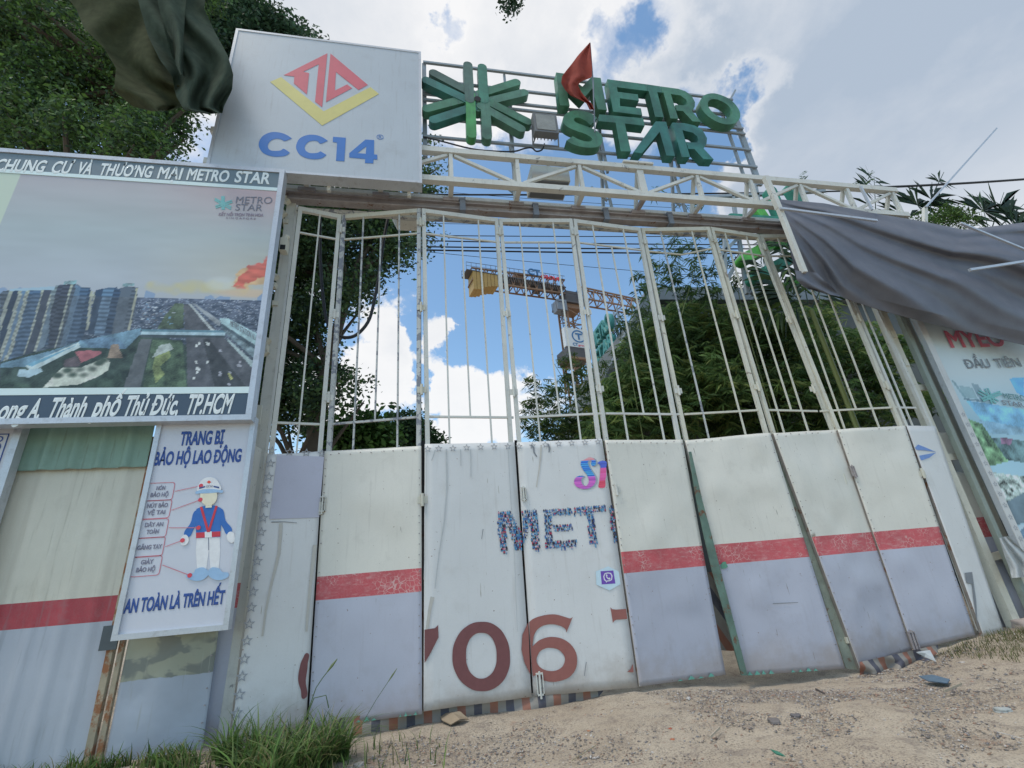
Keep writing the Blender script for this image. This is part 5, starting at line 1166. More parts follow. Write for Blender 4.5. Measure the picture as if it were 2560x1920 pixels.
for a, c_ in ((-9.3, -6.5), (-6.48, -3.6)): corrugated('green_panel', a, c_, zg_, 4.1, 6.93, 0.31, 0.045, [M['fgreen']], (), fe)
MB().beam((-3.60, 6.99, -0.2), (-3.60, 6.99, 3.6), 0.07).obj('rusty_post', M['rustpost'] if 'rustpost' in M else M.setdefault('rustpost', paint('rusty_cream_post', (0.40, 0.34, 0.24), 0.7, 0.2, 3, 0.3, rust=0.75, rustcol=(.30, .13, .06))), fe)
MB().beam((-3.50, 7.0, -0.2), (-3.50, 7.0, 3.6), 0.05).obj('rusty_post', M['rustpost'], fe)
# flat patched sheet under the poster
pt = thing('patched_sheet', 'dented flat sheet under the poster, khaki overpainted block above blue grey', 'metal sheet', (-3, 7, 0))
mt, n, p = newmat('overpainted_sheet'); co = n.n('ShaderNodeTexCoord').outputs['Object']; x_, y_, z_ = n.xyz(co)
kh = n.mix(n.smooth(n.noise(n.comb(n.math('MULTIPLY', x_, 1.6), y_, n.math('MULTIPLY', z_, 2.6)), 1.7, 3, .5, .5), .46, .54), (0.33, .34, .26), (0.19, .205, .18))
dr = n.smooth(n.noise(n.comb(n.math('MULTIPLY', x_, 22.0), y_, n.math('MULTIPLY', z_, .9)), 1.0, 3, .5), .62, .70); kh = n.mix(dr, kh, (.40, .41, .34))
zj_ = n.math('ADD', z_, n.math('MULTIPLY', n.math('SUBTRACT', n.noise(co, 6, 3), .5), .05)); lo = n.mix(n.noise(co, 2, 5, .6), (0.33, .37, .43), (.40, .44, .50))
lo = n.mix(n.math('MULTIPLY', n.smooth(n.noise(n.comb(n.math('MULTIPLY', x_, 14.0), y_, n.math('MULTIPLY', z_, .8)), 1.3, 4, .6), .58, .72), .4), lo, (.25, .25, .20))
n.put(p.inputs['Base Color'], n.mix(n.smooth(zj_, 0.665, 0.675), lo, kh)); p.inputs['Roughness'].default_value = .42
n.put(p.inputs['Normal'], n.bump(n.noise(co, 1.8, 3, .5), .5, .06))
fpt = YF(6.99)
leaf_grid(fpt, [(-3.44, 1.40), (-2.47, 1.40), (-2.47, -0.2), (-3.44, -0.2)], 30, 36, None, [mt], 'sheet', pt, 0.05, 77, 0.0)
MB().box(-3.44, -2.47, 7.0, 7.05, 1.40, 4.0).obj('upper_sheet', M['fcream'], pt)
e = MB()
for z in np.arange(0.0, 1.3, 0.17): q = (-2.50, 6.97, z); e.tube([q, (q[0], 6.955, z)], .009, 6)
o = e.obj('sheet_screws', M['rail'], pt); o['kind'] = 'stuff'
MB().box(-3.70, -3.52, 6.92, 6.94, 1.02, 1.28).obj('metal_plate', flatmat('dark_plate', (.10, .12, .13)), pt)
# white framed board at the far left
wb = thing('notice_board', 'white framed board with a blue corner ornament cut off by the left edge', 'notice board', (-5.6, 6.85, 1))
xr_ = -5.04; MB().box(-7.2, xr_-.09, 6.80, 6.86, 1.05, 3.70).obj('board_face', paint('board_white', (.60, .62, .66), .4, .03, 1, .08), wb)
for a in ((-7.2, xr_, 6.76, 6.88, 3.70, 3.80), (-7.2, xr_, 6.76, 6.88, .95, 1.05), (xr_-.09, xr_, 6.76, 6.88, 1.051, 3.699)): MB().box(*a).obj('frame_bar', M['alu'], wb)
fw_ = YF(6.80)
for k, (dx, dz) in enumerate(((0, 0), (-.10, -.10))):
    x_ = xr_-.16-(.10 if k else 0); z_ = 3.62-(.0 if not k else .0)
P0 = (xr_-.15, 3.64)
shape('corner_ornament', [[(P0[0]-.42, P0[1]), (P0[0], P0[1]), (P0[0], P0[1]-2.4), (P0[0]-.012, P0[1]-2.4), (P0[0]-.012, P0[1]-.012), (P0[0]-.42, P0[1]-.012)]], fw_, M['inkblue'], wb)
for k in range(3):
    cx, cz = P0[0]-.09-k*.09, P0[1]-.07
    shape('corner_ornament', [[(cx+.04*cos(t), cz+.04*sin(t)) for t in np.linspace(0, 2*pi, 13)[:-1]], [(cx+.026*cos(t), cz+.026*sin(t)) for t in np.linspace(0, 2*pi, 13)[:-1]][::-1]], fw_, M['inkblue'], wb)
shape('corner_ornament', [[(P0[0]-.09+.045*cos(t), P0[1]-.18+.06*sin(t)) for t in np.linspace(0, 2*pi, 13)[:-1]], [(P0[0]-.09+.03*cos(t), P0[1]-.18+.04*sin(t)) for t in np.linspace(0, 2*pi, 13)[:-1]][::-1]], fw_, M['inkblue'], wb)

# ================================================================== RIGHT SIDE
def vpost(name, px, py, Y, w_, mat, parent, z0=-0.2, z1=8.3):
    x = at(px, py, Y)[0]; return MB().beam((x, Y, z0), (x, Y, z1), w_).obj(name, mat, parent), x
rp = thing('end_post', 'pair of tall cream posts with welded cross ties at the right end of the gate', 'post', (9.6, 7.2, 0))
_, xA = vpost('post', 2277, 961, 7.2, .15, M['steel_cream'], rp); _, xB = vpost('post', 2332, 961, 7.25, .13, M['steel_cream'], rp)
for z in (4.30, 6.15, 2.86, 1.05): MB().beam((xA, 7.25, z), (xB, 7.27, z+.05), .12, .08).obj('cross_tie', M['steel_cream'], rp)
e = MB()
for z in (5.4, 4.75): MB().box(xA-.05, xA+.05, 7.10, 7.12, z, z+.16).obj('hinge_plate', M['steel_cream'], rp)
sh = thing('fence_sheet', 'torn cream sheet with red band set back between the end posts and right banner', 'metal sheet', (9.8, 7.35, 0))
leaf_grid(YF(7.36), [(9.55, 3.40), (10.6, 3.40), (10.6, 2.90), (9.55, 2.92)], 8, 8, None, [M['cream']], 'upper_sheet', sh, .02, 51, 0)
leaf_grid(YF(7.36), [(9.55, 2.70), (10.6, 2.55), (10.6, -0.25), (9.55, -0.25)], 10, 40, (1.40, 1.75), sheetmats, 'lower_sheet', sh, .02, 52, 0)
MB().box(9.5, 10.6, 7.33, 7.40, 1.02, 1.10).obj('rail_bar', M['grey_steel'], sh)
gw = thing('low_wall', 'grey rendered low wall under the right banner, stained brown at the foot', 'wall', (12, 7.4, 0))
MB().box(10.25, 18, 7.42, 7.55, -0.4, 1.7).obj('wall_body', paint('grey_render', (0.27, .29, .30), .8, .1, 1.5, .4, streak=.3), gw)
bn = thing('street_banner', 'large printed banner at the right edge with red MYEO lettering and blue city picture', 'banner', (12, 7, 0))
YR = 6.98; fq = YF(YR); bl = fq.uv(2366, 961)[0]-.02
V = []; NXb, NZb = 260, 260; Xb = np.linspace(bl, bl+5.2, NXb); Zb = np.linspace(1.15, 7.6, NZb); XX, ZZ = np.meshgrid(Xb, Zb)
img = np.zeros((NZb, NXb, 3)); t_ = np.clip((ZZ-1.1)/5, 0, 1)[..., None]
img[:] = C(158, 168, 170)*np.ones_like(t_)
PB = lambda x, y: fq.uv(2240+x/5.53, 780+y/5.53)
PC = lambda x, y: fq.uv(2100+x/3.77, 760+y/3.77)
def pf2(pts, col, ns=0, k=1.0, sc=8, seed=3):
    P = [PC(*q) for q in pts]; m_ = inpoly(XX, ZZ, P)[..., None]; c_ = np.array(col)*(1+ns*(vnoise(XX, ZZ, sc, seed)[..., None]-.5)*2+ns*.6*(RS.rand(NZb, NXb)[..., None]-.5)); img[:] = np.where(m_, img*(1-k)+np.clip(c_, .01, .85)*k, img)
zf = fq.uv(2400, 935)[1]; fade = np.clip((zf-ZZ)/1.0, 0, 1)[..., None]
img[:] = img*(1-fade)+C(130, 160, 172)*fade*(0.85+.3*vnoise(XX, ZZ, 1.3, 9)[..., None])
pf2([(1120, 770), (1240, 790), (1290, 900), (1160, 880)], C(110, 135, 140), .2, .8); pf2([(1230, 750), (1290, 760), (1420, 950), (1330, 950)], C(95, 120, 130), .2, .7); pf2([(1160, 890), (1340, 910), (1345, 925), (1165, 905)], C(85, 105, 115)); pf2([(1050, 720), (1075, 725), (1190, 890), (1165, 885)], C(100, 125, 132), .2, .8)
pf2([(1180, 910), (1440, 950), (1734, 990), (1734, 1180), (1400, 1180), (1290, 1050)], C(95, 150, 185), .5, .8, 6); pf2([(1600, 700), (1734, 690), (1734, 880), (1660, 830)], C(80, 145, 190), .2, .9)
pf2([(1300, 1090), (1734, 1170), (1734, 1240), (1350, 1220)], C(110, 140, 158), .5, .8)
pf2([(1200, 1080), (1330, 1130), (1420, 1260), (1600, 1400), (1590, 1480), (1380, 1540), (1280, 1350)], C(98, 130, 98), .9, 1, 10); pf2([(1420, 1260), (1734, 1290), (1734, 1500), (1560, 1470), (1500, 1380)], C(80, 105, 108), .9, 1, 9); pf2([(1500, 1260), (1620, 1270), (1600, 1330), (1510, 1320)], C(120, 92, 115), .6)
PC = lambda x, y: fq.uv(2100+x/3.456, 1180+y/3.456)
pf2([(1290, 0), (1590, 40), (1590, 230), (1380, 280)], C(150, 165, 160), 1.2, 1, 14); pf2([(1390, 290), (1590, 170), (1590, 440), (1470, 470)], C(88, 105, 115), .2); pf2([(1480, 480), (1590, 450), (1700, 560), (1640, 640), (1530, 570)], C(150, 170, 180), .1); pf2([(1510, 540), (1590, 480), (1590, 760), (1560, 720)], C(85, 110, 130), .3)
img = np.clip(img, .01, .85)
ix = np.arange(NXb*NZb).reshape(NZb, NXb); Ff = np.stack([ix[:-1, :-1], ix[:-1, 1:], ix[1:, 1:], ix[1:, :-1]], -1).reshape(-1, 4)
Yw = YR-.01*np.sin(XX*3)-.012*vnoise(XX, ZZ, 1.2, 8)
link('printed_sheet', npmesh('printed_sheet', np.stack([XX, Yw, ZZ], -1).reshape(-1, 3), Ff, M['attr_pic'], img.reshape(-1, 3)), bn)
MB().box(bl-.02, bl+5.3, YR+.02, YR+.07, 1.1, 7.7).obj('backing', M['grey_steel'], bn)
MB().beam((bl-.05, YR-.02, -.2), (bl-.05, YR-.02, 7.4), .10, .09).obj('frame_bar', M['alu'], bn); MB().beam((bl-.22, YR+.12, -.2), (bl-.22, YR+.12, 7.7), .10, .09).obj('frame_bar', paint('green_grey_bar', (.30, .35, .31), .5, .1, 3, .3), bn)
M['inkfadedred'] = flatmat('faded_red_ink', DC(160, 85, 98)); fq2 = YF(YR-.028); zb5 = lambda x, y: (2240+x/5.53, 780+y/5.53)
text('banner_word', 'MYEO', fq2, M['inkfadedred'], bn, zb5(760, 485), zb5(1530, 465), zb5(668, 270), 0.03)
text('banner_word', 'ĐẦU', fq2, M['greyink'], bn, zb5(990, 778), zb5(1320, 768), zb5(935, 657), 0.012); text('banner_word', 'TIÊN', fq2, M['greyink'], bn, zb5(1395, 766), zb5(1745, 752), zb5(1345, 648), 0.012)
text('pictured_sign', 'METRO', fq2, flatmat('teal_grey_ink', DC(85, 118, 118)), bn, zb5(1500, 1195), zb5(1800, 1230), zb5(1470, 1120), 0.01); text('pictured_sign', 'STAR', fq2, M['greyink'], bn, zb5(1480, 1280), zb5(1780, 1320), zb5(1440, 1215), 0.01)
for k, (a, c_) in enumerate((((1150, 1080), (1420, 1230)), ((1130, 1110), (1390, 1260)), ((1180, 1200), (1440, 1100)), ((1200, 1230), (1460, 1130)), ((1230, 1060), (1330, 1270)), ((1265, 1050), (1370, 1260)))):
    p_, q_ = [np.array(fq2.uv(*zb5(*w_))) for w_ in (a, c_)]; d = (q_-p_)/np.linalg.norm(q_-p_); nn = np.array([-d[1], d[0]])*.018
    shape('pictured_starburst', [[tuple(p_-nn), tuple(q_-nn), tuple(q_+nn), tuple(p_+nn)]], fq2, M['dimteal'], bn, 0.001, 0.001+.0003*k)
zr = lambda x, y: (2100+x/3.77, 760+y/3.77); zs_ = lambda x, y: (2100+x/3.456, 1180+y/3.456)
sb = [zr(1100, 1045), zr(1140, 1140), zr(1185, 1235), zr(1225, 1325), zr(1268, 1415), zr(1310, 1505), zr(1355, 1600)]+[zs_(*q) for q in ((1280, 108), (1320, 195), (1365, 290), (1410, 395), (1455, 488), (1497, 583), (1542, 683))]
fse = YF(YR-.068)
e_ = [fse.uv(*q) for q in sb]; xm = sum(q[0] for q in e_)/len(e_)
MB().box(bl-.10, bl+.05, YR-.075, YR-.068, 1.0, 7.3).obj('border_strip', M['banner_edge'], bn)
stars(YF(YR-.075), [(bl-.02, q[1]) for q in e_], bn, .055)
rgp = thing('torn_sheet', 'crumpled torn foot of the printed banner hanging over the grey wall', 'cloth', at(2545, 1420, 6.9))
M['plastic'] = clothmat('thin_white_plastic', (.52, .54, .54), .1, .35)
patch('crumpled_cloth', rgp, [((2498, 1345), (2520, 1340)), ((2512, 1390), (2552, 1370)), ((2525, 1425), (2580, 1400)), ((2530, 1445), (2600, 1440))], 6.86, M['plastic'], .06, 14, 14, 14, 3)
q = atz(2545, 1585, -0.05); rock('stone', 9.75, 7.0, .20, (.45, .38, .34), 'big pale boulder at the foot of the grey wall on the right', None, .6)
rock('stone', 10.25, 6.75, .16, (.40, .22, .15), 'reddish boulder lying in front of the pale boulder', None, .5)

# ================================================================== TARPAULIN
mt, n, p = newmat('grey_tarpaulin'); co = n.n('ShaderNodeTexCoord').outputs['Object']
n.put(p.inputs['Base Color'], n.mix(n.lin(n.noise(co, 2.5, 5, .6), .3, .7), (.115, .12, .145), (.145, .15, .175))); p.inputs['Roughness'].default_value = .5; p.inputs['Specular IOR Level'].default_value = .35
n.put(p.inputs['Normal'], n.bump(n.noise(co, 4, 5, .6), .25, .03)); M['tarp'] = mt
NU, NV = 170, 150
def pl(P, t_):
    P = np.array(P, float); s_ = np.linspace(0, 1, len(P)); return np.array([np.interp(t_, s_, P[:, 0]), np.interp(t_, s_, P[:, 1])])
top = [(1946, 498), (2060, 508), (2180, 532), (2300, 552), (2410, 574), (2480, 566), (2560, 556), (2650, 556)]
bot = [(1990, 690), (2060, 712), (2110, 745), (2200, 775), (2300, 802), (2400, 826), (2500, 848), (2650, 884)]
V = np.zeros((NV+1, NU+1, 3))
for i in range(NU+1):
    u = i/NU; a, c_ = pl(top, u), pl(bot, u)
    for j in range(NV+1):
        v = j/NV; q = a*(1-v)+c_*v
        w_ = v/(0.06+0.94*u**0.62); g_ = 3.1*w_/(1+.30*w_)+.22*sin(u*3.4+.5)+.07*sin(u*9+v*4)
        ph = 2*pi*g_; fold = .62*(.5+.5*cos(ph))**1.5+.12*sin(ph*2.3+1.1+u*6)*u+.30*sin(ph*.37+.7)
        amp = .30*min(1, u**.6+.03)*min(1, (1-v)*9+.05)*min(1, v*12+.10)
        Y = 6.56-.22*sin(v*pi)-fold*amp
        V[j, i] = at(q[0], q[1], Y)
ix = np.arange((NU+1)*(NV+1)).reshape(NV+1, NU+1); Ff = np.stack([ix[:-1, :-1], ix[1:, :-1], ix[1:, 1:], ix[:-1, 1:]], -1).reshape(-1, 4); V = V.reshape(-1, 3)
tp = link('tarpaulin', npmesh('tarpaulin', np.concatenate([V, V+np.array([0, .006, 0])]), np.concatenate([Ff, Ff[:, ::-1]+len(V)]), M['tarp'], smooth=True))
tag(tp, 'dark grey tarpaulin sagging in folds over the right end of the girder', 'tarpaulin')
fl_ = thing('tarpaulin_flap', 'loose turned-over corner of the tarpaulin at the lower end of the white batten', 'tarpaulin', at(2020, 705, 6.3))
patch('flap_cloth', fl_, [((1988, 676), (2042, 682)), ((1992, 700), (2065, 705)), ((2010, 718), (2090, 728)), ((2040, 728), (2100, 742))], 6.22, M['tarp'], .05, 8, 12, 12, 2)
for nm, lb, pts, Y, w_, mt_ in (
    ('batten', 'white wooden batten crossing the girder and holding the tarpaulin edge', [(1913, 443), (1947, 522)], 6.42, .10, M['steel']),
    ('batten', 'lower white batten slanting down the tarpaulin edge from the girder', [(1948, 522), (2011, 682)], 6.20, .085, M['steel']),
    ('steel_rod', 'thin rod lying along the upper fold of the tarpaulin', [(1950, 521), (2192, 552)], 6.12, .045, M['alu']),
    ('steel_rod', 'thin rod leaning on the girder close to its right end', [(2151, 466), (2180, 525)], 6.5, .045, M['alu']),
    ('steel_rod', 'long thin pole slanting up into the sky above the palm leaves', [(2314, 518), (2491, 321)], 6.9, .040, M['alu']),
    ('steel_rod', 'thin rod slanting down to the right over the tarpaulin', [(2401, 558), (2600, 640)], 6.1, .045, M['alu']),
    ('steel_rod', 'short rod rising to the right across the tarpaulin at the picture edge', [(2424, 675), (2600, 648)], 5.95, .05, M['alu'])):
    a, c_ = at(*pts[0], Y), at(*pts[1], Y); o = MB().beam(a, c_, w_).obj(nm, mt_); tag(o, lb, 'batten' if nm == 'batten' else 'rod')

# ================================================================== WIRES
def wire(pts, Y, r_, lb, nm='power_cable', cat='cable', mat=None, grp=None, sag=0):
    P = []
    pts = [np.array(q, float) for q in pts]
    if len(pts) == 2 and sag: P = [pts[0]*(1-t_)+pts[1]*t_+np.array([0, sag*4*t_*(1-t_)]) for t_ in np.linspace(0, 1, 16)]
    elif len(pts) > 3:
        for k in range(len(pts)-1):
            p0, p1, p2, p3 = pts[max(k-1, 0)], pts[k], pts[k+1], pts[min(k+2, len(pts)-1)]
            for t_ in (0, .25, .5, .75): P.append(0.5*((2*p1)+(-p0+p2)*t_+(2*p0-5*p1+4*p2-p3)*t_*t_+(-p0+3*p1-3*p2+p3)*t_**3))
        P.append(pts[-1])
    else: P = pts
    yy = Y if hasattr(Y, '__len__') else (Y, Y)
    o = MB().tube([at(q[0], q[1], yy[0]+(yy[1]-yy[0])*k/(len(P)-1)) for k, q in enumerate(P)], r_, 6).obj(nm, mat or M['rubber']); return tag(o, lb, cat, grp)
wire([(560, 480), (2100, 478)], (14, 13), .034, 'thick overhead cable passing just below the girder', sag=8)
for k, (a, c_, r_, lb) in enumerate((((560, 580), (1900, 590), .016, 'uppermost thin power cable crossing behind the gate bars'), ((560, 588), (1900, 612), .022, 'second power cable from the top behind the bars'),
    ((560, 606), (1900, 622), .026, 'power cable in the middle of the bundle behind the bars'), ((560, 612), (1900, 634), .030, 'lowest thick cable of the bundle behind the bars'), ((560, 546), (1900, 566), .010, 'very thin wire above the bundle of power cables'),
    ((900, 612), (1900, 700), .010, 'very thin wire slanting down above the crane'), ((900, 460), (1700, 520), .009, 'very thin wire seen between girder and rail'))):
    wire([a, c_], (14.0+.2*k, 13+.2*k), r_, lb, sag=5)
wire([(2150, 470), (2640, 442)], (7.6, 7.2), .03, 'black cable running right from the girder end across the grey sky', sag=3)
z7b = lambda x, y: (600+x/3.456, 400+y/3.456)
wire([z7b(*q) for q in ((690, 480), (695, 900), (728, 1280), (770, 1440), (860, 1522), (960, 1530), (1045, 1478), (1120, 1370), (1165, 1190), (1200, 1000), (1240, 700), (1285, 470))], 7.7, .030, 'black cable hanging in a deep loop behind the second gate leaf', 'hanging_cable')
wire([zt3(*q) for q in ((60, 975), (210, 1010), (480, 1078), (700, 1100), (850, 1100), (940, 1075), (1000, 1070), (1040, 1100), (1090, 1085), (1110, 1035))], 6.75, .016, 'black lamp cable drooping under the starburst emblem', 'lamp_cable')

# ================================================================== TOWER CRANE
Ac = np.array([5.70, 45.51]); dc = np.array([26.35, 5.96]); dc /= np.linalg.norm(dc); nc = np.array([-dc[1], dc[0]])
Ac = Ac+nc*1.1
def cw(s, w_, z): return np.array([Ac[0]+dc[0]*s+nc[0]*w_, Ac[1]+dc[1]*s+nc[1]*w_, z])
cr = thing('tower_crane', 'yellow tower crane with counterweights and lettered jib beyond the gate bars', 'crane', cw(13.6, 0, -0.1))
M['cyel'] = paint('crane_yellow', (.42, .27, .09), .6, .1, .5, .3); M['corange'] = paint('crane_orange', (.25, .145, .09), .6, .12, .5, .35); M['cdark'] = paint('crane_dark_steel', (.09, .085, .09), .6, .1, .5, .2); M['cwhite'] = paint('crane_banner_white', (.62, .64, .66), .6, .03, .5, .05); M['cblue'] = flatmat('crane_blue', (.06, .18, .38))
zb = [32.23, 32.3, 32.45, 32.75, 32.9, 33.05, 33.1]
for k in range(7):
    s0 = .4+k*.45; e = MB(); P = [cw(s, w_, z) for z in (zb[k], 34.7) for s, w_ in ((s0, -.9), (s0+.40, -.9), (s0+.40, .9), (s0, .9))]
    e.add(P, [(0, 3, 2, 1), (4, 5, 6, 7), (0, 1, 5, 4), (1, 2, 6, 5), (2, 3, 7, 6), (3, 0, 4, 7)]); e.obj('counterweight', M['cyel'], cr)
def lattice(name, s0, s1, zt0, zt1, zb0, zb1, w_, step, r_, mat, topw=None):
    e = MB(); n_ = max(2, int(round((s1-s0)/step))); topw = w_ if topw is None else topw
    T = lambda t_, sd: cw(s0+(s1-s0)*t_, sd*topw, zt0+(zt1-zt0)*t_); B = lambda t_, sd: cw(s0+(s1-s0)*t_, sd*w_, zb0+(zb1-zb0)*t_)
    for sd in (-1, 1):
        e.beam(T(0, sd), T(1, sd), r_*1.6); e.beam(B(0, sd), B(1, sd), r_*1.6)
        for k in range(n_):
            a, c_ = k/n_, (k+1)/n_; m_ = (a+c_)/2; e.beam(B(a, sd), T(m_, sd), r_); e.beam(T(m_, sd), B(c_, sd), r_)
    for k in range(n_+1): e.beam(B(k/n_, -1), B(k/n_, 1), r_); e.beam(T(k/n_, -1), T(k/n_, 1), r_)
    for k in range(n_): e.beam(B(k/n_, -1), B((k+1)/n_, 1), r_*.8)
    return e.obj(name, mat, cr)
lattice('counter_jib', .3, 13.0, 35.2, 35.9, 33.5, 33.85, .8, 1.1, .10, M['corange'])
lattice('jib', 15.5, 46, 35.75, 34.6, 33.6, 33.4, .8, 1.5, .11, M['corange'], .25)
e = MB()
for sd in (-1.5, 1.5):
    for k in range(22):
        s = -.4+k*.62; e.beam(cw(s, sd*.62, 34.8+.03*k), cw(s, sd*.62, 35.8+.03*k), .04)
    e.beam(cw(-.4, sd*.62, 35.8), cw(13, sd*.62, 36.45), .045); e.beam(cw(-.4, sd*.62, 35.3), cw(13, sd*.62, 35.95), .035)
e.obj('walkway_railing', M['cdark'], cr)
e = MB(); P = [cw(s, w_, z) for z in (34.72, 34.80) for s, w_ in ((-.4, -.95), (13, -.95), (13, .95), (-.4, .95))]; e.add(P, [(0, 3, 2, 1), (4, 5, 6, 7), (0, 1, 5, 4), (1, 2, 6, 5), (2, 3, 7, 6), (3, 0, 4, 7)]); e.obj('walkway', M['cdark'], cr)
e = MB()
for k in range(30): s = 4+k*.3; e.beam(cw(s, -.95, 34.9), cw(s+.15, -1.0, 34.1), .06)
e.obj('walkway_grating', M['cdark'], cr)
def cbox(name, s0, s1, w0, w1, z0, z1, mat):
    e = MB(); P = [cw(s, w_, z) for z in (z0, z1) for s, w_ in ((s0, w0), (s1, w0), (s1, w1), (s0, w1))]; e.add(P, [(0, 3, 2, 1), (4, 5, 6, 7), (0, 1, 5, 4), (1, 2, 6, 5), (2, 3, 7, 6), (3, 0, 4, 7)]); return e.obj(name, mat, cr)
cbox('winch', 4.6, 5.6, -.7, .7, 34.0, 34.9, M['cdark']); cbox('winch', 6.0, 7.2, -.6, .6, 34.9, 35.9, M['corange']); cbox('hoist_motor', 8.8, 9.6, -.7, .5, 33.9, 34.7, M['cdark'])
cbox('slewing_platform', 11.9, 15.2, -1.5, 1.5, 32.2, 32.45, M['cdark']); cbox('slewing_ring', 12.5, 14.8, -1.15, 1.15, 31.6, 32.2, M['corange']); cbox('tower_head', 12.8, 14.6, -.9, .9, 32.45, 34.3, M['cdark'])
cbox('machine_house', 14.6, 15.9, -1.2, -.2, 33.2, 34.6, M['cblue']); cbox('cab', 11.0, 12.3, -1.6, -.3, 30.8, 32.3, M['grey_steel'])
e = MB()
for s, w_ in ((12.0, -1.5), (15.1, -1.5), (12.0, 1.5), (15.1, 1.5)): e.beam(cw(s, w_, 32.4), cw(s, w_, 33.5), .07)
e.beam(cw(12, -1.5, 33.5), cw(15.1, -1.5, 33.5), .07); e.beam(cw(10.7, -1.7, 30.8), cw(10.7, -1.7, 32.0), .06); e.beam(cw(10.7, -1.7, 31.9), cw(12, -1.7, 31.9), .06); e.beam(cw(10.7, -1.7, 30.7), cw(12.4, -1.7, 30.7), .1)
e.obj('platform_railing', M['cdark'], cr)
e = MB(); s0, s1 = 12.55, 14.65
for s in (s0, s1):
    for w_ in (-1.05, 1.05): e.beam(cw(s, w_, -.3), cw(s, w_, 31.7), .22)
e.obj('mast_legs', M['corange'], cr)
e = MB(); z = 0.0
while z < 31:
    for w_ in (-1.05, 1.05): e.beam(cw(s0, w_, z), cw(s1, w_, z+1.05), .10); e.beam(cw(s1, w_, z+1.05), cw(s0, w_, z+2.1), .10); e.beam(cw(s0, w_, z), cw(s1, w_, z), .10)
    for s in (s0, s1): e.beam(cw(s, -1.05, z), cw(s, 1.05, z+1.05), .10); e.beam(cw(s, 1.05, z+1.05), cw(s, -1.05, z+2.1), .10)
    z += 2.1
e.obj('mast_bracing', M['corange'], cr)
e = MB()
for k in range(14): z = 28.6+k*.22; e.beam(cw(11.6, -1.2, z), cw(12.3, -1.2, z), .05)
e.beam(cw(11.6, -1.2, 28.4), cw(11.6, -1.2, 31.6), .07); e.obj('ladder_cage', M['cdark'], cr)
cbox('advert_box', 11.5, 14.9, -1.45, -.85, 25.9, 28.45, M['cwhite']); cbox('climbing_frame', 11.6, 14.8, -1.4, 1.2, 24.5, 25.85, M['cdark'])
for w_ in (-1.3, 1.2):
    MB().beam(cw(11.9, w_, 24.5), cw(14.7, w_, 24.5), .25).obj('climbing_beam', M['corange'], cr); MB().beam(cw(12.3, w_, 24.4), cw(12.3, w_, 20.8), .2).obj('climbing_leg', M['corange'], cr)
fcr = Frame((Ac[0], Ac[1], 0), (dc[0], dc[1], 0), 1.46)
u, v = 13.4, 27.4; th = np.linspace(.45, 2*pi-.45, 24)
shape('box_logo_ring', [[(u+.95*cos(t_), v+.85*sin(t_)) for t_ in th]+[(u+.78*cos(t_), v+.69*sin(t_)) for t_ in th[::-1]]], fcr, M['cblue'], cr, .02, .01)
shape('box_logo_letter', [[(u-.42, v+.42), (u+.52, v+.42), (u+.52, v+.22), (u+.14, v+.22), (u+.14, v-.45), (u-.08, v-.45), (u-.08, v+.22), (u-.42, v+.22)]], fcr, M['cblue'], cr, .02, .01)
text('box_words', 'CT', fcr, M['cblue'], cr, (12.45, 26.08), (13.15, 26.08), .36, .03, px=False, depth=.02); text('box_words', 'group', fcr, M['inkred'], cr, (13.2, 26.08), (14.4, 26.08), .26, .01, px=False, depth=.02)
fcj = Frame((Ac[0], Ac[1], 0), (dc[0], dc[1], 0), .95)
text('jib_letters', 'CT', fcj, M['cblue'], cr, (7.7, 35.7), (9.4, 35.7), .85, .02, px=False, depth=.15); text('jib_letters', 'GROUP', fcj, M['inkred'], cr, (9.5, 35.45), (12.3, 35.5), .55, .0, px=False, depth=.15)

# ================================================================== BUILDING BEHIND, ROOF SIGNS
bd = thing('shed_building', 'grey building with a steep sloping gable edge half hidden by bamboo', 'building', (9, 14, 0))
M['bwall'] = paint('shade_dark_wall', (.10, .115, .115), .7, .1, 1, .3, streak=.2); M['bfascia'] = paint('grey_fascia', (.20, .235, .26), .6, .08, 1, .2)  # wall colour set dark to stand for the shadow behind the bamboo
Pw = [(5.6, -.3), (34, -.3), (34, 11.6), (8.65, 10.85), (5.6, 6.0)]  # wall run on to the right as added dark backing behind the end posts
MB().prism(Pw, 14.0, 22.0).obj('wall', M['bwall'], bd)
MB().beam((8.6, 13.95, 10.8), (5.3, 13.95, 5.55), .55, .5).obj('gable_edge', M['bfascia'], bd); MB().beam((8.45, 13.95, 10.75), (34, 13.95, 11.55), .55, .5).obj('eaves_fascia', M['bfascia'], bd)
for z in (8.6,): MB().beam((8.8, 13.9, z+1.1), (14.5, 13.9, z+1.25), .18, .1).obj('ledge', M['bfascia'], bd)
xs = at(1530, 800, 20)[0]; f2 = Frame((xs, 0, 0), (0, -1, 0))
s2 = thing('far_roof_sign', 'second green METRO STAR sign seen edge-on on the building roof', 'sign', (xs, 20, 8))
M['teal2'] = paint('far_sign_teal', (.06, .26, .24), .5, .15, 2, .1)
z8 = lambda x, y: (1160+x/4.424, 640+y/4.424)
def sgn(word, p0, p1, capz):
    text('letters', word, f2, M['teal2'], s2, p0, p1, capz, 0.03, 0, 0, depth=.35)
(u0, v0), (u1, v1) = f2.uv(*z8(1450, 1010)), f2.uv(*z8(1650, 790)); hcap = (f2.uv(*z8(1640, 600))[1]-v1)*.95
text('letters', 'METRO', f2, M['teal2'], s2, (u0, (v0+v1)/2), (u1, (v0+v1)/2), hcap, .02, px=False, depth=.3)
text('letters', 'STAR', f2, M['teal2'], s2, (u0, (v0+v1)/2-hcap*1.35), (u1, (v0+v1)/2-hcap*1.35), hcap, .02, px=False, depth=.3)
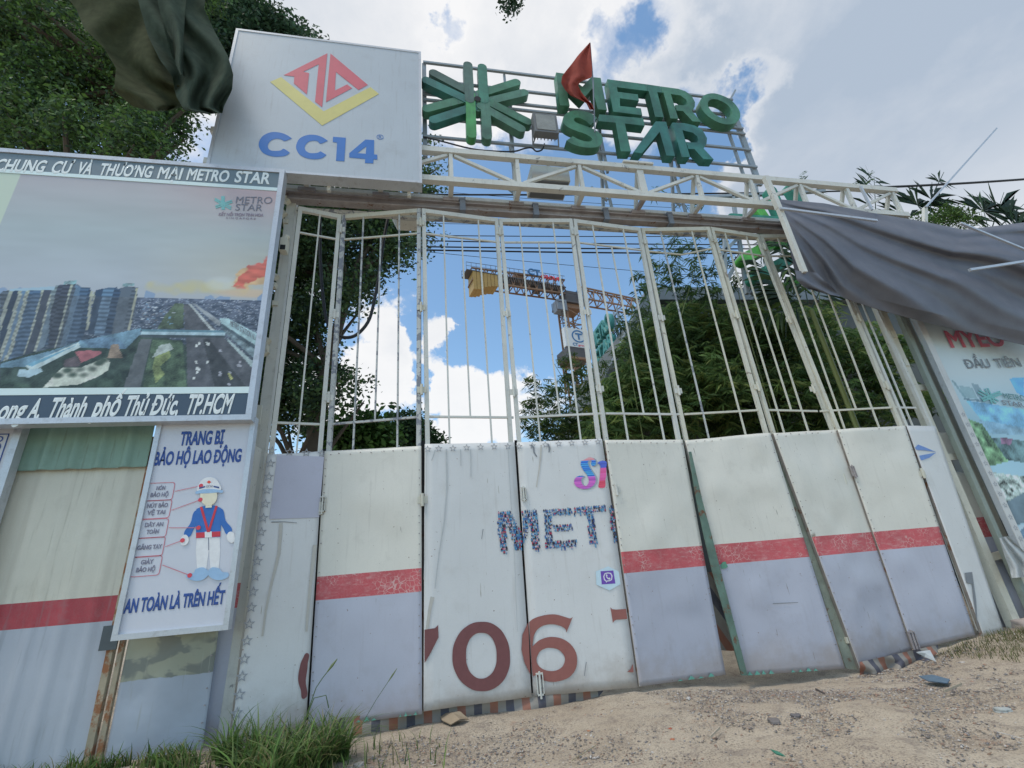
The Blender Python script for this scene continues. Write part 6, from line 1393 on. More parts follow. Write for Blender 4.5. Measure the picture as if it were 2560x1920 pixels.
e = MB(); zl = (v0+v1)/2
for k in range(7): y_ = -(u0+(u1-u0)*k/6); e.beam((xs+.4, y_, zl-4.2), (xs+.4, y_, zl+hcap+.3), .08); e.beam((xs+.4, y_, zl+hcap), (xs+2.2, y_, zl-3.6), .08)
for z in (zl-2.2, zl-1.1, zl+.1, zl+hcap): e.beam((xs+.4, -u0, z), (xs+.4, -u1, z), .07)
e.obj('support_frame', M['signbar'], s2)
s3 = thing('side_roof_sign', 'green starburst sign on grey struts partly hidden behind tarpaulin and palms', 'sign', at(1930, 640, 10.2))
f3 = YF(10.0); G7 = green('leaf_green_plastic', (.10, .42, .06)); G8 = green('deep_teal_plastic', (.04, .25, .17))
for k, (a, c_, g_) in enumerate((((1868, 640), (1960, 590), G7), ((1895, 688), (2010, 625), G8), ((1835, 540), (1960, 548), G8), ((1935, 470), (1990, 590), G8), ((1985, 460), (2050, 560), G8), ((1905, 520), (1960, 600), G7), ((1990, 700), (2070, 660), G7))):
    p_, q_ = np.array(f3.uv(*a)), np.array(f3.uv(*c_)); d = (q_-p_)/np.linalg.norm(q_-p_); nn = np.array([-d[1], d[0]]); R = .16
    P = [tuple(q_+(d*cos(t_)+nn*sin(t_))*R) for t_ in np.linspace(-pi/2, pi/2, 9)]+[tuple(p_+(-d*cos(t_)-nn*sin(t_))*R) for t_ in np.linspace(-pi/2, pi/2, 9)]
    shape('emblem_arm', [[(0.0+x, y) for x, y in P]], f3, g_, s3, .35-.01*k, -.4+.006*k)
for a, c_ in (((1812, 590), (1812, 735)), ((1830, 480), (1868, 735)), ((1905, 690), (1880, 735)), ((1800, 640), (1840, 600)), ((1818, 700), (1850, 640)), ((1885, 440), (1930, 735)), ((1700, 497), (2060, 478))):
    MB().beam(at(*a, 10.5), at(*c_, 10.5), .10).obj('strut', M['signbar'], s3)

# ================================================================== VEGETATION
M['leaf'] = attrmat('tree_leaves', .55, .35, .3); M['bamboo'] = attrmat('bamboo_leaves', .55, .50, .3); M['grass'] = attrmat('grass_blades', .6, .3, .25)
M['bark'] = paint('bark', (.10, .08, .06), .9, .2, 4, .3, bump=.4)
def leaves(name, cl, parent, cols, size, asp, seed, mat, droop=0.0, squash=.75, fold=.15):
    """cl: list of (centre xyz, radius, count)"""
    r = np.random.RandomState(seed); Cc = []; Rr = []
    for c_, R, n_ in cl:
        d = r.normal(size=(n_, 3)); d /= np.linalg.norm(d, axis=1)[:, None]; rad = R*(r.rand(n_, 1)**.42)
        Cc.append(np.array(c_)+d*rad*np.array([1, 1, squash])); Rr.append(np.full(n_, 1.0))
    P = np.concatenate(Cc); N = len(P)
    # clump into small sprays
    k = 7; G = P[r.randint(0, N, N//k+1)]; g = G[np.arange(N)//k % len(G)]; P = g+(P-g)*0.10+r.normal(size=(N, 3))*size*1.1
    a = r.normal(size=(N, 3)); a[:, 2] = a[:, 2]*.6-droop; a /= np.linalg.norm(a, axis=1)[:, None]
    b2 = np.cross(a, r.normal(size=(N, 3))); b2 /= np.linalg.norm(b2, axis=1)[:, None]; nn = np.cross(a, b2)
    L = size*(.6+.8*r.rand(N, 1)); Wd = L*asp
    v0 = P-a*L*.5; v2 = P+a*L*.5; v1 = P+b2*Wd*.5+nn*L*fold*.3-a*L*.05; v3 = P-b2*Wd*.5+nn*L*fold*.3-a*L*.05
    V = np.stack([v0, v1, v2, v3], 1).reshape(-1, 3); b0 = 4*np.arange(N)[:, None]; F = np.concatenate([b0+np.array([[0, 1, 2]]), b0+np.array([[0, 2, 3]])])
    cc = np.array(cols)[r.randint(0, len(cols), N)]*(.65+.7*r.rand(N, 1)); gv = (.75+.5*r.rand(len(G), 1))[np.arange(N)//k % len(G)]
    o = link(name, npmesh(name, V, F, mat, np.repeat(cc*gv, 4, 0)), parent); return o
def clumps(lst, scale=1.0, dens=1.0):
    out = []
    for px, py, rp, Y, n_ in lst:
        c_ = at(px, py, Y); dist = np.dot(c_-EYE, _f); out.append((c_, rp*dist/CAMF*scale, int(n_*dens)))
    return out
def tree(name, lb, cat, base, trunk_pts, r0, lst, cols, size, asp, seed, dens=1.0, branches=True, grp=None, mat=None, squash=.75):
    t = thing(name, lb, cat, base, grp); cl = clumps(lst, 1.0, dens)
    tp_ = [np.array(q, float) for q in trunk_pts]
    e = MB(); e.tube(tp_, [r0*(1-.75*k/(len(tp_)-1)) for k in range(len(tp_))], 10); e.smooth = True; e.obj('trunk', M['bark'], t)
    if branches:
        rr_ = random.Random(seed)
        for k, (c_, R, n_) in enumerate(cl):
            j = min(range(len(tp_)), key=lambda i: abs(tp_[i][2]-(c_[2]-R*.8-1.0))); s = tp_[j]; m_ = (s+c_)/2+np.array([rr_.uniform(-.3, .3), 0, R*.3])
            e = MB(); e.tube([s, m_, c_, c_+(c_-m_)*.5*R/max(.5, np.linalg.norm(c_-m_))], [r0*.30, r0*.2, r0*.10, r0*.03], 6); e.obj('limb', M['bark'], t)
    leaves('crown', cl, t, cols, size, asp, seed, mat or M['leaf'], squash=squash); return t
dk = [(.06, .105, .055), (.075, .13, .055), (.05, .09, .055), (.085, .15, .055), (.11, .18, .06)]
bg_ = at(640, 1100, 14.0)
A = []
r = random.Random(3)
for q in ((650, 520, 70), (700, 470, 60), (760, 470, 70), (850, 480, 75), (930, 480, 60), (700, 600, 80), (790, 570, 80), (880, 560, 70), (960, 560, 60), (1020, 560, 50), (1060, 520, 42), (1085, 480, 40), (1095, 420, 36), (1075, 350, 30), (1080, 590, 34), (1010, 620, 50),
          (960, 640, 40), (820, 660, 80), (900, 680, 50), (730, 700, 80), (660, 680, 70), (850, 730, 55), (925, 735, 30), (905, 770, 18), (940, 690, 30), (640, 780, 60), (720, 800, 80), (790, 800, 50), (660, 880, 70), (760, 880, 45), (835, 900, 30), (700, 960, 70),
          (780, 970, 45), (850, 985, 35), (905, 1010, 22), (640, 1040, 70), (720, 1060, 70), (790, 1050, 45), (600, 960, 60), (600, 1080, 60), (620, 600, 70), (1000, 470, 50)):
    A.append((q[0], q[1], q[2]*1.0, 13.2+r.random()*3, int(q[2]**2*.26)))
tree('broadleaf_tree', 'large dark broadleaf tree behind the lattice post and first gate leaves', 'tree', (-3.2, 14.5, -.1), [(-3.4, 14.5, -.2), (-3.3, 14.5, 4), (-3.0, 14.4, 8), (-2.4, 14.3, 11), (-1.6, 14.2, 14)], .32, A, dk, .15, .62, 21, dens=1.5)
Bl = []
for y in range(-60, 420, 62):
    for x in range(-40, 560, 70):
        if x > 500 and y > 60: continue
        Bl.append((x+r.uniform(-20, 20), y+r.uniform(-20, 20), 62, 9.5+r.random()*3.0, 620))
tree('shade_tree', 'huge dense tree filling the upper left corner above the billboard', 'tree', (-9, 11, -.1), [(-9, 11, -.2), (-8.8, 11, 5), (-8.6, 11, 10), (-8, 11, 15)], .45, Bl, dk+[(.09, .18, .045), (.12, .22, .05), (.10, .19, .055), (.10, .19, .05)], .125, .5, 22, dens=1.7)
Cl = [(x, y, R, 11.5+r.random(), int(R*R*.30)) for x, y, R in ((555, 60, 55), (560, 140, 40), (600, 30, 55), (650, 60, 45), (600, 100, 45), (700, 55, 38), (640, 20, 45), (720, 85, 30), (765, 85, 24), (800, 92, 20), (820, 100, 12), (560, 0, 50), (625, 75, 40), (690, 85, 30), (750, 80, 22), (540, 200, 36), (530, 260, 30))]
tree('broadleaf_tree', 'lighter tree whose branch tips show above the CC14 signboard', 'tree', (-5.5, 12, -.1), [(-5.5, 12, -.2), (-5.4, 12, 6), (-5.2, 12, 12), (-4.8, 12, 17)], .3, Cl, [(.05, .10, .05), (.06, .12, .06), (.04, .085, .05)], .15, .62, 23, dens=1.5, branches=True)
Dl = [(x, y, R, 16+r.random()*2, int(R*R*.35)) for x, y, R in ((820, 1090, 45), (870, 1075, 42), (920, 1085, 45), (960, 1090, 40), (890, 1110, 50), (830, 1125, 50), (950, 1120, 50))]
tree('bush', 'bright green bush top showing over the second gate leaf', 'bush', (1, 17, -.1), [(-1, 17, -.2), (-1, 17, 2), (-.8, 17, 4.3)], .12, Dl, [(.05, .11, .03), (.07, .15, .035), (.10, .20, .05)], .26, .5, 24)
Dl = [(x, y, R, 18+r.random()*2, int(R*R*.40)) for x, y, R in ((1010, 1070, 38), (1030, 1100, 42), (1000, 1050, 26), (1060, 1110, 40), (1085, 1120, 34), (1050, 1085, 24), (1040, 1045, 14))]
tree('bush', 'darker feathery bush top beside the hinge of second and third leaves', 'bush', (1, 19, -.1), [(.4, 19, -.2), (.4, 19, 3), (.5, 19, 5.2)], .12, Dl, [(.035, .08, .035), (.05, .10, .04)], .22, .5, 25)
tw_ = [(x, y, R, 9, int(R*R*1.0)) for x, y, R in ((1262, 6, 10), (1280, 12, 10), (1270, 22, 7), (1290, 4, 7))]
tree('overhanging_twig', 'small leafy twig hanging in from the top edge against the cloud', 'twig', at(1275, 0, 9), [at(1268, -60, 9), at(1270, -30, 9), at(1274, 8, 9)], .02, tw_, [(.03, .06, .03)], .12, .6, 26, branches=False)

# bamboo: arching culms with sprays of lance leaves
def bamboo(name, lb, lst, seed, dens, culms, cols, size=.36, spread=1.0):
    r = np.random.RandomState(seed); cl = clumps(lst, 1.0, 1.0)
    t = thing(name, lb, 'bamboo', (cl[0][0][0], cl[0][0][1], -.15)); V = []; Cc = []
    for c_, R, n_ in cl:
        ns = max(3, int(n_*dens/7))
        d = r.normal(size=(ns, 3)); d /= np.linalg.norm(d, axis=1)[:, None]; O = c_+d*(R*r.rand(ns, 1)**.45)*np.array([1, 1, .85])
        for o in O:
            th = r.rand()*6.28; dr = np.array([cos(th), sin(th)*.7, r.uniform(-.55, .25)]); dr /= np.linalg.norm(dr); col = np.array(cols[r.randint(len(cols))])*r.uniform(.6, 1.35)
            m_ = 5+r.randint(5); sd = np.cross(dr, (0, 0, 1)); sd /= np.linalg.norm(sd)+1e-6
            for k in range(m_):
                a = (k/(m_-1)-.5)*2.0; ld = dr*cos(a*1.1)+sd*sin(a*1.1)+np.array([0, 0, -.25-.25*r.rand()]); ld /= np.linalg.norm(ld); L = size*r.uniform(.6, 1.15); w_ = L*.075*r.uniform(.8, 1.3)
                wv = np.cross(ld, r.normal(size=3)); wv /= np.linalg.norm(wv); b_ = o-dr*.10*(k % 3)
                V += [b_, b_+ld*L*.4+wv*w_, b_+ld*L-np.array([0, 0, L*.10]), b_+ld*L*.4-wv*w_]; c2 = col*r.uniform(.8, 1.2); Cc += [c2]*4
    V = np.array(V); N = len(V)//4; b0 = 4*np.arange(N)[:, None]; F = np.concatenate([b0+np.array([[0, 1, 2]]), b0+np.array([[0, 2, 3]])])
    link('foliage', npmesh('foliage', V, F, M['bamboo'], np.clip(Cc, 0, 1)), t)
    for pts, r0 in culms:
        e = MB(); P = [at(*q) for q in pts]; e.tube([np.array([P[0][0], P[0][1], -.2])]+P, [r0]+[r0*(1-.8*(k+1)/len(P)) for k in range(len(P))], 6); e.obj('culm', M['culm'], t)
    return t
M['culm'] = paint('bamboo_culm', (.16, .20, .07), .5, .1, 3, .2)
bc = [(.11, .20, .07), (.14, .24, .08), (.085, .155, .06), (.17, .27, .085), (.24, .31, .10)]
L1 = []
for q in ((1600, 880, 70), (1620, 960, 90), (1560, 1040, 70), (1660, 830, 75), (1700, 780, 55), (1760, 800, 70), (1740, 880, 100), (1660, 1040, 100), (1780, 960, 100), (1850, 800, 65), (1860, 880, 95), (1950, 810, 70), (1980, 880, 90), (2040, 800, 60), (2080, 880, 80), (1820, 1040, 90), (1940, 980, 90),
          (2160, 850, 60), (2180, 920, 70), (2060, 980, 80), (1530, 980, 60), (1500, 1070, 60), (1580, 980, 80), (1700, 940, 100), (2150, 1040, 70), (2230, 980, 60), (2050, 1070, 70), (2250, 880, 50), (1960, 1070, 60), (2300, 1000, 50)):
    if q[1]-q[2]*.9 < 742: q = (q[0], 742+q[2]*.9, q[2])
    xe = 1617-(q[1]-747)*.45+q[2]*.60+6
    if q[0] < xe: q = (xe, q[1], q[2])
    L1.append((*q, 11.2+r.random()*2.0, int(q[2]**2*.27)))
bamboo('bamboo_grove', 'dense dark bamboo mass in front of the grey building', L1, 31, 1.0, [([(1700, 1000, 12), (1720, 800, 12), (1690, 700, 12)], .04), ([(1900, 950, 12), (1880, 760, 12)], .04), ([(1600, 1050, 12), (1610, 850, 12), (1580, 760, 12)], .04), ([(2050, 1000, 12), (2060, 800, 12), (2040, 700, 12)], .04)], bc)
L2 = [(x, y, R, 13+r.random(), int(R*R*.20)) for x, y, R in ((1350, 1000, 34), (1400, 970, 48), (1440, 930, 34), (1470, 980, 50), (1390, 1040, 60), (1450, 1060, 60), (1340, 1060, 40), (1500, 920, 34), (1480, 1040, 50), (1330, 960, 26), (1420, 900, 26), (1370, 1085, 50), (1430, 1095, 60), (1320, 1020, 30), (1500, 1090, 60))]
bamboo('bamboo_clump', 'looser lighter bamboo clump below the crane mast', L2, 32, 1.0, [([(1420, 1080, 13.4), (1410, 950, 13.4), (1380, 900, 13.4)], .03), ([(1480, 1080, 13.4), (1470, 940, 13.4)], .03), ([(1350, 1080, 13.4), (1340, 980, 13.4)], .03)], [(.06, .12, .04), (.08, .15, .045), (.05, .10, .04), (.16, .20, .05)], .26)
L3 = [(x, y, R, 11+r.random()*.6, int(R*R*.10)) for x, y, R in ((1640, 650, 42), (1620, 720, 40), (1660, 700, 40), (1700, 660, 45), (1740, 620, 36), (1760, 680, 45), (1720, 720, 45), (1780, 730, 40), (1600, 690, 26), (1580, 790, 34), (1610, 770, 30), (1560, 830, 30), (1680, 590, 24), (1790, 600, 30), (1840, 700, 34), (1560, 880, 36), (1820, 650, 30), (1650, 480, 22), (1700, 500, 20), (1740, 520, 22), (1850, 560, 24), (1890, 720, 30),
      (2010, 440, 16), (2000, 455, 18), (2130, 455, 16), (2060, 470, 20), (2180, 440, 14), (1700, 610, 30))]
bamboo('bamboo_sprays', 'thin bamboo sprays reaching up against the sky behind the fifth to eighth leaves', L3, 33, 1.0, [([(1700, 800, 11.3), (1730, 700, 11.3), (1740, 600, 11.3), (1690, 500, 11.3)], .02), ([(1640, 850, 11.3), (1640, 720, 11.3), (1650, 640, 11.3)], .02), ([(1580, 950, 11.3), (1570, 850, 11.3), (1590, 720, 11.3)], .02), ([(1860, 800, 11.3), (1840, 700, 11.3), (1790, 600, 11.3)], .02)], [(.07, .13, .05), (.09, .16, .05), (.06, .11, .05)], .30)

# palms
def palm(name, lb, base, fronds, seed, cols):
    r = np.random.RandomState(seed); t = thing(name, lb, 'palm', base)
    e = MB(); cx = np.mean([at(*f[0], f[4])[:2] for f in fronds], 0); zt_ = min(at(*f[0], f[4])[2] for f in fronds)
    e.tube([(cx[0], cx[1], -.2), (cx[0]+.1, cx[1], zt_*.5), (cx[0], cx[1], zt_)], [.07, .065, .06], 8); e.obj('trunk', M['culm'], t)
    for (p0, p1, Lp, nl, Y, fan) in fronds:
        Lp = Lp*1.2
        a, c_ = at(*p0, Y), at(*p1, Y+.4); d = c_-a; L = np.linalg.norm(d); d /= L; sd = np.cross(d, (0, 1, 0)); sd /= np.linalg.norm(sd)
        V = []; Cc = []; lw = .035
        V += [a-sd*.02, a+sd*.02, c_+sd*.008, c_-sd*.008]; Cc += [np.array(cols[0])]*4
        for k in range(nl):
            f_ = (k+.5)/nl
            for s in (-1, 1):
                if fan: o = a+d*L*.5; ang = s*f_*1.75; ld = d*cos(ang)+sd*sin(ang); ll = Lp*(1-.35*f_)
                else: o = a+d*L*(.15+.85*f_); ang = s*(1.15-.45*f_); ld = d*cos(ang)+sd*sin(ang); ll = Lp*(1-.5*abs(f_-.4))
                ld = ld+np.array([0, r.uniform(-.3, .3), 0])+r.normal(size=3)*.05; ld /= np.linalg.norm(ld); ll *= r.uniform(.8, 1.15); wv = np.cross(ld, (r.normal()*.5, 1, r.normal()*.5)); wv /= np.linalg.norm(wv)
                m_ = o+ld*ll*.55; tip = o+ld*ll+np.array([0, 0, -ll*.22]); c2 = np.array(cols[r.randint(len(cols))])*r.uniform(.7, 1.3)
                V += [o, m_+wv*lw, tip, m_-wv*lw]; Cc += [c2]*4
        V = np.array(V); N = len(V)//4; b0 = 4*np.arange(N)[:, None]; F = np.concatenate([b0+np.array([[0, 1, 2]]), b0+np.array([[0, 2, 3]])])
        link('frond', npmesh('frond', V, F, M['leaf'], np.clip(Cc, 0, 1)), t)
pc = [(.035, .07, .035), (.05, .09, .045), (.03, .06, .04)]
palm('palm_tree', 'palm with dark fan leaves above the tarpaulin near the slanting pole', (11.2, 8.4, -.1), [((2325, 545), (2330, 455), .95, 13, 8.2, True), ((2320, 550), (2270, 480), 1.0, 13, 8.4, True), ((2330, 550), (2380, 500), .8, 11, 8.4, True), ((2310, 550), (2235, 535), .9, 11, 8.3, True), ((2190, 540), (2185, 440), .9, 12, 8.6, False), ((2335, 480), (2360, 430), .5, 8, 8.2, True)], 41, pc)
palm('palm_tree', 'palm with upright dark leaves at the right edge above the tarpaulin', (13.4, 8.3, -.1), [((2470, 570), (2450, 490), 1.05, 12, 8.1, True), ((2480, 570), (2510, 480), 1.15, 13, 8.3, True), ((2490, 575), (2560, 510), 1.1, 13, 8.2, True), ((2460, 575), (2400, 520), .9, 11, 8.2, True), ((2500, 590), (2580, 560), 1.0, 11, 8.0, True)], 42, pc)
palm('palm_tree', 'palm fronds seen through the bars below the tarpaulin corner', (8.8, 9.4, -.1), [((2010, 760), (1900, 660), .75, 20, 9.2, False), ((2010, 760), (1930, 720), .7, 18, 9.0, False), ((2020, 760), (1990, 600), .8, 20, 9.5, False), ((2030, 770), (2090, 640), .8, 16, 9.3, False), ((2000, 640), (1890, 560), .6, 16, 9.6, False), ((2020, 760), (1900, 790), .7, 14, 9.2, False)], 43, pc+[(.09, .15, .04)])
tw2 = [(x, y, R, 8.4, int(R*R*.6)) for x, y, R in ((2350, 540, 28), (2380, 545, 30), (2420, 550, 24), (2330, 555, 22), (2290, 560, 20), (2240, 555, 14))]
tree('feathery_shrub', 'bright green feathery shrub between the palms above the tarpaulin', 'shrub', (11.8, 8.6, -.1), [(11.8, 8.6, -.2), (11.8, 8.6, 4), (11.7, 8.6, 8)], .07, tw2, [(.08, .15, .04), (.11, .19, .05)], .10, .35, 44)
MB_ = MB().beam(at(2312, 520, 7.0), at(2312, 560, 7.0), .08).obj('post_stub', M['steel']); tag(MB_, 'short white post end where the long slanting pole starts', 'post')

# shade net hanging in the tree, top left
M['net'] = clothmat('olive_shade_net', (.12, .135, .075), .55, .9, .25); M['net2'] = clothmat('grey_green_shade_net', (.12, .16, .12), .55, .9, .2)
nt_ = thing('shade_net', 'olive and green shade net drooping from the tree beside the CC14 board', 'net', at(400, 150, 6.2))
patch('net_cloth', nt_, [((120, -60), (430, -60)), ((190, 20), (420, 10)), ((210, 70), (410, 80)), ((260, 120), (420, 150)), ((290, 170), (440, 200)), ((285, 225), (465, 225)), ((330, 265), (470, 262)), ((380, 278), (430, 275))], 6.4, M['net'], .16, 7, 40, 40, 4)
patch('net_cloth', nt_, [((330, -60), (520, -60)), ((350, 20), (510, 20)), ((370, 90), (535, 75)), ((400, 150), (570, 140)), ((430, 190), (583, 185)), ((440, 240), (580, 225)), ((460, 275), (560, 265)), ((520, 285), (556, 282))], 6.1, M['net2'], .16, 13, 40, 40, 1)
patch('net_cloth', nt_, [((380, -60), (470, -60)), ((400, 30), (462, 40)), ((415, 90), (458, 110)), ((430, 140), (458, 150)), ((450, 185), (462, 190))], 5.9, M['net2'], .15, 6, 16, 24, 2)

# grass
def grass(name, lb, xy, N, hh, cols, seed, w_=.008, lean=.5, kind='stuff', seg=4):
    r = np.random.RandomState(seed); X, Y = xy(r, N); Z = zg(X, Y)-.02; h = hh[0]+(hh[1]-hh[0])*r.rand(len(X))**1.3; th = r.rand(len(X))*6.28; ln = lean*(.3+r.rand(len(X)))
    V = []; F = []; Cc = []; N = len(X); ww = w_*(.6+.8*r.rand(N)); px_ = np.cos(th+1.57), np.sin(th+1.57)
    rows = []
    for k in range(seg+1):
        t_ = k/seg; cx = X+np.cos(th)*ln*h*t_**2; cy = Y+np.sin(th)*ln*h*t_**2; cz = Z+h*(t_-.35*ln*t_**3); wk = ww*(1-t_**1.5)+.0006
        rows.append(np.stack([np.stack([cx-px_[0]*wk, cy-px_[1]*wk, cz], -1), np.stack([cx+px_[0]*wk, cy+px_[1]*wk, cz], -1)], 1))
    V = np.stack(rows, 1).reshape(-1, 3); b0 = (np.arange(N)*(seg+1)*2)[:, None, None]; q = np.array([[2*k, 2*k+1, 2*k+3, 2*k+2] for k in range(seg)])[None]; F = (b0+q).reshape(-1, 4)
    cc = np.array(cols)[r.randint(0, len(cols), N)]*(.7+.6*r.rand(N, 1)); o = link(name, npmesh(name, V, F, M['grass'], np.repeat(cc, (seg+1)*2, 0))); return tag(o, lb, 'grass', None, kind)
gc = [(.08, .15, .04), (.10, .19, .045), (.06, .11, .035), (.15, .21, .06), (.24, .23, .11)]
def tuft(r, N):
    c_ = np.array([(-1.35, 6.45, .16), (-1.05, 6.3, .20), (-1.7, 6.4, .18), (-1.35, 6.0, .22), (-2.0, 6.45, .12), (-1.1, 5.75, .16), (-1.55, 5.7, .2), (-.85, 6.1, .10), (-.95, 5.9, .06), (-1.3, 5.4, .12)]); k = r.randint(0, len(c_), N); a = r.rand(N)*6.28; q = r.rand(N)**.8*c_[k, 2]
    return c_[k, 0]+np.cos(a)*q, c_[k, 1]+np.sin(a)*q*.8
grass('grass_clump', 'thick clump of long green grass at the foot of the first gate leaf', tuft, 1150, (.18, .64), gc+[(.13, .24, .06), (.16, .22, .08)], 51, .012, .95, seg=6)
def weeds(r, N):
    c_ = r.rand(26, 2)*np.array([2.7, .6])+np.array([-4.6, 6.2]); k = r.randint(0, 26, N); return c_[k, 0]+r.normal(size=N)*.09, np.minimum(c_[k, 1]+r.normal(size=N)*.07, 6.9)
grass('low_weeds', 'low weeds along the foot of the corrugated fence and patched sheet', weeds, 1500, (.05, .28), gc+[(.12, .20, .06)], 52, .008, .8)
grass('dry_grass', 'patch of short dry grass at the right under the last gate leaves', lambda r, N: (7.6+r.rand(N)**.8*3.0, 5.7+r.rand(N)*1.2), 5200, (.03, .16), [(.14, .15, .06), (.10, .13, .04), (.22, .19, .10)], 53, .004, .6)
grass('sparse_sprouts', 'thin scattered grass sprouts on the sand beside the clump', lambda r, N: (-1.0+r.rand(N)**2*1.2, 5.2+r.rand(N)*1.5), 160, (.05, .35), gc, 54, .005, .6)
def stalk(pts, Y, r_, lb, seed_head=True):
    t = thing('grass_stalk', lb, 'grass stalk', at(*pts[0], Y)); P = [at(*q, Y) for q in pts]
    MB().tube(P, r_, 5).obj('stem', M['stalk'], t)
    if seed_head: a, c_ = P[-1], P[-1]+(P[-1]-P[-2])/np.linalg.norm(P[-1]-P[-2])*.16; MB().tube([a, (a+c_)/2, c_], [r_*1.5, r_*3.5, r_], 6).obj('seed_head', M['stalkh'], t)
M['stalk'] = flatmat('green_stalk', (.09, .14, .05)); M['stalkh'] = flatmat('seed_head', (.16, .20, .09))
stalk([(762, 1800), (790, 1720), (805, 1697), (818, 1680)], 6.5, .005, 'tall grass stalk with a seed head over the grey sheet of the second leaf')
stalk([(905, 1810), (940, 1750), (970, 1705)], 6.4, .003, 'thin grass stalk with a small seed head left of the printed seven')
stalk([(755, 1820), (785, 1745), (815, 1738), (822, 1770)], 6.45, .006, 'bent grass blade arching in front of the second gate leaf', False)

# striped cloth under the leaves
def stripemat(name, ang, per):
    mt, n, p = newmat(name); co = n.n('ShaderNodeTexCoord').outputs['Object']; x_, y_, z_ = n.xyz(co)
    t_ = n.math('DIVIDE', n.math('ADD', n.math('MULTIPLY', x_, cos(ang)), n.math('MULTIPLY', z_, sin(ang))), per); fr_ = n.math('FRACT', n.math('ADD', t_, 50.0))
    cr_ = n.n('ShaderNodeValToRGB'); cr_.color_ramp.interpolation = 'CONSTANT'; n.t.links.new(fr_, cr_.inputs[0]); el = cr_.color_ramp.elements
    el[0].position = 0; el[0].color = (.34, .12, .07, 1); el[1].position = .25; el[1].color = (.30, .28, .25, 1)
    for pos, c_ in ((.5, (.04, .05, .09, 1)), (.75, (.30, .28, .25, 1))): q_ = el.new(pos); q_.color = c_
    c2 = n.mix(n.math('MULTIPLY', n.noise(co, 9, 5, .6), .5), cr_.outputs[0], (.25, .21, .17)); n.put(p.inputs['Base Color'], c2); p.inputs['Roughness'].default_value = .7; n.put(p.inputs['Normal'], n.bump(n.noise(co, 25, 4), .4, .01)); return mt
def cloth(lb, rows, Y, mat, amp, nu=40, nv=8, seed=0, freq=20):
    t = thing('striped_cloth', lb, 'cloth', at(*rows[0][0], Y)); patch('cloth_sheet', t, rows, Y, mat, amp, freq, nu, nv, seed); return t
cloth('long strip of red, navy and grey striped cloth under the second to fourth leaves', [((850, 1795), (1520, 1712)), ((838, 1820), (1500, 1738)), ((830, 1845), (1480, 1758))], 7.08, stripemat('striped_cloth_a', 0, .42), .03)
cloth('striped cloth stuffed in the gap between fifth and sixth leaves', [((1755, 1430), (1800, 1430)), ((1772, 1500), (1822, 1500)), ((1790, 1570), (1845, 1565)), ((1802, 1626), (1850, 1628))], 7.32, stripemat('striped_cloth_b', .5, .5), .03, 10, 16, 1, 5)
cloth('bunched striped cloth bulging from under the lifted seventh leaf', [((2150, 1655), (2345, 1612)), ((2150, 1675), (2345, 1632)), ((2150, 1690), (2300, 1668))], 6.88, stripemat('striped_cloth_c', .3, .42), .07, 30, 10, 2, 16)
# green painted return edge of the sixth leaf, old corner of the seventh
f703 = YF(7.04)
shape('sheet_return', [pxpoly(f703, [(1721, 1130), (1727, 1130), (1754, 1250), (1778, 1340), (1867, 1688), (1852, 1688), (1798, 1490), (1780, 1430), (1760, 1345), (1744, 1270), (1733, 1210)])], f703, paint('green_rusty_strip', (.12, .20, .16), .6, .3, 4, .4, rust=.5), LEAF[5][0], .02, .0)
f702 = YF(7.03)
shape('sheet_return', [pxpoly(f702, [(1924, 1086), (1934, 1086), (2154, 1676), (2114, 1671)])], f702, paint('grey_green_strip', (.28, .31, .25), .6, .25, 4, .4, rust=.4), LEAF[6][0], .01, 0)
# debris
def sheetbit(name, lb, cat, pts, z, mat, amp=.02):
    e = MB(); P = [atz(x, y, z+h) for x, y, h in pts]; c_ = sum(P)/len(P)+np.array([0, 0, amp]); k = len(P)
    e.add(P+[c_]+[q-np.array([0, 0, .008]) for q in P]+[c_-np.array([0, 0, .008])], [(i, (i+1) % k, k) for i in range(k)]+[((i+1) % k+k+1, i+k+1, 2*k+1) for i in range(k)]); return tag(e.obj(name, mat), lb, cat)
sheetbit('crumpled_sheet', 'crumpled tan sheet lying half under the leaf with the printed zero', 'scrap', [(1095, 1783, .02), (1150, 1778, .08), (1172, 1797, .0), (1150, 1798, .04), (1127, 1811, 0), (1105, 1800, .02)], -.14, flatmat('tan_scrap', (.36, .28, .19)), .05)
sheetbit('paper_scrap', 'pale strip of paper lying on the gravel before the seventh leaf', 'scrap', [(2100, 1752, .0), (2112, 1750, .01), (2150, 1772, .0), (2148, 1779, .01), (2125, 1768, 0)], -.17, flatmat('paper', (.55, .50, .44)), .01)
sheetbit('blue_rag', 'faded blue rag on the rubble near the last leaves', 'rag', [(2296, 1690, .0), (2330, 1686, .02), (2375, 1698, .0), (2368, 1708, .01), (2320, 1702, 0)], -.15, flatmat('blue_rag', (.12, .18, .24)), .04)
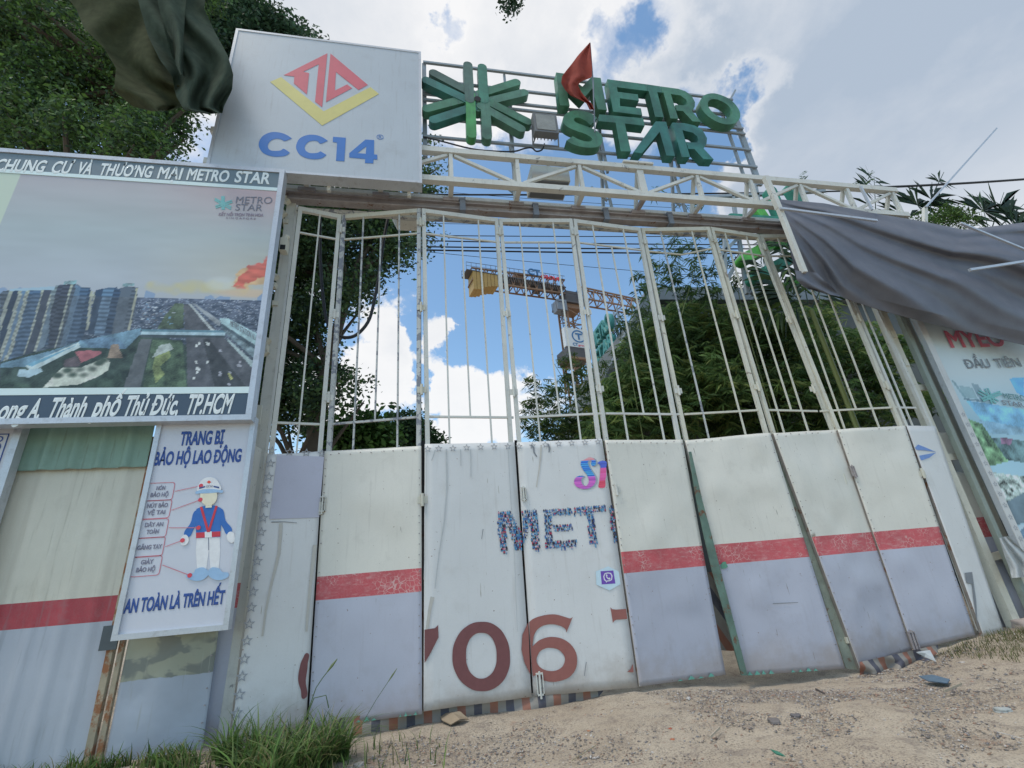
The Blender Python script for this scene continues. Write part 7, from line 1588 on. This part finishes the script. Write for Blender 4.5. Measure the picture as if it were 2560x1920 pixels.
sheetbit('plastic_flap', 'stiff grey plastic flap sticking out from beneath the striped cloth', 'scrap', [(2290, 1630, .14), (2325, 1625, .14), (2340, 1653, .02), (2310, 1640, .08)], -.15, M['plastic'], .02)
sheetbit('green_scrap', 'tiny green plastic scrap in the lower right foreground', 'scrap', [(1925, 1872, 0), (1945, 1878, .01), (1965, 1890, 0), (1940, 1884, 0)], -.1, flatmat('green_scrap', (.06, .22, .15)), .01)
for (a, c_, w_, lb, cl_) in (((1776, 1846), (1800, 1823), .018, 'pale wooden stick on the sand in the foreground', (.5, .42, .32)), ((2362, 1730), (2405, 1713), .022, 'pale stick lying on the rubble at the right', (.45, .38, .28)),
                       ((2488, 1834), (2600, 1866), .022, 'long white strip at the bottom right edge', (.6, .6, .58)), ((1430, 1905), (1490, 1868), .006, 'thin straw beside the grass clump', (.4, .33, .2)), ((2040, 1725), (2062, 1738), .02, 'short dark twig below the seventh leaf', (.12, .1, .09))):
    o = MB().beam(atz(*a, -.12)+np.array([0, 0, .01]), atz(*c_, -.12)+np.array([0, 0, .015]), w_, w_*.6).obj('stick', flatmat('stick', cl_)); tag(o, lb, 'stick')
# dead leaves scattered
leafm = [flatmat('dead_leaf', c_) for c_ in ((.28, .16, .09), (.20, .13, .08), (.36, .26, .16))]
def dl(r, N): return None
rr_ = np.random.RandomState(8); V = []; F = []; Cc = []
for k in range(420):
    x, y = rr_.rand()*12-2, 3.4+rr_.rand()*3.5; z = float(zg(x, y))+.012; a = rr_.rand()*6.28; L = rr_.uniform(.012, .035); u_ = np.array([cos(a), sin(a), rr_.uniform(-.2, .3)])*L; w_ = np.array([-sin(a), cos(a), rr_.uniform(-.3, .3)])*L*.4; c_ = np.array([x, y, z]); b0 = len(V); V += [c_-u_, c_+w_, c_+u_, c_-w_]; F.append((b0, b0+1, b0+2, b0+3)); Cc += [((.28, .16, .09), (.20, .13, .08), (.40, .30, .20), (.5, .47, .42))[rr_.randint(4)]]*4
o = link('leaf_litter', npmesh('leaf_litter', V, F, M['attr_stone'], Cc)); tag(o, 'small dead leaves and chips strewn over the sand', 'litter', None, 'stuff')
